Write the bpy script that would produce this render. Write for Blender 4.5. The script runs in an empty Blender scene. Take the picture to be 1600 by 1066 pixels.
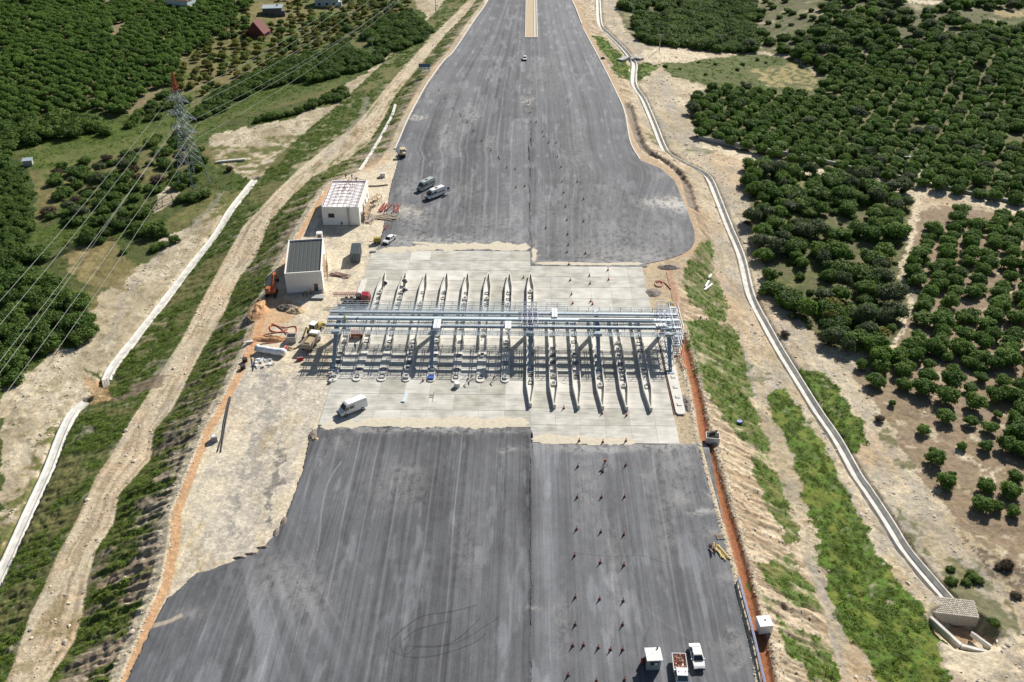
import bpy, bmesh, math, random
import numpy as np
from mathutils import Vector, Matrix
R = math.radians
random.seed(7); rng = np.random.default_rng(7)
SC = bpy.context.scene
COL = SC.collection

# ------------------------------------------------------------------ camera, sky, sun, exposure
CAMH = 112.0; FPX = 1450.0; PITCH = R(32.9); YAW = R(0.96)
cam = bpy.data.cameras.new('camera'); camo = bpy.data.objects.new('camera', cam); COL.objects.link(camo)
camo.location = (0, 0, CAMH); camo.rotation_euler = (math.pi/2 - PITCH, 0, YAW)
cam.sensor_width = 36; cam.lens = FPX/1600*36; cam.clip_start = 1; cam.clip_end = 6000
SC.camera = camo
SUN_AZ_DIR = Vector((1.0, 1.72, 0)).normalized()      # horizontal direction towards the sun
SUN_EL = R(34)
world = bpy.data.worlds.new('World'); SC.world = world; world.use_nodes = True
wn = world.node_tree.nodes; wl = world.node_tree.links
sky = wn.new('ShaderNodeTexSky'); sky.sky_type = 'NISHITA'; sky.sun_disc = False
sky.sun_elevation = SUN_EL; sky.sun_rotation = math.atan2(SUN_AZ_DIR.x, SUN_AZ_DIR.y)
bg = wn['Background']; wl.new(sky.outputs[0], bg.inputs[0]); bg.inputs[1].default_value = 0.05
sun = bpy.data.lights.new('sun', 'SUN'); suno = bpy.data.objects.new('sun', sun); COL.objects.link(suno)
sun.energy = 5.0; sun.angle = R(0.53); sun.color = (1.0, 0.95, 0.87)
sd = Vector((SUN_AZ_DIR.x*math.cos(SUN_EL), SUN_AZ_DIR.y*math.cos(SUN_EL), math.sin(SUN_EL)))
suno.rotation_euler = sd.to_track_quat('Z', 'Y').to_euler(); suno.location = (60, 200, 150)
SC.view_settings.view_transform = 'Standard'; SC.view_settings.look = 'None'
SC.view_settings.exposure = 0.52; SC.view_settings.gamma = 1; SC.view_settings.use_curve_mapping = False

# ------------------------------------------------------------------ measuring: pixels of the 1600x1066 photograph <-> metres
CR = np.array(camo.rotation_euler.to_matrix())
def ray(px, py):
    d = np.stack([(np.asarray(px, float)-800)/FPX, -(np.asarray(py, float)-533)/FPX, -np.ones_like(np.asarray(px, float))], -1)
    return d @ CR.T
def W(px, py, z=0.0):
    d = ray(px, py); t = (z-CAMH)/d[..., 2]
    return d[..., 0]*t, d[..., 1]*t
def proj(X, Y, Z):
    v = np.stack([X, Y, np.asarray(Z)-CAMH], -1) @ CR
    return 800+FPX*v[..., 0]/-v[..., 2], 533-FPX*v[..., 1]/-v[..., 2]

# ------------------------------------------------------------------ noise
_perm = rng.random((256, 256))
def vnoise(x, y, seed=0):
    x = np.asarray(x, float)+seed*17.13; y = np.asarray(y, float)+seed*9.71
    xi = np.floor(x).astype(int); yi = np.floor(y).astype(int); fx = x-xi; fy = y-yi
    fx = fx*fx*(3-2*fx); fy = fy*fy*(3-2*fy)
    g = lambda a, b: _perm[a & 255, b & 255]
    return (g(xi, yi)*(1-fx)+g(xi+1, yi)*fx)*(1-fy)+(g(xi, yi+1)*(1-fx)+g(xi+1, yi+1)*fx)*fy
def fbm(x, y, seed=0, o=4, p=.55):
    s = 0; a = 1; t = 0
    for i in range(o):
        s = s+a*vnoise(x*2**i, y*2**i, seed+i*3); t += a; a *= p
    return s/t
def sstep(a, b, x):
    t = np.clip((x-a)/(b-a), 0, 1); return t*t*(3-2*t)
def inpoly(px, py, poly):
    px = np.asarray(px); py = np.asarray(py); res = np.zeros(px.shape, bool)
    P = np.array(poly, float); x0, y0 = P.min(0); x1, y1 = P.max(0)
    m = (px >= x0) & (px <= x1) & (py >= y0) & (py <= y1)
    if not m.any(): return res
    a = px[m]; b = py[m]; r = np.zeros(a.shape, bool); n = len(P)
    for i in range(n):
        xa, ya = P[i]; xb, yb = P[i-1]
        if ya == yb: continue
        c = ((ya > b) != (yb > b)) & (a < (xb-xa)*(b-ya)/(yb-ya)+xa)
        r ^= c
    res[m] = r; return res
def dline(X, Y, pts):
    best = np.full(np.shape(X), 1e9)
    for (ax, ay), (bx, by) in zip(pts[:-1], pts[1:]):
        dx, dy = bx-ax, by-ay; L = dx*dx+dy*dy
        t = np.clip(((X-ax)*dx+(Y-ay)*dy)/L, 0, 1)
        best = np.minimum(best, np.hypot(X-ax-t*dx, Y-ay-t*dy))
    return best

# ------------------------------------------------------------------ terrain break lines (x, y in the photograph, z in metres)
def zl(pts, zfun): return [(x, y, zfun(y)) for x, y in pts]
def zi(*k):
    ys = [a for a, b in k]; zs = [b for a, b in k]
    return lambda y: float(np.interp(y, ys, zs))
L1 = zl([(165,1110),(185,1066),(207,1012),(225,965),(250,910),(262,850),(266,800),(291,738),(317,673),(352,612),(372,570),(392,532),(400,500),(412,465),(428,430),(442,404),(466,359),(495,311),(515,285),(560,268),(590,255),(608,232),(627,187),(641,162),(659,130),(684,96),(700,80),(733,32),(755,3),(790,-50)], lambda y: 0.)
L2 = zl([(35,1110),(75,1066),(118,1000),(130,960),(137,910),(150,860),(175,825),(182,800),(186,773),(236,718),(241,673),(271,637),(291,597),(311,557),(350,491),(370,441),(400,401),(421,347),(452,311),(490,275),(540,250),(575,225),(600,185),(617,150),(645,117),(675,80),(695,55),(728,22),(748,-5),(783,-55)], zi((0,-2),(185,-2.5),(300,-4),(420,-6),(1110,-6.5)))
L3 = zl([(-10,1110),(20,1040),(47,960),(65,925),(92,862),(120,812),(151,743),(176,708),(201,663),(236,607),(261,567),(285,528),(317,466),(350,406),(380,353),(400,333),(430,300),(470,262),(520,222),(555,195),(585,160),(622,115),(655,78),(685,47),(720,12),(742,-10),(778,-60)], zi((0,-2.5),(185,-3),(300,-4.6),(420,-6.6),(1110,-7.2)))
L4 = zl([(-110,1110),(-60,1010),(0,897),(45,798),(75,733),(96,678),(113,645),(133,628),(165,596),(176,572),(208,531),(250,478),(300,413),(337,366),(360,328),(397,281),(425,245),(470,205),(520,165),(560,130),(600,92),(640,52),(680,15),(700,-15),(740,-60)], zi((0,-4),(150,-5.5),(281,-8.5),(400,-10.5),(600,-12),(1110,-12.5)))
R1 = zl([(1230,1110),(1216,1064),(1206,1012),(1187,950),(1168,875),(1145,800),(1136,758),(1106,651),(1094,600),(1078,541),(1062,470),(1060,440),(1075,408),(1094,385),(1094,362),(1079,318),(1062,278),(1040,258),(1005,240),(994,222),(984,174),(968,138),(948,98),(933,68),(918,40),(903,6),(895,-50)], lambda y: 0.)
R2 = zl([(1345,1110),(1320,1066),(1296,998),(1288,953),(1262,897),(1248,849),(1234,798),(1217,756),(1203,719),(1195,685),(1175,620),(1164,584),(1152,516),(1133,470),(1122,430),(1116,400),(1112,370),(1100,330),(1086,292),(1073,264),(1045,243),(1020,225),(1003,190),(994,160),(975,120),(955,85),(940,50),(921,10),(910,-50)], zi((0,-1.5),(250,-2.2),(330,-3.2),(400,-5.5),(450,-7),(1110,-7)))
CH_R = [(1700,1180),(1610,1085),(1560,1030),(1496,953),(1454,905),(1414,857),(1386,812),(1353,762),(1338,741),(1307,685),(1276,640),(1248,595),(1220,550),(1198,511),(1172,460),(1157,399),(1138,353),(1121,310),(1106,276),(1086,263),(1060,250),(1039,235),(1020,190),(1005,155),(990,130),(991,100),(985,90),(970,72),(950,52),(937,37),(934,0),(932,-50)]
zR3 = zi((0,-2.2),(200,-3.4),(300,-5),(400,-7.6),(470,-8.6),(1110,-9))
R3 = zl(CH_R, zR3)
def toW(line):
    a = np.array([W(x, y, z)+(z,) for x, y, z in line]); o = np.argsort(a[:, 1], kind='stable'); return a[o]
LW = [toW(l) for l in (L4, L3, L2, L1, R1, R2, R3)]
def cross(Y):
    Y = np.asarray(Y, float)
    xs = [np.interp(Y, l[:, 1], l[:, 0]) for l in LW]; zs = [np.interp(Y, l[:, 1], l[:, 2]) for l in LW]
    xs = [xs[0]-60, xs[0]-12] + xs + [xs[-1]+12, xs[-1]+60]
    zs = [np.minimum(zs[0]-1.5, -13+0*Y), zs[0]-.8] + zs + [zs[-1]-.6, np.minimum(zs[-1]-1.2, -9.5+0*Y)]
    return xs, zs
RED = [(1064,522),(1070,545),(1083,590),(1094,640),(1101,680),(1113,720),(1124,760),(1135,800),(1150,850),(1165,905),(1175,950),(1190,1000),(1201,1066),(1207,1110)]
REDW = np.array([W(x, y) for x, y in RED])
CHRW = np.array([W(x, y, z) for x, y, z in R3 if y < 965])
CHL1 = [(-60,1010),(0,897),(45,798),(75,733),(96,678),(113,645),(133,628)]
CHL2 = [(165,594),(176,572),(208,531),(250,478),(300,413),(337,366),(360,328),(397,281)]
zL4 = zi((0,-4),(150,-5.5),(281,-8.5),(400,-10.5),(600,-12),(1110,-12.5))
CHLW1 = np.array([W(x, y, zL4(y)) for x, y in CHL1]); CHLW2 = np.array([W(x, y, zL4(y)) for x, y in CHL2])
BASINR = W(1500, 990, -10.5)
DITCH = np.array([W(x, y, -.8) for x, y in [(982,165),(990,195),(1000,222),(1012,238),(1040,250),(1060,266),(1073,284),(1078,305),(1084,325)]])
def height(X, Y, detail=True):
    X = np.asarray(X, float); Y = np.asarray(Y, float)
    xs, zs = cross(Y)
    Z = np.where(X < xs[0], zs[0], zs[-1]).astype(float); seg = np.where(X < xs[0], 0, 12); fr = np.zeros_like(X)
    for i in range(len(xs)-1):
        m = (X >= xs[i]) & (X < np.maximum(xs[i+1], xs[i]+.01))
        t = (X-xs[i])/np.maximum(xs[i+1]-xs[i], .01)
        tt = np.clip(t, 0, 1)
        Z = np.where(m, zs[i]+(zs[i+1]-zs[i])*tt, Z); seg = np.where(m, i+1, seg); fr = np.where(m, tt, fr)
    # hills far out
    Z = Z + np.where(seg >= 11, 9*sstep(330, 470, Y)*sstep(60, 150, X-xs[-1]+60)*(.6+.8*fbm(X/60, Y/60, 5)), 0)
    Z = Z + np.where(seg <= 1, 5*sstep(300, 420, Y)*sstep(0, 90, xs[0]-X)*(.5+fbm(X/50, Y/50, 8)), 0)
    pad = seg == 6
    Z = np.where(pad, Z-.10, Z)
    if detail:
        slope = (seg == 3) | (seg == 5) | (seg == 7)
        edge = np.minimum(fr, 1-fr)
        ef = np.clip(edge*6, 0, 1)
        rill = (fbm(X*.20, Y*1.6+3.0*fbm(X*.12, Y*.12, 31), 11, 4, .6)-.5)
        Z = Z + np.where(slope, ef*(rill*np.where(seg == 3, .65, 1.25)+(fbm(X*1.1, Y*1.1, 12)-.5)*.75), 0)
        rough = np.where(pad, 0.0, np.where(slope, 0, .8))
        Z = Z + rough*((fbm(X/7, Y/7, 2)-.5)*1.0+(fbm(X*.8, Y*.8, 3, 3)-.5)*.42)*np.where((seg == 4), .4, 1)
        Z = Z + np.where(pad, (fbm(X*.6, Y*.6, 9)-.5)*.07, 0)
    dr = dline(X, Y, REDW); Z = Z-.55*(1-sstep(.45, .95, dr))+.25*np.exp(-((dr-1.5)/.4)**2)*(X > 0)
    dc = np.minimum(dline(X, Y, CHLW1), dline(X, Y, CHLW2)); Z = Z-1.0*(1-sstep(1.2, 2.0, dc))
    dc = dline(X, Y, CHRW); Z = Z-1.15*(1-sstep(1.1, 1.8, dc))
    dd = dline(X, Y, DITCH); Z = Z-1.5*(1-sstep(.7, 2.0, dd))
    bx, by = BASINR
    Z = Z-2.2*(1-sstep(3.0, 5.0, np.hypot((X-bx)/1.3, Y-by+.5)))
    return Z, seg, fr
def hz(X, Y): return height(X, Y)[0]
def G(px, py, dz=0.0):
    """point of the terrain (raised by dz) seen at a pixel of the photograph"""
    px = np.atleast_1d(np.asarray(px, float)); py = np.atleast_1d(np.asarray(py, float))
    lv = np.linspace(8, -18, 90); prev = None; outX = np.zeros(len(px)); outY = outX.copy(); outZ = outX.copy(); done = np.zeros(len(px), bool)
    for z in lv:
        X, Y = W(px, py, z); d = z-(hz(X, Y)+dz)
        if prev is not None:
            hit = (~done) & (d <= 0) & (prev[2] > 0)
            if hit.any():
                t = prev[2]/(prev[2]-d+1e-9)
                zz = prev[3]+(z-prev[3])*t; XX, YY = W(px, py, zz)
                outX[hit] = XX[hit]; outY[hit] = YY[hit]; outZ[hit] = (zz-dz)[hit]; done |= hit
        prev = (X, Y, d, z)
    if (~done).any():
        XX, YY = W(px, py, -10); outX[~done] = XX[~done]; outY[~done] = YY[~done]; outZ[~done] = hz(XX, YY)[~done]
    return outX, outY, outZ
def G1(px, py, dz=0.0):
    a = G(px, py, dz); return (float(a[0][0]), float(a[1][0]), float(a[2][0]))

# ------------------------------------------------------------------ materials
def nodes(name):
    m = bpy.data.materials.new(name); m.use_nodes = True
    return m, m.node_tree.nodes, m.node_tree.links, m.node_tree.nodes['Principled BSDF']
MATS = {}
def mat(name, col, rough=.6, metal=0, var=.12, scale=3.0, bump=0.0, objvar=0.0, spec=.4):
    if name in MATS: return MATS[name]
    m, n, l, b = nodes(name)
    b.inputs['Roughness'].default_value = rough; b.inputs['Metallic'].default_value = metal
    b.inputs['Specular IOR Level'].default_value = spec
    tc = n.new('ShaderNodeTexCoord'); no = n.new('ShaderNodeTexNoise'); no.inputs['Scale'].default_value = scale; no.inputs['Detail'].default_value = 5
    l.new(tc.outputs['Object'], no.inputs['Vector'])
    mr = n.new('ShaderNodeMapRange'); mr.inputs[1].default_value = .25; mr.inputs[2].default_value = .75
    mr.inputs[3].default_value = 1-var; mr.inputs[4].default_value = 1+var; l.new(no.outputs[0], mr.inputs[0])
    val = mr.outputs[0]
    if objvar:
        oi = n.new('ShaderNodeObjectInfo'); r2 = n.new('ShaderNodeMapRange'); r2.inputs[3].default_value = 1-objvar; r2.inputs[4].default_value = 1+objvar
        l.new(oi.outputs['Random'], r2.inputs[0]); mu = n.new('ShaderNodeMath'); mu.operation = 'MULTIPLY'
        l.new(val, mu.inputs[0]); l.new(r2.outputs[0], mu.inputs[1]); val = mu.outputs[0]
    mx = n.new('ShaderNodeVectorMath'); mx.operation = 'SCALE'; mx.inputs[0].default_value = col[:3]
    l.new(val, mx.inputs['Scale']); l.new(mx.outputs[0], b.inputs['Base Color'])
    if bump:
        bp = n.new('ShaderNodeBump'); bp.inputs['Strength'].default_value = bump; bp.inputs['Distance'].default_value = .05
        l.new(no.outputs[0], bp.inputs['Height']); l.new(bp.outputs[0], b.inputs['Normal'])
    MATS[name] = m; return m
def attrmat(name, attr, rough=.9, n1=2.5, a1=.22, n2=14, bump=.4, bd=.15, spec=.2, streak=0):
    m, n, l, b = nodes(name); b.inputs['Roughness'].default_value = rough; b.inputs['Specular IOR Level'].default_value = spec
    at = n.new('ShaderNodeAttribute'); at.attribute_name = attr
    tc = n.new('ShaderNodeTexCoord')
    no = n.new('ShaderNodeTexNoise'); no.inputs['Scale'].default_value = n1; no.inputs['Detail'].default_value = 8; no.inputs['Roughness'].default_value = .7
    l.new(tc.outputs['Object'], no.inputs['Vector'])
    mr = n.new('ShaderNodeMapRange'); mr.inputs[1].default_value = .3; mr.inputs[2].default_value = .7; mr.inputs[3].default_value = 1-a1; mr.inputs[4].default_value = 1+a1
    l.new(no.outputs[0], mr.inputs[0])
    mx = n.new('ShaderNodeVectorMath'); mx.operation = 'SCALE'; l.new(at.outputs['Color'], mx.inputs[0]); l.new(mr.outputs[0], mx.inputs['Scale'])
    out = mx.outputs[0]
    if streak:
        mp = n.new('ShaderNodeMapping'); mp.inputs['Scale'].default_value = (3.2, .10, 1); l.new(tc.outputs['Object'], mp.inputs[0])
        n3 = n.new('ShaderNodeTexNoise'); n3.inputs['Scale'].default_value = 1.0; n3.inputs['Detail'].default_value = 6; n3.inputs['Roughness'].default_value = .7; l.new(mp.outputs[0], n3.inputs['Vector'])
        m5 = n.new('ShaderNodeMapRange'); m5.inputs[1].default_value = .35; m5.inputs[2].default_value = .65; m5.inputs[3].default_value = 1-streak; m5.inputs[4].default_value = 1+streak; l.new(n3.outputs[0], m5.inputs[0])
        m6 = n.new('ShaderNodeVectorMath'); m6.operation = 'SCALE'; l.new(out, m6.inputs[0]); l.new(m5.outputs[0], m6.inputs['Scale']); out = m6.outputs[0]
    l.new(out, b.inputs['Base Color'])
    bp = n.new('ShaderNodeBump'); bp.inputs['Strength'].default_value = bump; bp.inputs['Distance'].default_value = bd
    l.new(no.outputs[0], bp.inputs['Height']); l.new(bp.outputs[0], b.inputs['Normal'])
    return m

# ------------------------------------------------------------------ mesh helpers
class MB:
    def __init__(s): s.v = []; s.f = []; s.m = []; s.mats = []
    def mi(s, m):
        if m not in s.mats: s.mats.append(m)
        return s.mats.index(m)
    def add(s, vs, fs, m):
        o = len(s.v); s.v += [tuple(p) for p in vs]; s.f += [tuple(i+o for i in f) for f in fs]; s.m += [s.mi(m)]*len(fs); return s
    def box(s, cx, cy, cz, sx, sy, sz, m, rz=0, rx=0, ry=0):
        """centre and full size"""
        M = Matrix.Rotation(rz, 3, 'Z') @ Matrix.Rotation(ry, 3, 'Y') @ Matrix.Rotation(rx, 3, 'X')
        vs = [Vector((cx, cy, cz))+M @ Vector((a*sx/2, b*sy/2, c*sz/2)) for a in (-1, 1) for b in (-1, 1) for c in (-1, 1)]
        return s.add(vs, [(0,1,3,2),(4,6,7,5),(0,4,5,1),(2,3,7,6),(0,2,6,4),(1,5,7,3)], m)
    def bar(s, a, b, w, m, h=None):
        a = Vector(a); b = Vector(b); d = b-a; L = d.length
        if L < 1e-6: return s
        q = d.to_track_quat('Y', 'Z').to_matrix(); h = h or w
        vs = [a+q @ Vector((x*w/2, y*L, z*h/2)) for x in (-1, 1) for y in (0, 1) for z in (-1, 1)]
        return s.add(vs, [(0,1,3,2),(4,6,7,5),(0,4,5,1),(2,3,7,6),(0,2,6,4),(1,5,7,3)], m)
    def tube(s, pts, r, m, n=6, cap=True):
        pts = [Vector(p) for p in pts]; rings = []; rs = r if isinstance(r, (list, tuple)) else [r]*len(pts)
        for i, p in enumerate(pts):
            d = (pts[min(i+1, len(pts)-1)]-pts[max(i-1, 0)]).normalized()
            u = d.cross(Vector((0, 0, 1)));
            if u.length < .05: u = d.cross(Vector((1, 0, 0)))
            u.normalize(); w = d.cross(u)
            rings.append([p+rs[i]*(math.cos(2*math.pi*k/n)*u+math.sin(2*math.pi*k/n)*w) for k in range(n)])
        vs = [q for g in rings for q in g]; fs = []
        for i in range(len(pts)-1):
            for k in range(n): fs.append((i*n+k, i*n+(k+1) % n, (i+1)*n+(k+1) % n, (i+1)*n+k))
        if cap: fs += [tuple(range(n))[::-1], tuple((len(pts)-1)*n+k for k in range(n))]
        return s.add(vs, fs, m)
    def cyl(s, a, b, r, m, n=12, r2=None): return s.tube([a, b], [r, r if r2 is None else r2], m, n)
    def prism(s, prof, hw, m, axis='x'):
        """profile in (y,z) with half width hw (number or one per point), extruded across x"""
        n = len(prof); h = hw if isinstance(hw, (list, tuple)) else [hw]*n
        vs = [(-h[i], prof[i][0], prof[i][1]) for i in range(n)]+[(h[i], prof[i][0], prof[i][1]) for i in range(n)]
        fs = [tuple(range(n)), tuple(range(2*n-1, n-1, -1))]+[(i, i+n, (i+1) % n+n, (i+1) % n) for i in range(n)]
        return s.add(vs, fs, m)
    def poly(s, pts, z0, z1, m):
        """outline in x,y extruded from z0 to z1"""
        n = len(pts); vs = [(x, y, z0) for x, y in pts]+[(x, y, z1) for x, y in pts]
        return s.add(vs, [tuple(range(n))[::-1], tuple(range(n, 2*n))]+[(i, (i+1) % n, (i+1) % n+n, i+n) for i in range(n)], m)
    def quad(s, a, b, c, d, m): return s.add([a, b, c, d], [(0, 1, 2, 3)], m)
    def frustum(s, hx0, y0, y1, z0, hx1, y2, y3, z1, m):
        vs = [(-hx0,y0,z0),(hx0,y0,z0),(hx0,y1,z0),(-hx0,y1,z0),(-hx1,y2,z1),(hx1,y2,z1),(hx1,y3,z1),(-hx1,y3,z1)]
        return s.add(vs, [(3,2,1,0),(4,5,6,7),(0,1,5,4),(1,2,6,5),(2,3,7,6),(3,0,4,7)], m)
    def mesh(s, name, smooth=False):
        me = bpy.data.meshes.new(name); me.from_pydata(s.v, [], s.f)
        for m in s.mats: me.materials.append(m)
        if len(s.mats) > 1: me.polygons.foreach_set('material_index', s.m)
        if smooth: me.polygons.foreach_set('use_smooth', [True]*len(s.f))
        me.validate(); bm = bmesh.new(); bm.from_mesh(me); bmesh.ops.recalc_face_normals(bm, faces=bm.faces); bm.to_mesh(me); bm.free()
        return me
def obj(name, data, parent=None, loc=None, rz=0, label=None, cat=None, group=None, kind=None, smooth=False):
    if isinstance(data, MB): data = data.mesh(name, smooth)
    o = bpy.data.objects.new(name, data); COL.objects.link(o)
    if loc is not None: o.location = loc
    if rz: o.rotation_euler[2] = rz
    if parent is not None: o.parent = parent
    for k, v in (('label', label), ('category', cat), ('group', group), ('kind', kind)):
        if v: o[k] = v
    return o
def thing(name, label, cat, loc, rz=0, group=None): return obj(name, None, None, loc, rz, label, cat, group)
def copy_thing(root, loc, rz, label=None, scale=None, group=None):
    r = root.copy(); COL.objects.link(r); r.location = loc; r.rotation_euler = (0, 0, rz)
    if label: r['label'] = label
    if group: r['group'] = group
    if scale: r.scale = (scale,)*3 if not isinstance(scale, tuple) else scale
    for c in list(root.children):
        d = c.copy(); COL.objects.link(d); d.parent = r
        for g in c.children:
            e = g.copy(); COL.objects.link(e); e.parent = d
    return r
def grid_mesh(name, X, Y, Z, col=None):
    nr, nc = X.shape; me = bpy.data.meshes.new(name)
    co = np.stack([X, Y, Z], -1).reshape(-1, 3).astype(np.float32)
    idx = np.arange(nr*nc).reshape(nr, nc)
    q = np.stack([idx[:-1, :-1], idx[:-1, 1:], idx[1:, 1:], idx[1:, :-1]], -1).reshape(-1, 4)
    me.vertices.add(len(co)); me.vertices.foreach_set('co', co.ravel())
    me.loops.add(q.size); me.loops.foreach_set('vertex_index', q.ravel().astype(np.int32))
    me.polygons.add(len(q)); me.polygons.foreach_set('loop_start', (np.arange(len(q))*4).astype(np.int32))
    me.polygons.foreach_set('use_smooth', np.ones(len(q), bool))
    me.update(calc_edges=True)
    if col is not None:
        a = me.color_attributes.new('tint', 'FLOAT_COLOR', 'POINT')
        c = np.concatenate([col.reshape(-1, 3), np.ones((nr*nc, 1))], 1).astype(np.float32); a.data.foreach_set('color', c.ravel())
    return me

# ================================================================== GROUND
SAND = (.43,.36,.24); SANDL = (.62,.54,.395); ORANGE = (.50,.31,.165); SOIL = (.26,.195,.135); GRASS = (.075,.120,.020); GRASSD = (.040,.072,.02)
DRY = (.21,.17,.075); OLIVE = (.085,.10,.03); GREYD = (.30,.28,.25); STRAW = (.40,.31,.15); RUST = (.30,.115,.05); BROWN = (.26,.195,.125)
NR, NC = 930, 900
Yr = 58*(950/58)**(np.linspace(0, 1, NR)); tt = np.linspace(-1, 1, NC)
GX = tt[None, :]*(Yr[:, None]*.62+52); GY = np.repeat(Yr[:, None], NC, 1)
GZ, SEG, FR = height(GX, GY)
PX, PY = proj(GX, GY, GZ)
wob = (fbm(GX*.35, GY*.35, 21, 4)-.5); wob2 = (fbm(GX*.35, GY*.35, 22, 4)-.5)
wsc = np.clip(1100/ GY, 1.5, 12)
QX = PX+wob*wsc*4.0; QY = PY+wob2*wsc*2.6
nA = fbm(GX/9, GY/9, 41, 5); nB = fbm(GX/2.2, GY/2.2, 42, 4); nC = fbm(GX*1.4, GY*1.4, 43, 3); nBig = fbm(GX/35, GY/35, 44, 3)
def V(c): return np.array(c)[None, None, :]
C = np.ones(GX.shape+(3,))*V(SAND)
def lay(mask, col, amt=1.0):
    global C
    a = (mask*amt)[..., None] if not np.isscalar(mask) else amt
    C = C*(1-a)+V(col)*a
def pl(poly, col, amt=1.0, soft=None):
    m = inpoly(QX, QY, poly).astype(float)
    lay(m if soft is None else m*soft, col, amt)
# sand base: pale and darker drifts, stony speckle
lay(sstep(.40, .62, nA), SANDL, .7); lay(sstep(.52, .62, nBig), ORANGE, .35); lay(sstep(.5, .65, nB), ORANGE, .18); lay(sstep(.50, .60, fbm(GX/4, GY/7, 72, 5, .65)), GREYD, .45); lay(sstep(.56, .64, fbm(GX/3, GY/3, 73, 5, .7)), DRY, .35); lay(sstep(.55, .7, nC), BROWN, .30); lay(sstep(.58, .66, fbm(GX*.9, GY*.9, 71, 4)), GREYD, .35)
left_far = (SEG <= 2)
right_far = (SEG >= 9)
# --- left valley: rough meadow
lay(left_far.astype(float), OLIVE, 1); lay(left_far*sstep(.42, .6, nA), GRASS, .75); lay(left_far*sstep(.5, .66, nBig), DRY, .7); lay(left_far*sstep(.52, .62, nB), GRASSD, .5)
for P in [[(95,540),(118,545),(135,531),(140,491),(160,461),(215,416),(252,398),(245,375),(300,352),(325,330),(350,322),(352,340),(337,360),(318,385),(300,413),(250,478),(208,531),(176,572),(165,592),(132,575)],
          [(90,540),(120,547),(130,577),(160,597),(133,632),(113,645),(88,663),(50,693),(0,760),(0,600),(62,570)],
          [(0,690),(60,680),(90,668),(70,740),(40,790),(0,870)],
          [(247,300),(272,288),(285,300),(262,325),(240,335)],
          [(328,222),(330,210),(400,196),(457,187),(475,172),(540,165),(550,142),(540,132),(575,112),(625,85),(650,67),(675,55),(668,25),(650,12),(640,-60),(800,-60),(770,0),(690,90),(620,170),(560,265),(470,290),(440,330),(395,330),(360,330),(400,290),(360,262),(335,250)]]:
    pl(P, SAND); pl(P, SANDL, .8, sstep(.42, .6, nA)); pl(P, DRY, .55, sstep(.54, .62, nB)); pl(P, GREYD, .3, sstep(.5, .65, nC))
for P in [[(325,225),(400,230),(470,225),(500,240),(430,275),(380,275),(335,262)], [(400,215),(520,205),(560,190),(560,215),(470,235)], [(255,345),(330,300),(380,300),(360,330),(300,360)], [(130,650),(60,800),(0,900),(0,800),(60,690),(110,640)],
          [(560,180),(640,120),(680,95),(640,140),(590,190)],[(480,262),(540,240),(585,215),(560,250),(500,275)]]:
    pl(P, DRY, .85, sstep(.35, .5, nB)); pl(P, GRASS, .6, sstep(.48, .6, nB))
pl([(120,440),(190,455),(215,415),(165,365),(125,380),(100,400)], DRY, .8); pl([(100,400),(170,385),(150,440),(110,430)], STRAW, .4, sstep(.4,.6,nB))
pl([(60,250),(120,235),(300,190),(420,160),(540,120),(520,150),(420,170),(330,195),(300,215),(230,240),(120,265)], DRY, .45)
pl([(40,215),(130,205),(260,180),(300,170),(560,95),(540,130),(400,175),(250,225),(100,262),(45,262)], GRASS, .55)
pl([(0,235),(45,262),(55,300),(50,370),(30,420),(0,440)], GRASSD, .95)
pl([(285,90),(370,20),(400,0),(420,-60),(660,-60),(640,20),(560,80),(400,135),(300,170),(270,150)], DRY, .6, sstep(.38,.55,nB)); pl([(285,90),(370,20),(400,0),(420,-60),(660,-60),(640,20),(560,80),(400,135),(300,170),(270,150)], GRASS, .55, sstep(.5,.6,nA))
pl([(-400,-400),(400,-400),(400,0),(370,20),(340,55),(290,85),(262,132),(205,178),(140,170),(60,182),(-400,190)], BROWN, .6); lay((left_far & (QY < -20))*1., GRASSD, .5)
# --- left outer slope (channel up to bench): mostly grass
s3 = (SEG == 3)
g3 = s3*sstep(.28, .52, nB*.6+nA*.4+.10*np.sin(FR*3.1)-.0)*(FR > .12)
lay(g3, GRASS, .95); lay(g3*sstep(.5, .66, nC), OLIVE, .8); lay(g3*sstep(.55, .68, nA), DRY, .5)
# bench
s4 = (SEG == 4); lay(s4*sstep(.50, .58, fbm(FR*9, GY*.035, 75, 3)), BROWN, .5); lay(s4*sstep(.52, .6, fbm(FR*14, GY*.03, 76, 2)), SANDL, .55); lay(s4*sstep(.4, .6, nA), ORANGE, .22); lay(s4*sstep(.5, .6, fbm(GX*.5, GY*.12, 61, 3)), SANDL, .5)
pl([(90,900),(130,960),(75,1066),(40,1110),(0,1110),(60,960)], DRY, .6, sstep(.45,.6,nB)); 
# --- left inner slope: grass in diagonal fans over bare rills
s5 = (SEG == 5)
rl = fbm(GX*.16, GY*.45+1.2*fbm(GX*.1, GY*.1, 31), 51, 4)
lay(s5*1., BROWN, .45); lay(s5*sstep(.46, .56, fbm(GX*.16, GY*1.5, 55, 3)), (.34,.29,.22), .6); lay(s5*sstep(.54, .62, fbm(GX*.16, GY*1.6, 56, 3)), (.16,.12,.085), .6)
g5 = s5*sstep(.38, .52, rl*.55+nA*.25+nB*.2+(.35-FR)*.20)*(FR < .93)
lay(g5, GRASS, .95); lay(g5*sstep(.48, .62, fbm(GX*.3, GY*1.1, 52, 3)), OLIVE, .8); lay(g5*sstep(.56, .64, nC), DRY, .5)
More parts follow.
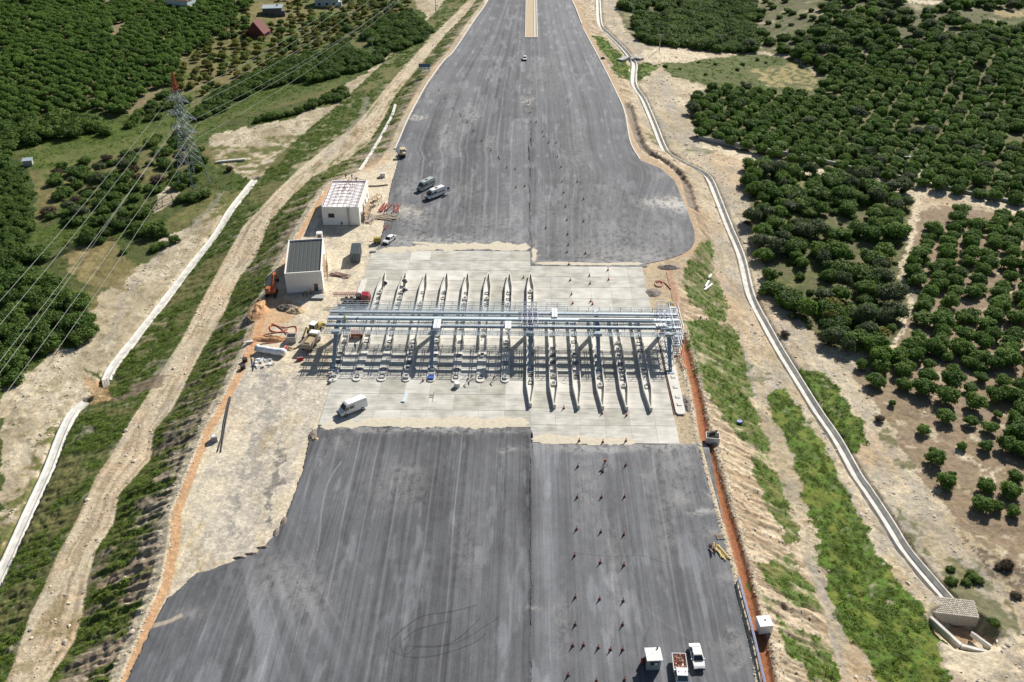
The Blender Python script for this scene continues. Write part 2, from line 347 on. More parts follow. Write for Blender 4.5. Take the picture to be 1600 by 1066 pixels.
# --- crest strip and yard of the left side
pad = (SEG == 6)
X1 = np.interp(GY, LW[3][:, 1], LW[3][:, 0]); XR = np.interp(GY, LW[4][:, 1], LW[4][:, 0])
dl = GX-X1; drr = XR-GX
lay(((np.abs(dl+.5) < 1.4+wob*1.5) & (PY > 285))*1., SANDL, .7)
yard = pad & (PX < 830) & (PY > 250)
lay(yard*1., (.58,.50,.37), .8); lay(yard*sstep(.5, .62, nB), SANDL, .7)
pl([(385,560),(440,590),(500,570),(520,600),(470,700),(400,860),(330,880),(300,780),(345,660)], (.44,.41,.36), .6); 
for P in [[(395,640),(425,620),(440,660),(420,720),(380,760),(365,800),(375,740),(385,690)], [(400,585),(440,580),(455,600),(420,625),(395,615)],[(355,780),(375,770),(372,840),(360,850)]]:
    pl(P, (.20,.195,.19), .6, sstep(.36, .6, nB))
pl([(400,700),(440,640),(470,650),(440,740),(405,830),(390,800)], STRAW, .45, sstep(.4, .6, fbm(GX*2.0, GY*.25, 63, 3)))
pl([(270,810),(322,820),(320,890),(258,905)], STRAW, .65, sstep(.35, .6, fbm(GX*2.6, GY*.2, 64, 3)))
pl([(360,622),(395,625),(380,670),(352,668)], ORANGE, .5, sstep(.35, .6, fbm(GX*2.6, GY*.2, 65, 3)))
pl([(300,700),(360,640),(400,650),(360,760),(310,870),(285,800)], SANDL, .6, sstep(.3,.55,nB)); lay(yard*sstep(.52,.6,fbm(GX*.5,GY*.22,79,5,.65)), (.34,.31,.27), .5); lay(yard*sstep(.56,.63,fbm(GX*.9,GY*.9,80,5,.65)), (.66,.60,.48), .6)
pl([(432,690),(452,700),(420,820),(412,815),(425,760)], (.16,.15,.14), .85, sstep(.3,.5,nC))
pl([(395,465),(440,465),(470,480),(462,500),(425,515),(400,540),(385,570),(392,510)], ORANGE, .75)
pl([(440,470),(475,478),(470,492),(445,488)], RUST, .5, sstep(.4,.6,nC))
lay(((dl > .3+wob*.6) & (dl < 1.9+wob*.6) & (PY > 285) & (PX < 520))*1., (.52,.30,.15), .85)
pl([(545,290),(600,262),(622,240),(612,300),(560,330),(550,310)], SANDL, .5)
pl([(560,262),(612,236),(608,250),(575,275)], ORANGE, .4)
# --- right: crest, trench, slope, bench
lay((pad & (PX > 830) & (drr < 9) & (PY > 400))*1., (.46,.37,.25), .8); lay((pad & (PX > 830) & (drr < 6) & (PY > 380))*sstep(.5, .62, nC), BROWN, .6)
dred = dline(GX, GY, REDW)
lay(1-sstep(.75, 1.15, dred+wob*.6), RUST, .95)
lay(np.exp(-((dred-1.7+wob*.8)/.45)**2)*(GY < 230), SANDL, .8)
lay((pad & (PX > 830) & (PY < 400))*1., (.46,.33,.21), .8)
s7 = (SEG == 7); lay(s7*1., (.42,.32,.215), .6); rr = fbm(GX*.20, GY*1.6+3.0*fbm(GX*.12, GY*.12, 31), 57, 4)
lay(s7*sstep(.50, .60, rr), (.20,.145,.09), .65); lay(s7*sstep(.40, .34, rr), SANDL, .5)
for P, a in [([(1063,440),(1075,412),(1095,380),(1110,372),(1116,430),(1135,470),(1140,500),(1110,500),(1085,480)], 1), ([(1070,500),(1120,500),(1155,520),(1170,580),(1178,625),(1196,690),(1204,722),(1170,700),(1120,640),(1098,600),(1080,550)], 1),
             ([(1170,690),(1200,700),(1225,760),(1245,850),(1225,840),(1200,800),(1180,740)], .8), ([(1180,880),(1230,870),(1270,930),(1290,960),(1250,950),(1200,920)], .6), ([(1170,900),(1195,930),(1215,945),(1200,960),(1180,930)], .5),([(1215,970),(1290,1000),(1320,1066),(1260,1066)],.3)]:
    pl(P, GRASS, .95, sstep(.36-.10*a, .52, rl*.5+nB*.5)); pl(P, (.085,.15,.03), .6, sstep(.5, .6, nC)); pl(P, DRY, .5, sstep(.6, .68, nB))
s8 = (SEG == 8)
lay(s8*sstep(.50, .58, fbm(FR*10, GY*.03, 77, 3)), GREYD, .45); s9 = (SEG == 9); lay(s9*sstep(.50, .6, fbm(FR*10, GY*.03, 78, 3)), GREYD, .4)
lay(s8*sstep(.5, .6, nB), BROWN, .25)
for P in [[(1200,610),(1225,605),(1262,655),(1300,730),(1330,790),(1370,860),(1420,930),(1452,975),(1470,1010),(1480,1080),(1400,1110),(1350,1020),(1310,960),(1280,880),(1262,800),(1240,730),(1225,680),(1200,640)],
          [(1255,575),(1290,585),(1320,620),(1345,660),(1355,690),(1330,715),(1305,680),(1275,630),(1250,595)],
          [(945,60),(975,90),(990,125),(980,125),(940,80),(925,55)],[(985,100),(1010,98),(1030,105),(1000,125),(985,120)],[(960,92),(985,105),(975,122),(955,110)]]:
    pl(P, GRASS, .97, sstep(.14, .34, nB)); pl(P, (.095,.175,.022), .7, sstep(.44, .6, nC)); pl(P, (.17,.18,.035), .6, sstep(.55, .68, nB)); pl(P, (.03,.06,.015), .6, sstep(.56, .66, fbm(GX*.8, GY*.5, 74, 4)))
for P in [[(1020,200),(1045,225),(1040,240),(1010,215)],[(1065,225),(1100,228),(1140,238),(1100,242),(1070,235)],[(1360,640),(1410,650),(1440,700),(1420,740),(1380,700)],[(1390,780),(1470,860),(1490,930),(1450,890),(1410,830)],[(1170,560),(1210,580),(1195,600),(1160,590)],[(1240,470),(1290,500),(1330,550),(1290,540),(1250,500)]]:
    pl(P, OLIVE, .75, sstep(.42, .55, nB))
# --- right orchards
O1 = [(1085,150),(1110,135),(1200,142),(1275,140),(1280,120),(1240,85),(1330,90),(1500,60),(1700,50),(1700,342),(1600,325),(1450,290),(1300,262),(1180,240),(1090,215),(1078,180)]
WOOD = [(960,-60),(1700,-60),(1700,75),(1500,75),(1330,92),(1240,86),(1150,80),(1080,70),(1000,66),(980,50),(966,20)]
O2 = [(1168,262),(1210,256),(1300,268),(1425,295),(1425,330),(1415,400),(1428,470),(1400,540),(1340,548),(1290,540),(1235,490),(1205,455),(1190,400),(1172,350)]
O3 = [(1440,330),(1470,318),(1600,340),(1700,355),(1700,1100),(1600,900),(1560,860),(1500,830),(1450,760),(1400,680),(1370,630),(1335,590),(1350,560),(1400,545),(1432,470),(1418,410)]
FIELD = [(1030,100),(1100,92),(1180,84),(1240,92),(1282,125),(1272,145),(1200,142),(1110,135),(1050,120)]
pl(O3, SOIL, .95); pl(O3, BROWN, .5, sstep(.45, .6, nA)); pl(O3, DRY, .25, sstep(.5, .62, nB)); pl(O3, SANDL, .55, sstep(.66, .7, fbm(GX/3, GY/3, 81, 4)))
pl(O2, (.12,.115,.05), .9); pl(O2, GRASS, .6, sstep(.46,.6,nA)); pl(O2, OLIVE, .7, sstep(.42, .58, nB)); pl(O2, STRAW, .25, sstep(.55, .65, nA))
pl(O1, (.14,.13,.055), .95); pl(O1, GRASSD, .5, sstep(.45, .6, nB))
pl(WOOD, (.12,.11,.055), .95); pl(WOOD, SAND, .6, sstep(.56, .64, nA)); pl(WOOD, GRASS, .6, sstep(.5, .6, nB))
pl(FIELD, OLIVE, .95); pl(FIELD, GRASS, .6, sstep(.42, .55, nB)); pl([(1170,110),(1240,98),(1278,122),(1270,140),(1200,138)], STRAW, .7, sstep(.40, .55, nB))
pl([(1330,92),(1500,60),(1600,20),(1700,20),(1700,75)], OLIVE, .6)
pl([(1415,0),(1480,2),(1460,8),(1420,4)], SANDL, .9); pl([(1545,15),(1600,18),(1600,28),(1560,25)], STRAW, .7)
dit = dline(GX, GY, DITCH); lay(1-sstep(1.0, 2.2, dit+wob), (.20,.165,.14), .85)  # dark wet soil, with the ditch's shade also put into the colour
# paths
for P in [[(1090,222),(1180,240),(1300,266),(1430,286),(1450,280),(1700,345),(1700,355),(1600,340),(1480,310),(1440,312),(1400,300),(1300,282),(1200,262),(1100,232)], [(1432,305),(1442,305),(1422,400),(1412,430),(1428,470),(1412,520),(1398,545),(1390,545),(1410,500),(1416,470),(1404,430),(1412,395)],
          [(1290,545),(1400,540),(1392,552),(1330,565)], [(1000,80),(1060,72),(1110,88),(1090,96),(1040,100),(1010,96)]]:
    pl(P, SANDL, .85, sstep(.25, .4, nC)); pl(P, BROWN, .5, sstep(.58, .64, nC))
pl([(1425,268),(1455,262),(1470,275),(1440,292)], (.6,.55,.46), .8, sstep(.35,.5,nC))
# dark gully bottom right
pl([(1500,840),(1560,868),(1600,890),(1700,900),(1700,960),(1600,940),(1570,920),(1530,880)], (.10,.075,.05), .8, sstep(.3,.5,nC))
pl([(1480,870),(1530,880),(1570,930),(1600,990),(1540,1000),(1500,960),(1475,910)], OLIVE, .7, sstep(.35,.5,nB))
pl([(1478,985),(1530,985),(1560,1012),(1500,1004)], (.30,.20,.12), .95)
pl([(1470,970),(1500,1005),(1560,1012),(1540,1080),(1500,1100),(1480,1020)], SANDL, .6)
pl([(1490,690),(1530,720),(1560,745),(1540,750),(1500,720)], SANDL, .7, sstep(.52,.6,nC))
# left drain apron, water-worn cut through the slopes
pl([(130,590),(165,600),(180,622),(140,632)], (.42,.27,.13), .8)
pl([(175,625),(245,585),(262,590),(250,605),(190,628)], (.20,.15,.11), .85)
pl([(236,700),(300,675),(305,688),(245,712)], (.22,.17,.13), .8)
# service road traces beside the drains
for P in [[(190,460),(240,400),(300,350),(345,300),(355,300),(310,355),(250,408),(200,466),(170,540),(160,540)], [(500,245),(560,180),(570,150),(578,152),(570,185),(510,252)], [(1035,110),(1050,140),(1075,200),(1110,250),(1135,300),(1140,340),(1128,340),(1120,300),(1095,250),(1060,200),(1035,140),(1025,115)]]:
    pl(P, (.33,.30,.26), .4)
C *= (1+(.26*(nC-.5)+.16*(nB-.5)))[..., None]
ME = grid_mesh('ground', GX, GY, GZ, C)
ME.materials.append(attrmat('ground_earth', 'tint', .95, 1.3, .32, bump=.6, bd=.35))
obj('ground', ME, kind='structure')

# ------------------------------------------------------------------ asphalt
def edge(pts): 
    a = np.array([W(x, y) for x, y in pts]); return a[np.argsort(a[:, 1], kind='stable')]
AL_low = edge([(185,1110),(197,1066),(235,985),(262,935),(282,920),(307,895),(325,892),(367,876),(400,864),(419,847),(434,830),(446,808),(458,777),(473,733),(483,689),(490,677),(496,669)])
AR_low = edge([(1202,1110),(1190,1066),(1170,990),(1150,905),(1127,800),(1108,700),(1100,692)])
AL_up = edge([(588,393),(596,370),(603,335),(611,290),(624,245),(618,232),(638,187),(651,162),(669,130),(694,96),(710,80),(742,32),(762,3),(800,-60)])
AR_up = edge([(1010,412),(1040,406),(1066,397),(1080,388),(1086,376),(1085,360),(1071,321),(1054,282),(1032,263),(1000,250),(985,225),(975,175),(960,140),(940,100),(925,70),(910,42),(895,8),(886,-60)])
XC = 1.2
def asphalt(name, L, Rr, y0, y1, nr, nc, lower):
    Ys = y0+(y1-y0)*np.linspace(0, 1, nr)**(1.0 if lower else 1.35)
    xl = np.interp(Ys, L[:, 1], L[:, 0]); xr = np.interp(Ys, Rr[:, 1], Rr[:, 0])
    if not lower: jag = 0
    xl = xl+(fbm(Ys*1.3, Ys*0, 91, 3)-.5)*.6; xr = xr+(fbm(Ys*1.3, Ys*0, 92, 3)-.5)*.5
    # top line of the left part of the lower sheet lies nearer than that of the right part
    u = np.linspace(0, 1, nc); X = xl[:, None]+(xr-xl)[:, None]*u[None]; Y = np.repeat(Ys[:, None], nc, 1)
    if lower:
        # follow the ragged end of the slabs
        ye = np.where(X < XC, 142.2, 137.6); Y = y0+(ye-y0)*np.linspace(0, 1, nr)[:, None]
        Y = Y+(fbm(X*.25, X*0, 93, 3)-.5)*1.6*np.linspace(0, 1, nr)[:, None]**4
        xl2 = np.interp(Y[:, 0], L[:, 1], L[:, 0])+(fbm(Y[:, 0]*1.3, Y[:, 0]*0, 91, 3)-.5)*.6; xr2 = np.interp(Y[:, -1], Rr[:, 1], Rr[:, 0])
        X = xl2[:, None]+(xr2-xl2)[:, None]*u[None]
    else:
        ys = np.where(X < XC, 216.3, 208.3)
        f = np.linspace(0, 1, nr)[:, None]**1.35; Y = ys+(y1-ys)*f
        xl2 = np.interp(Y[:, 0], L[:, 1], L[:, 0])+(fbm(Y[:, 0]*1.3, Y[:, 0]*0, 91, 3)-.5)*.6; xr2 = np.interp(Y[:, -1], Rr[:, 1], Rr[:, 0])
        X = xl2[:, None]+(xr2-xl2)[:, None]*u[None]
    # streamline coordinate: traffic and paver streaks
    xle = xl2[:, None]; xre = xr2[:, None]
    if lower: S = X-.10*np.minimum(X+20, 0)*sstep(140, 90, Y)
    else:
        w = sstep(212, 300, Y); wl_ = np.where(X < XC, (X-XC)/(xle-XC)*-38, (X-XC)/(xre-XC)*28)
        S = XC+wl_*w+(X-XC)*(1-w)+.8*np.sin(Y/9+S0(X))*0
    st = fbm(S*.30, Y*.006, 101, 2)*.30+fbm(S*1.6, Y*.012, 102, 3)*.35+fbm(S*5.0, Y*.03, 103, 3)*.35
    n1 = fbm(X/6, Y/10, 104, 4); n2 = fbm(X*1.2, Y*.8, 105, 3)
    base = .088+.048*sstep(.36, .64, st)+.055*(n1-.5)+.034*(n2-.5)+.05*sstep(.60,.72,fbm(X*.5,Y*.12,107,4))
    # left (older) half slightly darker, pale worn paver seams
    if lower:
        base = base+np.where(X > XC, .016*np.clip(sstep(XC, XC+4, X), 0, 1)+.0, -.006)
        base = base+.050*np.exp(-((X-XC-2.6+.3*(n1-.5))/1.9)**2)*(.5+n1)+.03*np.exp(-((X-XC-9.5)/1.2)**2)+.03*np.exp(-((X-XC-12.2)/.8)**2)
        base = base-.03*np.exp(-((X-XC+.5)/.9)**2)
        for k, xx in enumerate([-43, -39.2, -35.5, -31.4, -27.5, -22.5, -16.4, -11.8, -5.2, 17.2, 24.0]):
            xs_ = xx+.10*np.minimum(xx+20, 0)*sstep(140, 90, Y)*-1
            base = base+.09*np.exp(-((X-xs_-.5*(fbm(Y*.05, Y*0, 200+k, 2)-.5))/.13)**2)*sstep(.3, .6, fbm(Y*.03, Y*0+k, 210, 2))*(1 if k % 2 else .65)
            base = base-.018*np.exp(-((X-xs_-.9)/.6)**2)
        dark_top = sstep(132, 141, Y)*(X < XC)*(.5+n1); base = base*(1-.22*dark_top)
        # bright fan of tyre dust at the left bay
        base = base+.045*sstep(.42, .7, fbm(np.arctan2(Y-150, X+62)*42, np.hypot(X+62, Y-150)*.03, 120, 4))*np.exp(-((X+38)/11)**2-((Y-96)/14)**2)*1.6
    else:
        base = base+np.where(X > XC, .012, 0)
        for k, s in enumerate([-30, -24.5, -19, -15.5, -11.5, -8.2, -4.6, 6, 12, 17.5]):
            base = base+.055*np.exp(-((S-s-1.2*(fbm(Y*.06, Y*0, 220+k, 3)-.5))/.22)**2)*sstep(.35, .6, fbm(Y*.025, Y*0+k*3, 230, 2))*(Y < 340)
            base = base-.02*np.exp(-((S-s-.9)/.7)**2)
        base = base+.045*sstep(-4.6, -4.2, S)*sstep(1.0, .2, S)*(Y < 318)*.9
        base = base-.03*np.exp(-((S-2.0)/.9)**2)*(Y < 330)
        base = base*(1+.22*sstep(250, 480, Y))
    col = np.stack([base*1.03, base*1.065, base*1.15], -1)
    px, py = proj(X, Y, 0*X); 
    wx = (fbm(X*.5, Y*.5, 131, 4)-.5)*26; wy = (fbm(X*.5, Y*.5, 132, 4)-.5)*16
    def dust(cx, cy, rx, ry, amt, c=(.34,.335,.325)):
        nonlocal col
        d = ((px-cx+wx)/rx)**2+((py-cy+wy)/ry)**2
        a = 1.1*amt*np.exp(-d*1.2)*sstep(.30, .58, n2*.6+fbm(X*3, Y*3, 133, 2)*.4); a = np.clip(a, 0, 1)[..., None]
        col = col*(1-a)+np.array(c)*a
    if lower:
        for a in [(1085,690,60,12,.5),(1100,680,40,14,.4),(1060,730,60,24,.25),(1060,775,20,18,.5),(1115,775,20,8,.6),(1100,800,26,6,.8),(1115,830,30,10,.4),(1140,900,25,20,.35),(1165,1010,60,16,.35),(1145,990,10,10,.5),(1150,1040,20,14,.4),(530,690,20,14,.3),(660,672,190,5,.7),(940,700,110,7,.75),(430,905,60,40,.28),(300,960,30,12,.3),(830,950,14,5,.5),(500,720,8,18,.35),(640,735,20,6,.25),(795,705,8,5,.6),(1060,690,100,10,.4),(1008,745,8,8,.5),(943,735,8,10,.4),(1060,650,80,40,.3),(1050,700,26,40,.3),(1040,830,20,60,.25),(920,760,20,70,.25),(960,900,16,90,.22),(880,980,14,60,.25),(620,760,60,40,.2),(480,930,40,50,.25),(730,860,20,80,.15)]: dust(*a)
        # sweep of spilled lime near the left kerb
        d = dline(px, py, [(240,978),(262,972),(283,962)]); a = np.clip(.8*(1-sstep(1.5, 4.5, d+wx*.1)), 0, 1)[..., None]; col = col*(1-a)+np.array((.42,.36,.28))*a
        # loops of tyre marks
        for P, wd, am in [([(745,946),(700,957),(660,963),(631,982),(612,1000),(608,1010),(617,1020),(640,1027),(665,1027),(700,1020),(740,1005),(760,990)], 1.3, .6), ([(700,972),(672,978),(650,985),(633,998),(628,1002),(626,1012),(630,1022),(640,1020),(650,1012),(690,1010),(720,995),(748,968)], 1.2, .6), ([(780,965),(720,1002),(690,1009),(640,1010)], 1.2, .5), ([(720,830),(700,850),(700,880),(705,930)], 1.0, .25), ([(900,865),(960,870),(1000,868),(1040,880)], 1.6, .25), ([(985,895),(1000,925),(1020,960),(1080,1000)], 1.0, -.35), ([(900,760),(930,800),(950,850),(975,900)], 1, -.25), ([(1015,980),(1005,1005),(1000,1050)], 3, .3)]:
            d = dline(px, py, smooth_px(P)); a = np.clip(am*(.75 if am > 0 else 1)*(1-sstep(.2*wd, wd, d)), -1, 1)[..., None]
            col = np.where(a >= 0, col*(1-a), col+(-a)*.12)
        d = dline(px, py, [(533,722),(520,740),(510,760),(502,800),(500,830),(496,860)]); a = (.5*(1-sstep(.5, 1.6, d)))[..., None]; col = col*(1-a)+.3*a
    else:
        for a in [(650,345,30,26,.5),(660,378,90,10,.75),(740,376,90,8,.5),(635,300,22,7,.6),(632,330,24,8,.7,(.55,.51,.42)),(645,280,30,8,.35),(825,160,10,10,.9),(740,180,12,16,.6),(765,222,10,10,.4),(1040,317,40,8,.75,(.55,.53,.48)),(1060,322,20,14,.6,(.55,.53,.48)),(1035,275,14,5,.4),(650,185,14,3,.9,(.5,.48,.42)),(664,158,12,3,.7),(672,120,12,3,.6),(1000,395,60,14,.45),(960,400,80,10,.5),(700,388,120,5,.8),(835,395,6,20,.8),(920,410,90,5,.8),(1020,404,30,6,.7),(920,385,50,14,.25),(860,330,40,40,.15),(1040,370,30,20,.35),(940,300,30,30,.15),(700,215,18,40,.3),(690,140,30,12,.25),(800,330,14,60,.25),(720,300,40,20,.2),(900,250,16,60,.22),(850,120,30,30,.2),(960,360,60,30,.35),(760,350,60,20,.3)]: dust(*a)
    Z = (fbm(X/14, Y/14, 140, 2)-.5)*.03+.012
    Xo = np.concatenate([X[:, :1]-.04, X, X[:, -1:]+.04], 1); Yo = np.concatenate([Y[:, :1], Y, Y[:, -1:]], 1); Zo = np.concatenate([Z[:, :1]*0-.3, Z, Z[:, :1]*0-.3], 1); Co = np.concatenate([col[:, :1]*.5, col, col[:, -1:]*.5], 1)
    me = grid_mesh(name, Xo, Yo, Zo, np.clip(Co, .02, .8)); me.materials.append(ASPH); obj(name, me, kind='structure')
def S0(X): return X*0
def smooth_px(P):
    out = []; n = len(P)
    for i in range(n-1):
        p0, p1, p2, p3 = P[max(i-1, 0)], P[i], P[i+1], P[min(i+2, n-1)]
        for j in range(5):
            t = j/5; out.append(tuple(.5*((2*p1[a])+(-p0[a]+p2[a])*t+(2*p0[a]-5*p1[a]+4*p2[a]-p3[a])*t*t+(-p0[a]+3*p1[a]-3*p2[a]+p3[a])*t**3) for a in (0, 1)))
    return out+[P[-1]]
ASPH = attrmat('asphalt', 'tint', .85, 3, .16, streak=.13, bump=.12, bd=.03, spec=.25)
asphalt('asphalt_apron', AL_low, AR_low, 68, 142, 560, 560, True)
asphalt('asphalt_road', AL_up, AR_up, 208, 620, 620, 420, False)

# ------------------------------------------------------------------ concrete plaza: one panel per lane bay
CONC = mat('concrete', (.40,.385,.34), .85, var=.16, scale=.9, bump=.15)
m, n, l, b = nodes('plaza_concrete'); b.inputs['Roughness'].default_value = .9
tc = n.new('ShaderNodeTexCoord'); ge = n.new('ShaderNodeNewGeometry'); mp = n.new('ShaderNodeMapping'); mp.inputs['Scale'].default_value = (.16, .9, 1)
l.new(ge.outputs['Position'], mp.inputs[0]); n1 = n.new('ShaderNodeTexNoise'); n1.inputs['Scale'].default_value = 1.6; n1.inputs['Detail'].default_value = 8; n1.inputs['Roughness'].default_value = .65; l.new(mp.outputs[0], n1.inputs['Vector'])
n2 = n.new('ShaderNodeTexNoise'); n2.inputs['Scale'].default_value = .35; n2.inputs['Detail'].default_value = 6; l.new(ge.outputs['Position'], n2.inputs['Vector'])
ad = n.new('ShaderNodeMath'); ad.operation = 'ADD'; l.new(n1.outputs[0], ad.inputs[0]); l.new(n2.outputs[0], ad.inputs[1])
oi = n.new('ShaderNodeObjectInfo'); m3 = n.new('ShaderNodeMath'); m3.operation = 'MULTIPLY_ADD'; m3.inputs[1].default_value = .16; l.new(oi.outputs['Random'], m3.inputs[0]); l.new(ad.outputs[0], m3.inputs[2])
cr = n.new('ShaderNodeValToRGB'); cr.color_ramp.elements[0].position = .36; cr.color_ramp.elements[0].color = (.31,.30,.265,1); cr.color_ramp.elements[1].position = .61; cr.color_ramp.elements[1].color = (.60,.58,.52,1)
m4 = n.new('ShaderNodeMath'); m4.operation = 'MULTIPLY'; m4.inputs[1].default_value = .46; l.new(m3.outputs[0], m4.inputs[0]); l.new(m4.outputs[0], cr.inputs[0]); l.new(cr.outputs[0], b.inputs['Base Color'])
SLABM = m
def mat_tint(name, k):
    mm = SLABM.copy(); mm.name = name
    for e, c in zip(mm.node_tree.nodes['Color Ramp'].color_ramp.elements, k): e.color = c+(1,)
    return mm
SLABL = mat_tint('fresh_concrete', [(.44,.43,.385), (.66,.64,.58)])
SLABG = mat_tint('stained_concrete', [(.28,.275,.23), (.50,.485,.42)])
plaza = thing('concrete_plaza', None, None, (0, 0, 0)); plaza['kind'] = 'structure'
pan = {}
def panel(x0, x1, y0, y1):
    key = (round(x1-x0, 2), round(y1-y0, 2))
    r = random.random(); yc = (y0+y1)/2
    mm = SLABL if (181.5 < yc < 187 and r < .85) or r < .10 else (SLABG if r > .84 else SLABM)
    if (key, mm.name) not in pan:
        q = MB(); w, h = x1-x0-.05, y1-y0-.05
        q.add([(-w/2,-h/2,-.3),(w/2,-h/2,-.3),(w/2,h/2,-.3),(-w/2,h/2,-.3),(-w/2,-h/2,-.02),(w/2,-h/2,-.02),(w/2,h/2,-.02),(-w/2,h/2,-.02),(-w/2+.03,-h/2+.03,0),(w/2-.03,-h/2+.03,0),(w/2-.03,h/2-.03,0),(-w/2+.03,h/2-.03,0)],
              [(8,9,10,11)]+[(i, (i+1) % 4, (i+1) % 4+4, i+4) for i in range(4)]+[(i+4, (i+1) % 4+4, (i+1) % 4+8, i+8) for i in range(4)], mm)
        pan[(key, mm.name)] = q.mesh('concrete_panel')
    obj('concrete_panel', pan[(key, mm.name)], plaza, ((x0+x1)/2, (y0+y1)/2, .004+random.uniform(-.002, .002)))
LW5 = 5.17
yl = [142.3+i*(216.3-142.3)/14 for i in range(15)]; yr = [137.7+i*(208.3-137.7)/13 for i in range(14)]
for i in range(8):
    for j in range(14): panel(XC-LW5*(8-i), XC-LW5*(7-i), yl[j], yl[j+1])
for i in range(6):
    for j in range(13): panel(XC+4.87*i, XC+4.87*(i+1)-(0 if i < 5 else .9), yr[j], yr[j+1])
q = MB(); q.box(XC-20.7, 179.3, -.25, 41.5, 74, .44, CONC); q.box(XC+14.2, 173, -.25, 28.3, 70.6, .44, CONC); 
obj('plaza_bedding', q, kind='structure')
# crushed stone ramps where asphalt meets slabs
DUST = mat('crushed_stone', (.56,.50,.39), .95, var=.14, scale=1.2, bump=.15)
def strip(name, pts, w0, w1, z=.025, seed=0):
    P = [W(x, y) for x, y in pts]; out = []
    for (ax, ay), (bx, by) in zip(P[:-1], P[1:]):
        k = max(2, int(math.hypot(bx-ax, by-ay)/.35))
        for i in range(k): out.append((ax+(bx-ax)*i/k, ay+(by-ay)*i/k))
    out.append(P[-1]); o = np.array(out); d = np.gradient(o, axis=0); nn = np.stack([-d[:, 1], d[:, 0]], -1); nn /= np.linalg.norm(nn, axis=1)[:, None]+1e-9
    s = np.arange(len(o))*.35
    a = w0*(.1+1.9*fbm(s*.5, s*0, 300+seed, 5, .75)); c = w1*(.1+1.9*fbm(s*.5, s*0, 310+seed, 5, .75))
    e = np.clip(np.minimum(np.arange(len(o)), np.arange(len(o))[::-1])/4, .1, 1); a *= e; c *= e
    q = MB(); vs = []
    for i in range(len(o)):
        A = o[i]+nn[i]*a[i]; B = o[i]-nn[i]*c[i]; m_ = (A+B)/2
        vs += [(A[0], A[1], z-.02), (m_[0], m_[1], z+.012), (B[0], B[1], z-.02)]
    q.add(vs, [f for i in range(len(o)-1) for f in ((3*i, 3*i+3, 3*i+4, 3*i+1), (3*i+1, 3*i+4, 3*i+5, 3*i+2))], DUST)
    obj(name, q, kind='structure', smooth=True)
strip('gravel_ramp', [(592,391),(660,388),(720,387),(780,386),(829,387)], 2.2, 1.8)
strip('gravel_ramp', [(833,387),(833,398),(833,410)], .9, .5, seed=2)
strip('gravel_ramp', [(834,411),(880,412),(940,413),(1005,412)], .8, .8, seed=3)
strip('gravel_ramp', [(500,667),(560,664),(640,663),(700,661),(760,662),(828,661)], 1.6, 1.3, seed=4)
strip('gravel_ramp', [(830,686),(880,688),(940,690),(996,691)], 1.3, 1.2, seed=5)
strip('gravel_ramp', [(640,378),(700,384),(760,384)], .8, .8, seed=6)

# ================================================================== DRAINS, WALLS, CULVERTS
WHITEC = mat('white_concrete', (.60,.58,.53), .8, var=.28, scale=.6, bump=.2)
GREYC = mat('grey_concrete', (.36,.36,.34), .85, var=.15, scale=1.2, bump=.2)
STONE = mat('masonry_stone', (.52,.47,.39), .9, var=.2, scale=3, bump=.4, objvar=.22)
MORTAR = mat('mortar', (.42,.38,.32), .95, var=.15, scale=3)
def smooth_path(pts, step):
    out = []
    n = len(pts)
    for i in range(n-1):
        p0 = pts[max(i-1, 0)]; p1 = pts[i]; p2 = pts[i+1]; p3 = pts[min(i+2, n-1)]
        k = max(2, int(np.hypot(p2[0]-p1[0], p2[1]-p1[1])/step))
        for j in range(k):
            t = j/k; out.append([.5*((2*p1[a])+(-p0[a]+p2[a])*t+(2*p0[a]-5*p1[a]+4*p2[a]-p3[a])*t*t+(-p0[a]+3*p1[a]-3*p2[a]+p3[a])*t**3) for a in (0, 1)])
    out.append(list(pts[-1])); return np.array(out)
def drain(label, pts, prof, zfn, group=None):
    o = smooth_path(pts, 1.0); d = np.gradient(o, axis=0); nn = np.stack([-d[:, 1], d[:, 0]], -1); nn /= np.linalg.norm(nn, axis=1)[:, None]
    Z = zfn(o); Z = np.convolve(np.pad(Z, 3, 'edge'), np.ones(7)/7, 'valid')
    q = MB(); k = len(prof); vs = []
    for i in range(len(o)):
        jit = .06*(fbm(i*.3, i*0, 400)-.5)
        for w, z in prof: vs.append((o[i][0]+nn[i][0]*w*(1+jit), o[i][1]+nn[i][1]*w*(1+jit), Z[i]+z))
    q.add(vs, [(i*k+j, (i+1)*k+j, (i+1)*k+j+1, i*k+j+1) for i in range(len(o)-1) for j in range(k-1)], WHITEC)
    obj('storm_drain', q, label=label, cat='drain', group=group)
zat = lambda zfun, lw: (lambda o: np.interp(o[:, 1], np.sort(lw[:, 1]), np.array([z for _, z in sorted(zip(lw[:, 1], zfun))])))
PROF = [(-1.6,-.6),(-1.08,.08),(-.86,.08),(-.42,-.62),(.42,-.62),(.86,.08),(1.08,.08),(1.6,-.6)]
drain('long pale concrete storm drain running beside the citrus orchard on the right', CHRW[1:] if False else CHRW, PROF, zat([zR3(y) for x, y in CH_R if y < 965], CHRW))
PROF2 = [(-1.6,-.7),(-.95,.12),(-.78,.14),(-.45,-.12),(.45,-.12),(.78,.14),(.95,.12),(1.6,-.7)]
drain('white concrete drain at the lower left corner below the stone outfall', CHLW1, PROF2, zat([zL4(y) for x, y in CHL1], CHLW1), 'white drains left of the embankment')
drain('white concrete drain running from the stone outfall up past the pylon', CHLW2, PROF2, zat([zL4(y) for x, y in CHL2], CHLW2), 'white drains left of the embankment')
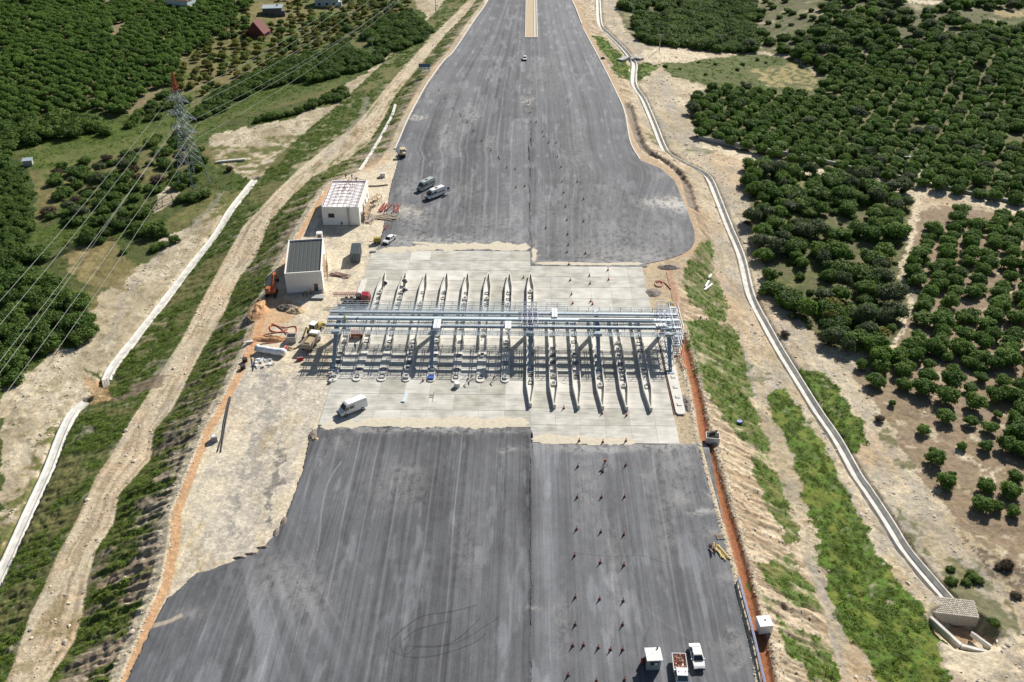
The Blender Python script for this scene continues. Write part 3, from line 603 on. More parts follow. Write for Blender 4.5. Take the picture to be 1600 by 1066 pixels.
# short pieces further off
def ribbon(name, label, cat, pts, w, h, material, dz=0.02):
    P = [G1(x, y) for x, y in pts]; q = MB()
    o = smooth_path([(p[0], p[1]) for p in P], 1.2); d = np.gradient(o, axis=0); nn = np.stack([-d[:, 1], d[:, 0]], -1); nn /= np.linalg.norm(nn, axis=1)[:, None]+1e-9
    Z = np.interp(np.linspace(0, 1, len(o)), np.linspace(0, 1, len(P)), [p[2] for p in P]) if len(P) > 1 else None
    Z = np.maximum(Z, hz(o[:, 0], o[:, 1])); vs = []
    for i in range(len(o)):
        for s, zz in ((-1, -.6), (-1, h), (1, h), (1, -.6)): vs.append((o[i][0]+nn[i][0]*w/2*s, o[i][1]+nn[i][1]*w/2*s, Z[i]+zz+dz))
    q.add(vs, [(i*4+j, (i+1)*4+j, (i+1)*4+(j+1) % 4, i*4+(j+1) % 4) for i in range(len(o)-1) for j in range(3)]+[(0,1,2,3), ((len(o)-1)*4,(len(o)-1)*4+3,(len(o)-1)*4+2,(len(o)-1)*4+1)], material)
    return obj(name, q, label=label, cat=cat)
ribbon('concrete_ditch', 'narrow white ditch lining on the slope above the flat roofed building', 'ditch', [(562,266),(580,240),(600,205),(612,182),(618,163)], 1.0, .12, WHITEC)
ribbon('concrete_slab', 'white concrete beam lying on the grass right of the pylon', 'slab', [(337,255),(360,252),(384,250)], 1.0, .5, WHITEC)
ribbon('orchard_wall', 'low grey wall along the dirt path at the foot of the dense citrus orchard', 'wall', [(1091,217),(1120,224),(1180,238),(1300,262),(1430,283)], .5, 1.0, GREYC)
ribbon('orchard_wall', 'grey wall right of the track junction beside the dirt road', 'wall', [(1462,292),(1520,305),(1600,322),(1680,338)], .5, 1.0, GREYC)
ribbon('bridge_parapet', 'grey concrete crossing over the storm drain far up on the right', 'bridge', [(968,96),(985,95),(1003,94)], 2.6, .8, GREYC)
# kerb of the upper road: precast pieces on each side
KERB = mat('kerb_concrete', (.62,.60,.56), .8, var=.1, scale=2)
def kerb(label, pts, w=.45, h=.28, off=0):
    o = smooth_path([W(x, y) for x, y in pts], 3.0); t = thing('kerb', label, 'kerb', (0, 0, 0)); n = 0
    for a, b_ in zip(o[:-1], o[1:]):
        q = MB(); v = (b_-a)*.985; q.bar((a[0], a[1], h/2-.1), (a[0]+v[0], a[1]+v[1], h/2-.1), w, KERB, h+.2); obj('kerb_stone', q, t); n += 1
kerb('white kerb along the left edge of the upper road', [(617,233),(622,222),(637,187),(650,162),(668,130),(693,96),(709,80),(741,32),(761,3),(790,-50)])
kerb('white kerb beside the upper road at the top right', [(894,2),(900,14),(909,38)])
kerb('pale kerb on the right edge of the upper road from the sign post down to the bend', [(911,44),(926,72),(941,100),(961,140),(976,175),(985,222),(1000,249)], .35, .16)
# central reserve
MEDS = mat('median_sand', (.46,.37,.24), .95, var=.3, scale=1.5, bump=.5)
x0 = W(821, 58)[0]; x1 = W(839.5, 58)[0]; ym = W(830, 59)[1]
q = MB(); q.box((x0+x1)/2, ym+140, .03, x1-x0-.5, 280, .1, MEDS); obj('central_reserve', q, kind='structure')
md = thing('median_kerb', 'pale kerb frame round the sandy central reserve of the upper road', 'kerb', (0, 0, 0))
for k in range(46):
    for xx in (x0, x1-1.2, x1):
        q = MB(); q.box(xx, ym+3+6.1*k, .12, .35, 6.0, .36, KERB); obj('kerb_stone', q, md)
q = MB(); q.box((x0+x1)/2, ym-.2, .12, x1-x0+.35, .35, .36, KERB); obj('kerb_stone', q, md)
# two outfall structures of stone masonry
def masonry_block(label, c, rz, lx, ly, lz, slope, nstones):
    t = thing('stone_outfall', label, 'culvert', c, rz)
    q = MB(); q.add([(-lx/2,-ly/2,-3),(lx/2,-ly/2,-3),(lx/2,ly/2,-3),(-lx/2,ly/2,-3),(-lx/2,-ly/2,lz),(lx/2,-ly/2,lz),(lx/2,ly/2,lz+slope),(-lx/2,ly/2,lz+slope)], [(3,2,1,0),(4,5,6,7),(0,1,5,4),(1,2,6,5),(2,3,7,6),(3,0,4,7)], MORTAR); obj('core_wall', q, t)
    nx, ny = nstones; protos = []
    for k in range(6):
        q = MB(); w = lx/nx*.44; h = ly/ny*.42; pts = [(math.cos(a)*w*random.uniform(.85, 1.12), math.sin(a)*h*random.uniform(.85, 1.12)) for a in [i*math.pi/3.5+.3 for i in range(7)]]
        q.poly(pts, -.05, .09, STONE); protos.append(q.mesh('stone'))
    for i in range(nx):
        for j in range(ny):
            x = -lx/2+lx/nx*(i+.5+(.25 if j % 2 else -.2)); y = -ly/2+ly/ny*(j+.5)
            o = obj('stone', random.choice(protos), t, (x, y, lz+slope*(y/ly+.5)+.02)); o.rotation_euler = (math.atan2(slope, ly), 0, random.uniform(-.2, .2))
    return t
cx, cy, cz = G1(1487, 962)
masonry_block('pale stone masonry culvert head where the right drain ends', (cx, cy+.3, -9.4), R(-8), 7.2, 3.6, .55, .15, (19, 9))
q = MB(); q.bar(W(1452, 968, -9.3)+(-9.3,), W(1500, 1012, -9.6)+(-9.6,), .5, WHITEC, 1.6); q.bar(W(1500, 1012, -9.6)+(-9.6,), W(1540, 1022, -9.8)+(-9.8,), .5, WHITEC, 1.4)
obj('wing_wall', q, label='pale curved wing wall in front of the stone culvert head', cat='wall')
q = MB(); q.bar(W(1517, 990, -10)+(-10,), W(1548, 1012, -10)+(-10,), .3, WHITEC, .9); obj('wing_wall', q, label='thin white wall edging the muddy basin below the culvert head', cat='wall')
q = MB(); P = [W(x, y, -10)+(-10,) for x, y in [(1556,1003),(1570,1006),(1585,1006),(1600,1003),(1640,1000)]]
for a, b_ in zip(P[:-1], P[1:]): q.bar(a, b_, .6, WHITEC, .5)
obj('white_pipe', q, label='white wrapped pipe line leaving the frame at the lower right', cat='pipe')
q = MB(); P = [W(x, y, -10)+(-9.9,) for x, y in [(1527,1018),(1531,1035),(1537,1066),(1545,1110)]]
for a, b_ in zip(P[:-1], P[1:]): q.bar(a, b_, 1.7, WHITEC, .5); q.bar((a[0]+.8,a[1],a[2]+.2), (b_[0]+.8,b_[1],b_[2]+.2), .25, WHITEC, .5)
obj('concrete_chute', q, label='white concrete chute heading down from the culvert basin at the bottom edge', cat='chute')
cx, cy = W(166, 601, -11.5)
t = masonry_block('small stone outfall chamber between the two white left drains', (cx, cy, -12.1), R(-62), 4.2, 1.6, .6, .2, (8, 3))

# ================================================================== TREES AND SHRUBS
def leafmat(name, c1, c2, tr=.25):
    m, n, l, b = nodes(name); b.inputs['Roughness'].default_value = .7; b.inputs['Specular IOR Level'].default_value = .15
    ge = n.new('ShaderNodeNewGeometry'); tc = n.new('ShaderNodeTexCoord'); no = n.new('ShaderNodeTexNoise'); no.inputs['Scale'].default_value = 1.1; no.inputs['Detail'].default_value = 5; no.inputs['Roughness'].default_value = .8
    l.new(tc.outputs['Object'], no.inputs[0]); oi = n.new('ShaderNodeObjectInfo')
    mr = n.new('ShaderNodeMapRange'); mr.inputs[1].default_value = .3; mr.inputs[2].default_value = .7; l.new(no.outputs[0], mr.inputs[0])
    ad = n.new('ShaderNodeMath'); ad.operation = 'MULTIPLY_ADD'; ad.inputs[1].default_value = .6; l.new(oi.outputs['Random'], ad.inputs[0]); 
    m2 = n.new('ShaderNodeMath'); m2.operation = 'MULTIPLY_ADD'; m2.inputs[1].default_value = .7; m2.inputs[2].default_value = -.15; l.new(mr.outputs[0], m2.inputs[0]); l.new(m2.outputs[0], ad.inputs[2])
    mx = n.new('ShaderNodeMix'); mx.data_type = 'RGBA'; mx.inputs['A'].default_value = c1+(1,); mx.inputs['B'].default_value = c2+(1,); l.new(ad.outputs[0], mx.inputs['Factor'])
    l.new(mx.outputs['Result'], b.inputs['Base Color'])
    tl = n.new('ShaderNodeBsdfTranslucent'); hs_ = n.new('ShaderNodeVectorMath'); hs_.operation = 'MULTIPLY'; hs_.inputs[1].default_value = (1.3, 1.5, .8); l.new(mx.outputs['Result'], hs_.inputs[0]); l.new(hs_.outputs[0], tl.inputs['Color'])
    ms = n.new('ShaderNodeMixShader'); ms.inputs[0].default_value = tr; l.new(b.outputs[0], ms.inputs[1]); l.new(tl.outputs[0], ms.inputs[2]); l.new(ms.outputs[0], n['Material Output'].inputs['Surface'])
    return m
LEAFM = {'citrus': leafmat('citrus_leaves', (.055,.116,.021), (.165,.250,.052)), 'yellow': leafmat('yellowish_leaves', (.08,.10,.02), (.24,.22,.055)),
         'olive': leafmat('grey_green_leaves', (.055,.08,.035), (.13,.16,.08)), 'dark': leafmat('dark_scrub_leaves', (.047,.096,.020), (.138,.205,.045)),
         'bare': leafmat('bare_twigs', (.07,.05,.035), (.13,.10,.07)), 'weed': leafmat('weed_leaves', (.085,.14,.014), (.20,.27,.035))}
BARK = mat('bark', (.12,.09,.065), .9, var=.3, scale=6)
def crown_mesh(name, kind, seed, rad=2.2, h=2.6, nleaf=1000, lobes=9, leaf=.30, flat=.8, lift=.5):
    r = random.Random(seed); q = MB(); m = LEAFM[kind]
    bl = [(Vector((0, 0, lift+h*.42)), rad*.72)]
    for k in range(lobes):
        a = 2*math.pi*k/lobes+r.uniform(-.4, .4); e = r.uniform(.1, .75); d = rad*r.uniform(.45, .72)
        bl.append((Vector((math.cos(a)*d, math.sin(a)*d, lift+h*(.15+e*.62))), rad*r.uniform(.30, .48)))
    # dark solid heart of each lobe keeps the sky out of the crown
    for c, s in bl:
        rings = 3; seg = 6; o = []; s2 = s*.72
        vs = [c+Vector((0, 0, s2*flat))]
        for i in range(1, rings):
            th = math.pi*i/rings
            for j in range(seg): ph = 2*math.pi*j/seg+r.uniform(-.2, .2); k = r.uniform(.85, 1.1); vs.append(c+Vector((math.sin(th)*math.cos(ph)*s2*k, math.sin(th)*math.sin(ph)*s2*k, math.cos(th)*s2*flat*k)))
        vs.append(c-Vector((0, 0, s2*flat))); fs = [(0, 1+j, 1+(j+1) % seg) for j in range(seg)]
        for i in range(rings-2):
            for j in range(seg): fs.append((1+i*seg+j, 1+(i+1)*seg+j, 1+(i+1)*seg+(j+1) % seg, 1+i*seg+(j+1) % seg))
        L = len(vs)-1; fs += [(L, 1+(rings-2)*seg+(j+1) % seg, 1+(rings-2)*seg+j) for j in range(seg)]
        q.add(vs, fs, m)
    wts = [s*s for c, s in bl]
    for i in range(nleaf):
        c, s = r.choices(bl, wts)[0]
        z = r.uniform(-.55, 1); ph = r.uniform(0, 2*math.pi); sn = math.sqrt(1-z*z); d = Vector((sn*math.cos(ph), sn*math.sin(ph), z))
        p = c+Vector((d.x, d.y, d.z*flat))*s*r.uniform(.72, 1.12)
        nrm = (d+Vector((r.uniform(-.7, .7), r.uniform(-.7, .7), r.uniform(-.1, 1.1)))).normalized()
        u = nrm.orthogonal().normalized(); u.rotate(Matrix.Rotation(r.uniform(0, 6.28), 3, nrm)); v = nrm.cross(u); w = leaf*r.uniform(.5, 1.2)
        q.add([p-u*w, p+v*w*.55, p+u*w, p-v*w*.55+nrm*w*.3], [(0, 1, 2, 3)], m)
    me = bpy.data.meshes.new(name); me.from_pydata(q.v, [], q.f); me.materials.append(m); return me
def trunk_mesh(h=1.6, s=1.0):
    q = MB(); q.tube([(0, 0, -.3), (0, 0, .2), (.05, .03, h*.6), (0, 0, h)], [.17*s, .12*s, .10*s, .08*s], BARK, 7)
    for a in (0.3, 2.4, 4.5): q.tube([(0, 0, h*.45), (math.cos(a)*.5*s, math.sin(a)*.5*s, h), (math.cos(a)*.95*s, math.sin(a)*.95*s, h*1.5)], [.08*s, .055*s, .03*s], BARK, 5)
    return q.mesh('trunk')
CR_ = {'citrus': [crown_mesh('crown', 'citrus', 10+k, 2.15, 2.9, 1150, 10, .27, .85, .35) for k in range(6)],
       'yellow': [crown_mesh('crown', 'yellow', 30+k, 1.6, 2.6, 420, 6, .30, .9, .4) for k in range(3)],
       'olive': [crown_mesh('crown', 'olive', 40+k, 2.3, 3.4, 1000, 10, .26, .9, .6) for k in range(3)],
       'dark': [crown_mesh('crown', 'dark', 50+k, 2.5, 3.0, 1000, 11, .28, .8, -.1) for k in range(4)],
       'bare': [crown_mesh('crown', 'bare', 60+k, 2.2, 2.6, 700, 8, .22, .8, .0) for k in range(2)]}
TRUNK = trunk_mesh()
def field(poly, sx, sy, ang, jit, prob=1.0, zref=-10, seed=0, avoid=(), mask=None):
    r = np.random.default_rng(seed); P = np.array(poly, float); X, Y = W(P[:, 0], np.maximum(P[:, 1], -60), zref)
    c, s = math.cos(ang), math.sin(ang); U = X*c+Y*s; Vv = -X*s+Y*c
    us = np.arange(U.min()-sx, U.max()+sx, sx); vs = np.arange(Vv.min()-sy, Vv.max()+sy, sy)
    u, v = np.meshgrid(us, vs); u = u+r.normal(0, jit, u.shape); v = v+r.normal(0, jit, v.shape); u = u.ravel(); v = v.ravel()
    X = u*c-v*s; Y = u*s+v*c; Z = hz(X, Y); px, py = proj(X, Y, Z+1.2)
    k = inpoly(px, py, poly) & (r.random(len(X)) < prob)
    for a in avoid: k &= ~inpoly(px, py, a)
    if mask is not None: k &= mask(X, Y)
    return X[k], Y[k], Z[k]
TREES = []   # kind, x, y, z, scale, zone
def addf(kind, zone, pts, lo, hi, seed=0, mix=None):
    r = random.Random(seed)
    for x, y, z in zip(*pts):
        kk = kind
        if mix:
            t = r.random(); acc = 0
            for a, p in mix:
                acc += p
                if t < acc: kk = a; break
        TREES.append([kk, float(x), float(y), float(z)-.08, r.uniform(lo, hi), zone])
# sparse lower-right orchard: traced one by one (crown centres and radii)
SP = [(590,140,42),(740,75,52),(695,150,60),(670,250,62),(890,30,60),(920,90,55),(865,150,50),(835,185,55),(850,270,55),(1010,140,40),(1000,215,60),(970,300,75),(1060,50,60),(1120,95,40),(1190,50,70),(1155,180,45),(1150,250,65),(1260,285,45),(1120,350,75),(1115,470,55),(1330,220,45),(1465,245,50),(1290,390,65),(1435,445,30),(1310,110,60),(1400,140,60),(1490,120,85),(1420,340,65),(1490,330,60),(1550,330,50),(780,370,25),(970,545,42),(1265,490,45),(1380,535,50),(1210,640,32),(1360,645,42),(1030,665,28),(1045,730,62),(1145,820,30),(1115,870,55),(1360,900,55),(1330,1015,60),(1430,1020,42),(1490,650,65),(1560,560,80),(1540,480,50),(1575,670,60),(1545,830,50),(1515,930,65),(1580,430,60),(1535,1050,42),(1575,270,50),(1320,160,50),(1250,130,50)]
SPP = [(1200+x*.2513, 532+y*.2513, r*.2513) for x, y, r in SP]
gx, gy, gz = G([a for a, b_, c in SPP], [b_ for a, b_, c in SPP], 1.4)
for (a, b_, r_), x, y, z in zip(SPP, gx, gy, gz):
    sc = FPX/math.hypot(y, CAMH-z); TREES.append(['citrus', float(x), float(y), float(z), float(np.clip(r_/sc/2.1, .4, 1.5)), 'sparse'])
TRK = [(1425,300),(1450,300),(1432,400),(1420,430),(1436,470),(1418,520),(1402,552),(1380,552),(1402,500),(1408,470),(1396,430),(1404,395)]
O3T = [(1438,332),(1470,322),(1700,352),(1700,560),(1600,560),(1500,545),(1400,560),(1345,560),(1390,548),(1425,520),(1440,470),(1425,430)]
AN3 = math.atan2(*(lambda a, b_: (b_[1]-a[1], b_[0]-a[0]))(W(1452, 531, -10), W(1515, 358, -10)))
p = field(O3T, 4.7, 5.3, AN3, .80, .93, seed=1, avoid=[[(1440,318),(1475,318),(1480,345),(1440,352)]]); addf('citrus', 'rows', p, .95, 1.3, 1)
p = field([(1600,545),(1720,545),(1720,900),(1640,860),(1600,840)], 4.7, 5.2, AN3, .5, .9, seed=2); addf('citrus', 'rows', p, .8, 1.1, 2)
p = field(O2, 4.3, 4.6, .5, 1.1, .80, seed=3, avoid=[TRK, [(1225,340),(1330,330),(1345,352),(1280,360)], [(1320,370),(1420,372),(1400,395),(1320,390)], [(1200,400),(1265,420),(1270,470),(1210,450)], [(1300,440),(1360,455),(1330,475)]]); addf('citrus', 'scrub', p, .95, 1.55, 3, [('citrus', .62), ('olive', .20), ('dark', .16), ('yellow', .02)])
p = field(O2, 3.4, 3.6, .2, 1.2, .45, seed=33, avoid=[TRK]); addf('dark', 'scrub', p, .28, .6, 33)
# traced accents of the middle block
for k, a, b_, s in [('yellow',1302,478,1.5),('yellow',1300,497,1.3),('olive',1302,530,1.2),('olive',1355,520,1.2),('olive',1382,495,1.0),('olive',1408,245,1.0),('bare',1168,344,.5),('bare',1228,518,.6),('bare',1376,650,.55)]:
    x, y, z = G1(a, b_, 1.3); TREES.append([k, x, y, z, s, 'accent'])
O1T = O1
p = field(O1T, 5.0, 5.3, AN3, .55, .965, seed=4, avoid=[[(1170,108),(1282,95),(1285,142),(1180,142)], [(1525,105),(1548,107),(1540,122),(1525,120)], [(1420,190),(1450,192),(1440,212),(1425,208)], [(1560,205),(1600,205),(1600,228),(1570,225)]]); addf('citrus', 'dense', p, 1.0, 1.35, 4, [('citrus', .95), ('olive', .05)])
p = field([(1080,70),(1150,80),(1240,86),(1330,92),(1500,75),(1700,75),(1700,-60),(1260,-60),(1180,-30),(1180,40),(1100,50)], 5.6, 5.6, .3, 1.5, .80, seed=5, avoid=[[(1180,-20),(1290,-20),(1280,45),(1200,60)], [(1410,-60),(1485,-60),(1480,10),(1410,12)], [(1500,15),(1700,10),(1700,45),(1520,38)], [(1420,10),(1445,12),(1440,40),(1422,38)]]); addf('citrus', 'far wood', p, .9, 1.6, 5, [('citrus', .45), ('dark', .45), ('olive', .10)])
p = field([(970,-60),(1100,-60),(1180,-30),(1180,75),(1150,80),(1080,72),(1000,68),(995,45),(990,25),(1035,22),(1020,8),(972,20)], 4.8, 4.6, .3, 1.2, .95, seed=6); addf('dark', 'hedge', p, 1.0, 1.6, 6)
p = field([(1185,-30),(1290,-30),(1280,45),(1200,60)], 9, 8, .3, 1.2, .6, seed=16); addf('dark', 'hedge', p, .6, .9, 6)
p = field(FIELD, 7, 7, .3, 2, .35, seed=7, avoid=[[(1170,108),(1282,95),(1285,142),(1180,142)]]); addf('dark', 'scrub', p, .3, .6, 7)
# left side
LO = [(-60,-60),(400,-60),(400,0),(370,20),(340,55),(290,85),(275,108),(262,132),(215,150),(205,178),(140,168),(60,182),(-60,190)]
p = field(LO, 4.9, 4.9, -.6, .6, .965, zref=-13, seed=8, avoid=[[(175,35),(203,30),(195,50),(172,58)], [(250,52),(268,50),(262,68),(250,68)], [(30,0),(42,0),(42,18),(34,20)], [(205,165),(225,150),(205,175),(190,182)], [(268,-12),(304,-12),(302,12),(266,12)], [(50,80),(62,80),(60,92),(50,92)]]); addf('citrus', 'left', p, 1.0, 1.35, 8)
YO = [(400,0),(370,20),(340,55),(290,85),(275,108),(262,132),(300,150),(340,140),(400,112),(450,88),(500,75),(550,65),(600,35),(640,10),(640,-60),(400,-60)]
p = field(YO, 5.6, 5.6, .25, .9, .82, zref=-13, seed=9, avoid=[[(400,0),(445,0),(445,32),(400,32)], [(485,-15),(540,-15),(540,14),(485,14)], [(388,34),(422,34),(425,62),(388,62)]]); addf('yellow', 'young', p, .8, 1.35, 9, [('yellow', .72), ('citrus', .14), ('dark', .14)])
HG = [(330,145),(400,112),(450,90),(500,78),(545,70),(580,88),(592,72),(560,55),(600,25),(640,15),(668,40),(674,52),(650,66),(600,84),(592,98),(560,108),(500,122),(460,128),(400,138),(340,172),(300,190)]
p = field(HG, 3.5, 3.6, .3, .9, .92, zref=-12, seed=10); addf('dark', 'hedge', p, .75, 1.25, 10)
p = field([(455,172),(480,160),(520,140),(540,132),(541,150),(515,160),(470,178),(452,185),(400,192),(400,182)], 3.2, 3.2, .3, .6, .9, zref=-10, seed=11); addf('dark', 'hedge', p, .6, .95, 11)
p = field([(75,262),(120,240),(200,235),(240,215),(300,200),(330,265),(300,290),(250,300),(220,345),(255,360),(240,375),(190,350),(160,385),(110,370),(75,340)], 5.0, 4.6, .2, 1.3, .72, zref=-13, seed=12); addf('dark', 'scrub', p, .6, 1.2, 12, [('dark', .72), ('bare', .14), ('olive', .14)])
p = field([(170,385),(210,390),(250,365),(300,345),(280,370),(230,400),(180,400)], 5, 4.4, .2, 1.2, .6, zref=-13, seed=13); addf('dark', 'scrub', p, .4, .8, 13)
p = field([(-60,380),(30,400),(60,370),(70,430),(100,445),(125,470),(140,500),(132,530),(90,535),(60,560),(30,600),(-60,640)], 4.2, 4.2, .2, 1.1, .93, zref=-13, seed=14); addf('dark', 'hedge', p, .9, 1.5, 14)
p = field([(-60,200),(30,180),(60,185),(130,180),(170,190),(165,208),(110,212),(40,225),(20,260),(-60,250)], 6.2, 5.0, .2, 1.0, .85, zref=-13, seed=15); addf('dark', 'hedge', p, 1.1, 1.75, 15)
p = field([(-60,240),(35,262),(50,300),(46,370),(20,400),(-60,400)], 2.8, 2.8, .2, .6, .95, zref=-13, seed=17); addf('dark', 'hedge', p, .55, .8, 17)
p = field([(200,175),(262,140),(300,150),(280,178),(230,190),(200,200)], 4.6, 4.6, .2, 1.2, .75, zref=-13, seed=18); addf('dark', 'hedge', p, .6, 1.1, 18)
p = field([(1480,868),(1530,880),(1560,920),(1590,985),(1540,990),(1500,950),(1478,905)], 3.4, 3.2, .2, .9, .72, zref=-10, seed=19); addf('dark', 'gully', p, .22, .5, 19)
p = field([(1520,850),(1560,870),(1640,900),(1640,960),(1600,940),(1560,905)], 3.4, 3.2, .2, .9, .8, zref=-10, seed=20); addf('bare', 'gully', p, .3, .6, 20)
for a, b_, s in [(242,356,1.45),(84,195,0),(14,205,0),(358,262,.7),(302,305,1.1),(320,300,.9),(283,308,.9)]:
    if s: x, y, z = G1(a, b_, 1.5*s); TREES.append(['bare' if a == 358 else 'dark', x, y, z, s, 'lone'])
INFO = {'citrus': ('citrus_tree', 'tree'), 'yellow': ('young_tree', 'tree'), 'olive': ('olive_tree', 'tree'), 'dark': ('scrub_bush', 'bush'), 'bare': ('bare_bush', 'bush')}
LAB = {('citrus','sparse'): 'small round citrus tree on the bare brown soil of the lower right orchard', ('citrus','rows'): 'dark green citrus tree in the rows right of the rutted track', ('citrus','scrub'): 'citrus tree in the overgrown plot between the drain and the rutted track',
       ('citrus','dense'): 'citrus tree of the closed dark orchard above the path wall', ('citrus','far wood'): 'green tree of the mixed wood at the top right', ('citrus','left'): 'citrus tree of the large orchard at the top left', ('citrus','young'): 'darker tree among the yellowish young trees at the top left',
       ('yellow','young'): 'small yellowish tree in the young orchard left of the hedge', ('yellow','scrub'): 'yellowish tree in the overgrown plot beside the rutted track', ('yellow','accent'): 'tall yellow green tree at the lower edge of the overgrown plot',
       ('olive','scrub'): 'grey green olive tree in the overgrown plot beside the rutted track', ('olive','accent'): 'grey green olive tree near the foot of the overgrown plot', ('olive','dense'): 'greyish tree among the dark citrus above the path wall', ('olive','far wood'): 'greyish tree in the mixed wood at the top right',
       ('dark','scrub'): 'low dark bush in rough grass', ('dark','hedge'): 'dark leafy bush growing in a thick belt of scrub', ('dark','far wood'): 'dark rounded tree of the mixed wood at the top right', ('dark','young'): 'dark shrub among the yellowish young trees at the top left', ('dark','gully'): 'small scrub bush above the dark gully at the lower right', ('dark','lone'): 'large dark bush standing alone in the meadow near the pylon',
       ('bare','scrub'): 'brown leafless bush in the scrub left of the pylon', ('bare','accent'): 'brown twiggy bush beside the right drain', ('bare','gully'): 'brown bramble in the dark gully at the lower right', ('bare','lone'): 'blackish bush beside the white beam right of the pylon', ('olive','scrub'): 'grey green tree'}
SHORT = {('citrus','sparse'): 'citrus on bare soil', ('citrus','rows'): 'citrus in spaced rows', ('citrus','scrub'): 'citrus in weedy plot', ('citrus','dense'): 'citrus in closed orchard', ('citrus','far wood'): 'tree in mixed wood', ('citrus','left'): 'citrus in left orchard', ('citrus','young'): 'dark tree among yellowish ones',
 ('yellow','young'): 'yellowish young tree', ('yellow','scrub'): 'yellowish tree', ('yellow','accent'): 'yellow green tree', ('olive','scrub'): 'grey green tree', ('olive','accent'): 'grey green olive tree', ('olive','dense'): 'greyish tree in orchard', ('olive','far wood'): 'greyish tree in mixed wood', ('dark','scrub'): 'dark bush in grass', ('dark','hedge'): 'dark bush in thick belt', ('dark','far wood'): 'dark tree in wood', ('dark','young'): 'dark shrub among yellowish trees', ('dark','gully'): 'scrub bush by the gully', ('dark','lone'): 'dark bush standing alone',
 ('bare','scrub'): 'brown leafless bush', ('bare','accent'): 'brown twiggy bush', ('bare','gully'): 'brown bramble by the gully', ('bare','lone'): 'blackish bush standing alone'}
ROWS = [(45, 'at the top edge'), (80, 'just below the top edge'), (115, 'level with the far car'), (150, 'just below the far car'), (195, 'level with the pylon arms'), (235, 'above the road roller'), (275, 'level with the road roller'), (315, 'level with the minibuses'), (355, 'below the minibuses'), (395, 'level with the container'), (430, 'above the island tips'), (470, 'level with the island tips'), (515, 'level with the gantry'), (555, 'level with the column tops'), (595, 'level with the column feet'), (640, 'level with the van'), (690, 'level with near slab edge'), (740, 'level with top near cones'), (800, 'above the yellow planks'), (870, 'level with the yellow planks'), (940, 'above the culvert head'), (2000, 'near the bottom')]
COLS = [(40, 'at the left frame edge'), (90, 'near the left frame edge'), (150, 'well left of the pylon'), (215, 'left of the pylon'), (265, 'just left of the pylon'), (290, 'aligned with the pylon left half'), (330, 'aligned with the pylon'), (390, 'right of the pylon'), (425, 'aligned with the red hut'), (470, 'aligned with the grey roofed house'), (540, 'aligned with the blue white house'), (580, 'right of the small houses'), (620, 'near the upper road'), (660, 'nearer the upper road'), (700, 'nearest the upper road'), (1040, 'beside the storm drain'), (1100, 'nearest the storm drain'), (1150, 'close to the drain'), (1195, 'a bit right of the drain'), (1235, 'right of the drain'), (1275, 'well right of the drain'), (1315, 'mid way to the track'), (1355, 'left of the track'), (1395, 'just left of the track'), (1435, 'beside the track'), (1475, 'just right of the track'), (1515, 'right of the track'), (1545, 'short of the right edge'), (1575, 'near the right edge'), (5000, 'at the right edge')]
def label_for(kind, t, a, b):
    s = t[4]; sz = 'small' if s < .8 else ('medium' if s < 1.12 else 'large')
    return '%s %s %s, %s' % (sz, SHORT.get((kind, t[5]), 'leafy tree'), next(w for k, w in ROWS if b < k), next(w for k, w in COLS if a < k))
def far_key(t): return -(t[4]/math.hypot(t[2], CAMH-t[3]))
CAP = {'citrus': 300, 'yellow': 130, 'olive': 60, 'dark': 200, 'bare': 25}
rest = []
for kind in CAP:
    L = [t for t in TREES if t[0] == kind]; vis = []; out = []
    for t in L:
        a, b_ = proj(t[1], t[2], t[3]+1.5); (vis if -8 < a < 1608 and -8 < b_ < 1074 else out).append(t)
    vis.sort(key=far_key); rest += vis[CAP[kind]:]+out
    nm, cat = INFO[kind]
    labs = {}
    for t in vis[:CAP[kind]]:
        a, b_ = proj(t[1], t[2], t[3]+1.5); lab = label_for(kind, t, float(a), float(b_)).replace('the ', ''); labs.setdefault(lab, []).append((float(a), id(t)))
    final = {}
    for lab, L_ in labs.items():
        L_.sort(); n_l = len(L_)
        for i_l, (_, k_l) in enumerate(L_):
            ex = '' if n_l == 1 else ((', left one', ', right one')[i_l] if n_l == 2 else (', leftmost' if i_l == 0 else ', rightmost' if i_l == n_l-1 else ', %s from left' % ['', 'second', 'third', 'fourth', 'fifth', 'sixth', 'seventh', 'eighth', 'ninth', 'tenth', 'eleventh', 'twelfth'][min(i_l, 11)]))
            w_ = lab+ex; w_ = w_ if len(w_.split()) <= 16 else w_.split(' ', 1)[1]; w_ = ' '.join(w_.split()[:16]); final[k_l] = w_
    for i, t in enumerate(vis[:CAP[kind]]):
        lab = final[id(t)]
        r = thing(nm, lab, cat, (t[1], t[2], t[3]), random.uniform(0, 6.28), lab.split(' ', 1)[1] if False else {'citrus': 'citrus trees', 'yellow': 'yellowish young trees', 'olive': 'grey green olive trees', 'dark': 'dark scrub bushes', 'bare': 'brown bushes'}[kind]+' '+t[5].replace('rows', 'in rows').replace('sparse', 'on bare soil').replace('scrub', 'in rough ground').replace('dense', 'of the closed orchard').replace('left', 'of the left orchard').replace('young', 'of the young orchard').replace('hedge', 'of the thick belts').replace('far wood', 'of the far wood').replace('gully', 'of the gully').replace('accent', 'standing out by colour').replace('lone', 'standing alone'))
        s = t[4]; r.scale = (s*random.uniform(.92, 1.1), s*random.uniform(.92, 1.1), s*random.uniform(.85, 1.12))
        obj('crown', random.choice(CR_[kind]), r); obj('trunk', TRUNK, r)
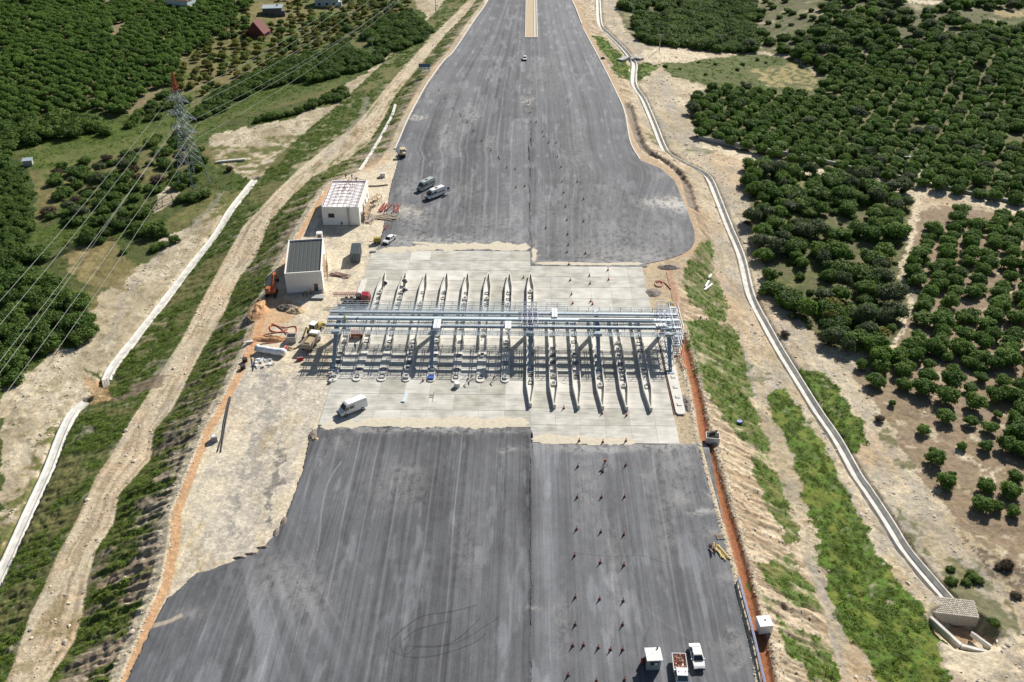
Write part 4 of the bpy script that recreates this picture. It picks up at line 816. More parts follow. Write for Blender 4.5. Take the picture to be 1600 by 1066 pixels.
# everything beyond that: one mass of trees
def instances(name, pts, meshes, kindname='stuff', cull=None):
    """pts: x,y,z,scale,index"""
    hid = bpy.data.collections.new(name+'_pieces')
    for i, me in enumerate(meshes): o = bpy.data.objects.new('piece_%02d' % i, me); hid.objects.link(o)
    A = np.array(pts, float); me = bpy.data.meshes.new(name); me.vertices.add(len(A)); me.vertices.foreach_set('co', A[:, :3].astype(np.float32).ravel())
    for an, ty, dat in (('size', 'FLOAT', A[:, 3]), ('pick', 'INT', A[:, 4]), ('spin', 'FLOAT', rng.random(len(A))*6.283)):
        a = me.attributes.new(an, ty, 'POINT'); a.data.foreach_set('value', dat.astype(np.int32 if ty == 'INT' else np.float32))
    o = obj(name, me, kind=kindname); ng = bpy.data.node_groups.new(name, 'GeometryNodeTree')
    ng.interface.new_socket('Geometry', in_out='INPUT', socket_type='NodeSocketGeometry'); ng.interface.new_socket('Geometry', in_out='OUTPUT', socket_type='NodeSocketGeometry')
    n = ng.nodes; l = ng.links; gi = n.new('NodeGroupInput'); go = n.new('NodeGroupOutput'); ip = n.new('GeometryNodeInstanceOnPoints'); ci = n.new('GeometryNodeCollectionInfo')
    ci.inputs['Collection'].default_value = hid; ci.inputs['Separate Children'].default_value = True; ci.inputs['Reset Children'].default_value = True
    def na(nm_, ty): a = n.new('GeometryNodeInputNamedAttribute'); a.data_type = ty; a.inputs['Name'].default_value = nm_; return a
    a1 = na('size', 'FLOAT'); a2 = na('pick', 'INT'); a3 = na('spin', 'FLOAT'); cx = n.new('ShaderNodeCombineXYZ'); l.new(a3.outputs['Attribute'], cx.inputs[2])
    l.new(gi.outputs[0], ip.inputs['Points']); l.new(ci.outputs[0], ip.inputs['Instance']); ip.inputs['Pick Instance'].default_value = True
    l.new(a2.outputs['Attribute'], ip.inputs['Instance Index']); l.new(cx.outputs[0], ip.inputs['Rotation']); l.new(a1.outputs['Attribute'], ip.inputs['Scale']); l.new(ip.outputs[0], go.inputs[0])
    md = o.modifiers.new('scatter', 'NODES'); md.node_group = ng; return o
allm = []; base = {}

for k in CAP: base[k] = (len(allm), len(CR_[k])); allm += CR_[k]
if rest: 
    o = instances('tree_mass', [(t[1], t[2], t[3], t[4], base[t[0]][0]+random.randrange(base[t[0]][1])) for t in rest], allm)
    o['label'] = 'closed cover of orchard trees and scrub further off'; o['category'] = 'trees'
# weeds on the green slopes, loose stones on the benches
def sample(mask, n, seed=0):
    r = np.random.default_rng(seed); w = mask.astype(float)*np.gradient(GY, axis=0)*(tt[1]-tt[0])*(GY*.62+52); w *= ((PX > -60) & (PX < 1660) & (PY > -30) & (PY < 1100)); w = w.ravel(); w /= w.sum()
    i = r.choice(len(w), n, p=w); X = GX.ravel()[i]+r.uniform(-.4, .4, n); Y = GY.ravel()[i]+r.uniform(-.5, .5, n); return X, Y, hz(X, Y)
green = (C[..., 1] > C[..., 0]*1.22) & (C[..., 1] < .16)
def weed_mesh(seed):
    r = random.Random(seed); q = MB()
    for i in range(34):
        a = r.uniform(0, 6.28); d = r.uniform(0, .55); p = Vector((math.cos(a)*d, math.sin(a)*d, r.uniform(0, .22)*(1-d)+.03)); nrm = Vector((r.uniform(-1, 1), r.uniform(-1, 1), 1.2)).normalized()
        u = nrm.orthogonal().normalized(); u.rotate(Matrix.Rotation(r.uniform(0, 6.28), 3, nrm)); v = nrm.cross(u); w = r.uniform(.05, .13)
        q.add([p-u*w, p+v*w*.6, p+u*w, p-v*w*.6], [(0, 1, 2, 3)], LEAFM['weed'])
    me = bpy.data.meshes.new('weed'); me.from_pydata(q.v, [], q.f); me.materials.append(LEAFM['weed']); return me
wx_, wy_, wz_ = sample(green & (SEG >= 3) & (SEG <= 9), 42000, 1)
ws = rng.gamma(3., .16, len(wx_)); wm = [weed_mesh(k) for k in range(4)]
P_ = [(x, y, z, s, int(k)) for x, y, z, s, k in zip(wx_, wy_, wz_, ws, rng.integers(0, 4, len(wx_)))]
wx_, wy_, wz_ = sample(green & ((SEG < 3) | (SEG > 9)), 22000, 2)
P_ += [(x, y, z, s, int(k)) for x, y, z, s, k in zip(wx_, wy_, wz_, rng.gamma(3., .22, len(wx_)), rng.integers(0, 4, len(wx_)))]
instances('weed_cover', P_, wm)
def rock_mesh(seed, m):
    r = random.Random(seed); bm = bmesh.new(); bmesh.ops.create_icosphere(bm, subdivisions=1, radius=.5)
    for v in bm.verts: v.co = Vector((v.co.x*1.1, v.co.y, v.co.z*.7))*r.uniform(.7, 1.25)
    me = bpy.data.meshes.new('rock'); bm.to_mesh(me); bm.free(); me.materials.append(m); return me
ROCK = mat('pale_rock', (.50,.44,.35), .9, var=.2, scale=2, bump=.4, objvar=.35)
rocks = [rock_mesh(k, ROCK) for k in range(5)]
stony = (~green) & (SEG != 6) & (C[..., 0] > .33)
X_, Y_, Z_ = sample(stony & (nA+nB > .98), 9000, 3); sz = rng.gamma(2.0, .11, len(X_))+.08
P_ = [(x, y, z, s, int(k)) for x, y, z, s, k in zip(X_, Y_, Z_, sz, rng.integers(0, 5, len(X_)))]
cr_ = (SEG == 6) & ((np.abs(dl) < 2.2) & (PY > 285)) | ((np.abs(dred-1.7) < .7) & (GY < 230))
X_, Y_, Z_ = sample(cr_ & ((dl < .4) | (GX > 0)), 2600, 4); P_ += [(x, y, z, s, int(k)) for x, y, z, s, k in zip(X_, Y_, Z_, rng.uniform(.08, .38, len(X_)), rng.integers(0, 5, len(X_)))]
instances('loose_stones', P_, rocks)
print('TREES', len(TREES), 'rest', len(rest))

# ================================================================== TOLL ISLANDS
STEEL = mat('galvanised_steel', (.42,.48,.53), .45, metal=.35, var=.1, scale=2)
STEELL = mat('light_steel', (.58,.66,.70), .45, metal=.25, var=.08, scale=2)
BLUEST = mat('blue_grey_paint', (.30,.36,.42), .5, var=.1, scale=2)
PURP = mat('primer_paint', (.36,.33,.42), .6, var=.2, scale=2)
WHITEP = mat('white_paint', (.78,.78,.76), .45, var=.05, scale=2)
DARK = mat('dark_rubber', (.02,.02,.022), .7, var=.2, scale=4)
GLASS = mat('dark_glass', (.02,.03,.035), .08, var=.05, scale=2, spec=.9)
ISL = mat('island_concrete', (.60,.58,.53), .8, var=.12, scale=1.5, bump=.15)
PIT = mat('pit_steel', (.10,.10,.11), .7, var=.2, scale=3)
YR = lambda row: float(W(829, row)[1])
def wall_seg(q, pts, t, z0, z1, m):
    """upright wall following a line of points, thickness t"""
    for a, b in zip(pts[:-1], pts[1:]): q.bar((a[0], a[1], (z0+z1)/2), (b[0], b[1], (z0+z1)/2), t, m, z1-z0)
def island(label, X, row_near, row_far, nose_far, nose_near, wall_rows, group, seed):
    r = random.Random(seed); y0 = YR(row_near); y1 = YR(row_far); L = y1-y0; w = .90
    t = thing('toll_island', label, 'toll island', (X, y0, 0), 0, group)
    N = 6.5
    pts = []
    if nose_near: pts += [(-w, N), (-.32, .25), (-.18, 0), (.18, 0), (.32, .25), (w, N)]
    else: pts += [(-w, .9)]+[(-w*math.cos(a), .9-.9*math.sin(a)) for a in (.5, 1.0, math.pi/2, 2.1, 2.6)]+[(w, .9)]
    if nose_far: pts += [(w, L-N), (.32, L-.25), (.18, L), (-.18, L), (-.32, L-.25), (-w, L-N)]
    else: pts += [(w, L), (-w, L)]
    q = MB(); q.poly(pts, -.05, .22, ISL); obj('island_slab', q, t)
    ya, yb = [YR(k)-y0 for k in wall_rows]; H = .95
    for s in (-1, 1):
        q = MB(); P = []
        if nose_near: P += [(s*.14, .15), (s*(w-.10), N)]
        else: P += [(s*(w-.10), ya)]
        if nose_far: P += [(s*(w-.10), L-N), (s*.14, L-.15)]
        else: P += [(s*(w-.10), yb)]
        wall_seg(q, P, .2, .2, H, ISL); obj('side_wall', q, t)
    if nose_near: q = MB(); q.poly([(-.30, .0), (-.2, -.12), (.2, -.12), (.30, 0), (.25, .5), (-.25, .5)], 0, H+.02, ISL); obj('nose_block', q, t)
    if nose_far: q = MB(); q.poly([(-.30, L), (-.2, L+.12), (.2, L+.12), (.30, L), (.25, L-.5), (-.25, L-.5)][::-1], 0, H+.02, ISL); obj('nose_block', q, t)
    # cable pits, bolts frames and cross ducts
    ys = np.arange(N+1.5 if nose_near else 1.6, L-(N if nose_far else 1), 2.7)
    for yy in ys:
        if r.random() < .72:
            q = MB(); a = r.uniform(.7, 1.05); b = r.uniform(.7, 1.4); z = .22+(.02 if r.random() < .5 else .3)
            if r.random() < .35: q.box(0, yy, .4, a*1.1, b*1.1, .42, ISL); q.box(0, yy, .63, a*.7, b*.6, .05, PIT); nm = 'plinth'
            else:
                for sx, sy, lx, ly in ((0, -b/2, a, .12), (0, b/2, a, .12), (-a/2, 0, .12, b), (a/2, 0, .12, b)): q.box(sx, yy+sy, .27, lx, ly, .14, PIT)
                q.box(0, yy, .24, a*.55, b*.45, .06, PIT if r.random() < .35 else ISL); nm = 'cable_pit'
            obj(nm, q, t)
        if r.random() < .35: q = MB(); q.box(r.uniform(-.4, .4), yy+1.1, .36, .18, .18, .3, STEEL); obj('bolt_stub', q, t)
    return t
ORD = ['first', 'second', 'third', 'fourth', 'fifth', 'sixth', 'seventh', 'eighth', 'ninth', 'tenth', 'eleventh', 'twelfth']
for k in range(7, 0, -1):
    n_ = 7-k
    t = island('%s pointed concrete toll island from the left under the steel gantry' % ORD[n_], XC-5.17*k+(-.1), 599, 432, True, False, (548, 440), 'toll islands left of the middle column', 30+k)
    if n_ == 3: q = MB(); q.box(0, 1.4, .35, 1.2, 1.4, .35, mat('blue_cover', (.03,.10,.38), .5)); obj('blue_cover', q, t)
island('long toll island in the middle, pointed at both ends, below the central column', XC, 636, 432, True, True, (600, 440), None, 50)
for k in range(1, 6):
    island('%s toll island right of the middle one, with its pointed end towards the near road' % ORD[k-1], XC+4.79*k, 637+.8*k, 498, False, True, (600, 500), 'toll islands right of the middle column', 60+k)
# leftmost, unfinished island with debris and the wide right-hand edge slab
t = island('unfinished leftmost toll island half covered by rubble beside the sandy yard', XC-41.4+.2, 600, 505, False, False, (560, 510), None, 71)
for k in range(14):
    q = MB(); q.box(random.uniform(-1.1, 1.1), random.uniform(0, 6), .3, random.uniform(.3, .9), random.uniform(.2, .7), random.uniform(.2, .5), random.choice([ISL, STEEL, PIT, ISL]), rz=random.uniform(0, 3)); obj('rubble_piece', q, t)
ya, yb = YR(646), YR(520)
t = thing('edge_island', 'wide flat concrete edge island along the right side of the plaza', 'toll island', (31.0, ya, 0))
L = yb-ya; q = MB(); q.poly([(-.95, .6), (-.6, 0), (.6, 0), (.95, .6), (1.2, L), (-1.3, L)], -.1, .24, ISL); obj('island_slab', q, t)
for yy in (3, 5.6, 9, 12.6, 17, 20.5): q = MB(); q.box(0, yy, .26, .9, .8, .06, PIT); q.box(.05, yy+.05, .30, .75, .65, .06, ISL); obj('cable_pit', q, t)
q = MB(); q.box(-1.35, L/2, .08, .1, L, .2, mat('rusty_edge', (.22,.10,.07), .8)); obj('edge_rail', q, t)
# left strip: pale slab behind the red truck
q = MB(); q.poly([W(551,476), W(562,476), W(574,438), W(565,438)], .03, .28, ISL); obj('edge_island', q, label='pale concrete edge slab at the left side behind the red lorry', cat='toll island')

# ================================================================== GANTRY
gz = 5.65
FX = [-40.6, -20.1+.3, XC-.1, 15.6, 30.7]
yb_ = YR(581); yt = 168.0; yback = 176.4
xl = float(W(512, 500, 6.2)[0]); xr = float(W(1060, 500, 6.2)[0])
g = thing('toll_gantry', 'long blue grey steel gantry with railed walkways spanning all toll lanes', 'gantry', (0, 0, 0))
def tapered_post(q, a, b, w0, w1, m):
    a = Vector(a); b = Vector(b); d = (b-a).normalized(); u = Vector((1, 0, 0)); v = d.cross(u).normalized(); vs = []
    for p, w in ((a, w0), (b, w1)):
        for s, t_ in ((-1, -1), (1, -1), (1, 1), (-1, 1)): vs.append(p+u*s*w/2+v*t_*w/2)
    q.add(vs, [(3,2,1,0), (4,5,6,7), (0,1,5,4), (1,2,6,5), (2,3,7,6), (3,0,4,7)], m)
for i, x in enumerate(FX):
    q = MB(); tapered_post(q, (x, yb_, .1), (x, yt, gz-.2), .62, .82, BLUEST); o = obj('front_column', q, g)
    q2 = MB(); q2.box(x, yb_, .22, 1.5, 1.3, .3, BLUEST); q2.box(x, yb_+.5, .6, .1, .9, .8, BLUEST); obj('base_plate', q2, o)
    q = MB(); tapered_post(q, (x, yback, .1), (x, yback, gz-.3), .8, .9, BLUEST); o = obj('rear_column', q, g)
    q2 = MB(); q2.box(x, yback, .22, 1.5, 1.3, .3, BLUEST); obj('base_plate', q2, o)
    q = MB(); q.box(x, (yt+yback)/2-.1, gz+.02, .95, yback-yt+1.8, .62, STEEL); obj('cross_beam', q, g)
    q = MB(); q.box(x, yt-.8, gz+.05, 1.7, .5, .8, BLUEST); obj('column_head', q, g)
for nm, y, w, h, z, m in (('main_beam', 169.0, .42, .48, gz+.62, STEEL), ('main_beam', 171.9, .82, .48, gz+.75, STEELL), ('main_beam', 174.5, .45, .48, gz+.62, STEEL)):
    # I-profile: two flanges and a web
    q = MB(); q.box((xl+xr)/2, y, z+h/2, xr-xl, w, .12, m); q.box((xl+xr)/2, y, z-h/2, xr-xl, w, .12, m); q.box((xl+xr)/2, y, z, xr-xl, w*.25, h-.12, STEEL); o = obj(nm, q, g)
    q = MB()
    for x in np.arange(xl+2, xr, 6.2): q.box(x, y, z+h/2+.07, .12, w+.05, .05, STEEL)
    obj('splice_plates', q, o, kind='stuff')
def rail(y, x0, x1, z0, hgt, label=None, step=2.35, m=STEEL):
    q = MB()
    for z in (z0+hgt, z0+hgt*.55, z0+.1): q.box((x0+x1)/2, y, z, x1-x0, .07, .07, m)
    o = obj('guardrail', q, g, label=label); q = MB(); q.box(0, 0, hgt/2, .09, .09, hgt+.1, m); me = q.mesh('rail_post')
    for x in np.arange(x0, x1+.1, step): obj('rail_post', me, o, (float(x), y, z0))
q = MB(); q.box(0, 171.7, gz+.2, .10, 10.4, .14, STEEL); q.box(.5, 171.7, gz+.2, .10, 10.4, .14, STEEL); me_ = q.mesh('joist')
for x in np.arange(xl+.3, xr, 2.35*1.5): obj('joist', me_, g, (float(x), 0, 0))
rail(166.6, xl-.5, xr+.6, gz-.1, 1.15); rail(171.0, xl, xr, gz+.2, 1.0, step=2.6); rail(173.7, xl, xr, gz+.2, 1.0, step=2.6)
rail(176.8, xl+.6, xr+.6, gz+.0, 1.15); rail(178.6, xl+.8, 9.0, gz+.1, 1.1)
def grate(y0, y1, x0, x1, z, n):
    q = MB()
    for y in np.linspace(y0, y1, n): q.box((x0+x1)/2, y, z, x1-x0, .045, .06, STEELL)
    o = obj('walkway_grating', q, g); q = MB(); q.box(0, (y0+y1)/2, z-.08, .09, y1-y0+.2, .1, STEEL); me = q.mesh('bracket')
    for x in np.arange(x0, x1, 2.35): obj('bracket', me, o, (float(x), 0, 0))
grate(166.8, 168.2, xl, xr, gz+.0, 6); grate(175.5, 176.7, xl, xr, gz+.05, 6); grate(177, 178.5, xl+.8, 9, gz+.1, 4); grate(170.3, 171.1, xl, xr, gz+.3, 4); grate(173.1, 174.1, xl, xr, gz+.3, 5)
for px_, py_, lx, ly in ((683, 505, 1.5, 3.6), (794, 507, 1.3, 3.0), (866.5, 488, 1.2, 3.6)):
    x, y = W(px_, py_, gz+1.4); q = MB(); q.box(float(x), float(y), gz+1.15, lx, ly, .4, WHITEP); q.box(float(x), float(y), gz+1.37, .12, ly*.9, .05, STEEL); obj('white_housing', q, g, label='white equipment housing on top of the beams')
# access towers of light lattice at the centre and the right end
def lattice(x0, x1, y0, y1, z0, z1, nx, ny, nz, m1, m2, nm='access_stair'):
    q = MB(); X = np.linspace(x0, x1, nx+1); Y = np.linspace(y0, y1, ny+1); Z = np.linspace(z0, z1, nz+1)
    for x in X:
        for y in Y: q.bar((x, y, z0), (x, y, z1), .09, m1)
    for z in Z:
        for x in X: q.bar((x, y0, z), (x, y1, z), .08, m2)
        for y in Y: q.bar((x0, y, z), (x1, y, z), .08, m1)
    obj(nm, q, g)
lattice(XC-1.9, XC+1.5, 168.4, 177.2, gz+.3, gz+1.9, 3, 6, 2, PURP, STEELL, 'access_platform')
lattice(xr-4.2, xr-2.0, 168.4, 178.4, gz-.2, gz+1.9, 2, 6, 2, STEELL, PURP, 'access_platform')
lattice(xr-1.4, xr+.5, 167.6, 178.4, 0.1, gz+1.3, 1, 5, 5, PURP, STEELL, 'stair_tower')
q = MB()
for k in range(26): q.box(xr-.45, 168+k*.4, .3+k*.235, 1.6, .28, .05, STEELL)
obj('stair_treads', q, g, kind='stuff')
x, y = W(1060, 528, 1.0); q = MB(); q.box(float(x), float(y)+.6, .45, 2.4, 2.6, 1.1, GREYC); q.box(float(x), float(y)+.6, 1.03, 1.7, 1.9, .08, PIT); obj('stair_footing', q, label='square grey concrete footing under the right stair of the gantry', cat='footing')
# shorter light channels seen on the middle beam
x0, x1 = float(W(905, 497, 7)[0]), float(W(1022, 497, 7)[0]); q = MB(); q.box((x0+x1)/2, 171.65, gz+1.25, x1-x0, .35, .18, WHITEP); obj('cable_tray', q, g)
q = MB()
for x in np.arange(XC+3, xr-1, .9): q.box(x, 169.0, gz+.5, .3, .5, .1, PIT)
obj('ladder_rungs', q, g, kind='stuff')
x, y = W(1033, 508, gz+1); q = MB(); q.box(float(x), float(y), gz+.9, 2.2, 1.2, .4, WHITEP, rz=.1); obj('white_sheet', q, g)

# ================================================================== BUILDINGS
PLAST = mat('white_plaster', (.76,.75,.72), .85, var=.07, scale=1.0, bump=.1)
PLASTG = mat('grey_white_plaster', (.72,.71,.68), .85, var=.08, scale=1.0, bump=.1)
ROOFD = mat('dark_sheet_roof', (.065,.075,.072), .55, var=.12, scale=1.5)
ROOFD2 = mat('darker_sheet_rib', (.045,.052,.050), .55, var=.12, scale=1.5)
def solve_h(px, py, row_top, z0=0):
    x, y = W(px, py, z0); 
    hs = np.linspace(0, 60, 6001); _, r = proj(x+0*hs, y+0*hs, z0+hs); return float(np.interp(-row_top, -r, hs)) if r[0] > r[-1] else None
def frame_from(nl, nr, fl, h):
    a = np.array(W(*nl)); b = np.array(W(*nr)); c = np.array(W(fl[0], fl[1], h)); a_t = a
    ux = (b-a); w = np.hypot(*ux); ux /= w; d = c-a_t; dep = abs(d[0]*-ux[1]+d[1]*ux[0]); return a, w, dep, math.atan2(ux[1], ux[0])
def box_walls(t, w, d, h, th, m, openings, name='wall'):
    """four walls butted end to end, each a part; openings: list of (side, centre, bottom, width, height, part)"""
    sides = {'near': ((0, 0), 0, w), 'right': ((w, 0), math.pi/2, d), 'far': ((w, d), math.pi, w), 'left': ((0, d), -math.pi/2, d)}
    for s, ((ox, oy), a, L) in sides.items():
        o = obj(name, None, t, (ox, oy, 0), a); bpy.data.objects.remove(o)
        ops = sorted([q_ for q_ in openings if q_[0] == s], key=lambda q_: q_[1]); q = MB(); x = 0.0; x_end = L
        lo = 0 if s in ('near', 'far') else th; hi = L if s in ('near', 'far') else L-th; x = lo
        for _, c, b, ww, hh, part in ops:
            q.box((x+c-ww/2)/2, th/2, h/2, c-ww/2-x, th, h, m)
            if b > 0: q.box(c, th/2, b/2, ww, th, b, m)
            q.box(c, th/2, (b+hh+h)/2, ww, th, h-b-hh, m); x = c+ww/2
        q.box((x+hi)/2, th/2, h/2, hi-x, th, h, m)
        wl_ = obj(name, q, t, (ox, oy, 0), a)
        for _, c, b, ww, hh, part in ops:
            q = MB(); q.box(c, th*.7, b+hh/2, ww-.04, .06, hh-.04, GLASS if part == 'window' else PIT); fr = obj(part, q, wl_)
    return t
# near building with parapet and ribbed dark roof
h2 = solve_h(449, 459, 428); a, w, dep, rz = frame_from((449, 459), (506, 455), (470.5, 374.5), h2)
dep *= 1.0
t = thing('flat_roof_building', 'white single storey building with dark ribbed flat roof on the left yard', 'building', (a[0], a[1], 0), rz)
box_walls(t, w, dep, h2, .22, PLAST, [('near', w*.80, .1, 1.0, 2.1, 'doorway'), ('right', dep*.30, .2, 1.0, 1.3, 'window'), ('right', dep*.6, .9, 1.4, 1.3, 'window')])
q = MB(); q.box(w/2, dep/2, h2-.42, w-.46, dep-.46, .12, ROOFD); rf = obj('roof', q, t)
n_ = 16
for k in range(n_):
    q = MB(); q.box(.28+(w-.56)*(k+.5)/n_, dep/2, h2-.33, (w-.56)/n_*.5, dep-.5, .07, ROOFD2 if k % 2 else ROOFD); obj('roof_rib', q, rf)
for sx, sy, lx, ly in ((w/2, .11, w+.06, .28), (w/2, dep-.11, w+.06, .28), (.11, dep/2, .28, dep-.5), (w-.11, dep/2, .28, dep-.5)): q = MB(); q.box(sx, sy, h2+.04, lx, ly, .08, PLASTG); obj('parapet_cap', q, t)
q = MB(); q.box(w/2, -.35, .12, w*1.0, .7, .25, GREYC); obj('plinth', q, t)
B2 = (a, w, dep, rz, h2)
# far building under construction: steel roof frame
h1 = solve_h(505.4, 351.8, 323.5); a1, w1, d1, rz1 = frame_from((505.4, 351.8), (563, 351.8), (518.5, 281.6), h1)
t = thing('unfinished_building', 'white building without a roof, its red and white roof frame open to the sky', 'building', (a1[0], a1[1], 0), rz1)
box_walls(t, w1, d1, h1, .35, PLAST, [('near', w1*.24, 2.2, 1.7, 1.3, 'window'), ('near', w1*.5, .1, .5, .9, 'vent_opening'), ('right', d1*.15, 1.0, 1.6, 1.6, 'window'), ('right', d1*.40, 1.0, 1.8, 2.0, 'window'), ('right', d1*.62, 1.0, 1.6, 1.6, 'window'), ('right', d1*.84, 1.0, 1.6, 1.6, 'window')])
q = MB(); q.box(w1/2, d1/2, h1-.5, w1-.72, d1-.72, .15, mat('pale_screed', (.74,.73,.72), .9, var=.15)); obj('ceiling_slab', q, t)
REDP = mat('red_primer', (.28,.07,.06), .6, var=.2, scale=2)
MAUVE = mat('mauve_primer', (.33,.22,.26), .6, var=.2, scale=2)
for k in range(9): q = MB(); y = .5+(d1-1)*k/8; q.bar((.2, y, h1+.25), (w1/2, y, h1+.95), .10, MAUVE); q.bar((w1/2, y, h1+.95), (w1-.2, y, h1+.25), .10, MAUVE); obj('rafter', q, t)
for k in range(7): q = MB(); x = .5+(w1-1)*k/6; z = h1+.32+.7*(1-abs(x-w1/2)/(w1/2)); q.bar((x, .3, z), (x, d1-.3, z), .08, MAUVE if k % 3 else REDP); obj('purlin', q, t)
q = MB()
for k in range(14): x = random.uniform(w1*.4, w1*.75); y = random.uniform(d1*.3, d1*.95); q.bar((x, y, h1+1.0), (x+random.uniform(-.3, .5), y+random.uniform(.8, 2.4), h1+1.1), .09, REDP)
obj('loose_purlins', q, t)
q = MB(); q.bar((w1*.69, -.5, 0), (w1*.69, -.15, h1+.6), .07, PIT); q.bar((w1*.69+.4, -.5, 0), (w1*.69+.4, -.15, h1+.6), .07, PIT)
for k in range(14): q.bar((w1*.69, -.5+.35*k/14, .2+k*.4), (w1*.69+.4, -.5+.35*k/14, .2+k*.4), .05, PIT)
obj('ladder', q, label='ladder leaning on the front wall of the unfinished building', cat='ladder')
bpy.data.objects['ladder'].location = (a1[0], a1[1], 0); bpy.data.objects['ladder'].rotation_euler[2] = rz1
# white tank box behind the flat roofed building
x, y, z = G1(500, 374); t = thing('cabin', 'small white portable cabin on legs between the two white buildings', 'cabin', (x, y, z), .1); q = MB(); q.box(0, 0, 1.3, 1.5, 1.4, 1.5, WHITEP); obj('body', q, t); q = MB(); q.box(0, -.71, 1.25, .9, .05, .9, PIT); obj('hatch', q, t); 
for sx in (-.8, .8): q = MB(); q.box(sx, 0, .3, .15, 1.8, .6, PIT); obj('skid', q, t)
# container
h = 2.6; p0 = np.array(W(549.5, 411)); p1 = np.array(W(561.5, 410.5)); p2 = np.array(W(556, 381, h)); ang = math.atan2(p1[1]-p0[1], p1[0]-p0[0])
CONT = mat('dark_grey_container', (.10,.115,.13), .55, var=.15, scale=2)
t = thing('container', 'dark grey shipping container standing beside the flat roofed building', 'container', (float(p0[0]+p1[0])/2, float(p0[1]+p1[1])/2, 0), ang-.02)
q = MB(); Lc = 6.06; q.box(0, Lc/2, 1.35, 2.36, Lc-.04, 2.5, CONT); obj('body', q, t)
q = MB()
for k in range(20):
    yy = .25+k*.29
    for sx in (-1.21, 1.21): q.box(sx, yy, 1.35, .05, .14, 2.3, CONT)
obj('corrugation', q, t, kind='stuff')
q = MB()
for k in range(20): q.box(0, .25+k*.29, 2.62, 2.2, .14, .04, CONT)
obj('roof_ribs', q, t, kind='stuff')
for sx in (-1, 1):
    q = MB(); q.box(sx*.58, -.02, 1.35, 1.12, .06, 2.4, CONT); o = obj('door', q, t); q = MB(); q.bar((sx*.3, -.08, .2), (sx*.3, -.08, 2.5), .05, STEEL); q.bar((sx*.85, -.08, .2), (sx*.85, -.08, 2.5), .05, STEEL); obj('lock_rod', q, o)
# scaffolds
def scaffold(label, c, rz, lx, ly, hz_, nx, nz, m):
    t = thing('scaffold', label, 'scaffold', c, rz)
    for k in range(nx+1):
        q = MB(); x = lx*k/nx
        for y in (0, ly): q.bar((x, y, 0), (x, y, hz_), .07, m)
        for j in range(1, nz+1): q.bar((x, 0, hz_*j/nz-.1), (x, ly, hz_*j/nz-.1), .06, m)
        obj('frame', q, t)
    q = MB()
    for k in range(nx):
        for y in (0, ly): q.bar((lx*k/nx, y, 0), (lx*(k+1)/nx, y, hz_*.9), .05, m); q.bar((lx*(k+1)/nx, y, 0), (lx*k/nx, y, hz_*.9), .05, m)
    obj('cross_brace', q, t)
    for j in range(1, nz+1): q = MB(); q.box(lx/2, ly/2, hz_*j/nz, lx, ly*.6, .06, mat('plank', (.38,.27,.17), .85, var=.2)); obj('deck_board', q, t)
PIPEM = mat('rusty_pipe', (.30,.20,.16), .6, var=.3, scale=2)
ux, uy = math.cos(B2[3]), math.sin(B2[3]); vx, vy = -uy, ux
scaffold('scaffold tower against the right wall of the flat roofed building', (B2[0][0]+ux*(B2[1]+.8)+vx*4.5, B2[0][1]+uy*(B2[1]+.8)+vy*4.5, 0), B2[3]+math.pi/2, 6, 1.4, 4.6, 3, 3, PIPEM)
ux, uy = math.cos(rz1), math.sin(rz1); vx, vy = -uy, ux
scaffold('scaffold tower against the right wall of the unfinished building', (a1[0]+ux*(w1+1.9)+vx*3, a1[1]+uy*(w1+1.9)+vy*3, 0), rz1+math.pi/2, 7, 1.5, 2.4, 3, 2, PIPEM)
scaffold('low scaffold by the far right corner of the unfinished building', (a1[0]+ux*(w1+2.4)+vx*11, a1[1]+uy*(w1+2.4)+vy*11, 0), rz1+math.pi/2-.5, 4, 1.8, 2.6, 2, 2, PIT)
# distant houses
RT = mat('red_tiles', (.33,.09,.06), .8, var=.2, scale=2)
def house(label, px_, py_, w, d, h, rz, wallm, roofm, rooftype, hr=2.0):
    x, y, z = G1(px_, py_); t = thing('house', label, 'house', (x, y, z-.3), rz); q = MB(); q.box(0, 0, h/2, w, d, h, wallm); wl_ = obj('wall', q, t)
    for k in range(3):
        for fl in range(max(1, int(h//3))):
            q = MB(); q.box(-w/2+w*(k+.6)/3.2, -d/2-.03, 1.5+fl*2.9, 1.2, .08, 1.3, GLASS); obj('window', q, wl_)
    if rooftype == 'gable':
        q = MB(); q.add([(-w/2-.5,-d/2-.5,h),(w/2+.5,-d/2-.5,h),(w/2+.5,d/2+.5,h),(-w/2-.5,d/2+.5,h),(-w/2-.5,0,h+hr),(w/2+.5,0,h+hr)], [(3,2,1,0),(0,1,5,4),(2,3,4,5),(1,2,5),(3,0,4)], roofm); o = obj('roof', q, t)
    elif rooftype == 'hip':
        q = MB(); q.add([(-w/2-.5,-d/2-.5,h),(w/2+.5,-d/2-.5,h),(w/2+.5,d/2+.5,h),(-w/2-.5,d/2+.5,h),(-w/6,0,h+hr),(w/6,0,h+hr)], [(3,2,1,0),(0,1,5,4),(2,3,4,5),(1,2,5),(3,0,4)], roofm); o = obj('roof', q, t)
    else: q = MB(); q.box(0, 0, h+.15, w+.6, d+.6, .3, roofm); o = obj('roof', q, t)
    q = MB(); q.box(w*.25, d*.1, h+hr*.6+.3, .7, .7, 1.2, wallm); obj('chimney', q, o)
    q = MB(); q.box(w/2+.8, -d/2+1, 1.3, 1.6, 2, 2.6, wallm); obj('porch', q, t)
LB = mat('light_blue_wall', (.50,.56,.60), .8, var=.1)
GRR = mat('grey_roof', (.30,.36,.38), .6, var=.15)
house('pale house with red tiled roof among the trees at the top left', 285, 13, 12, 9, 5.5, -.2, LB, RT, 'hip', 2.2)
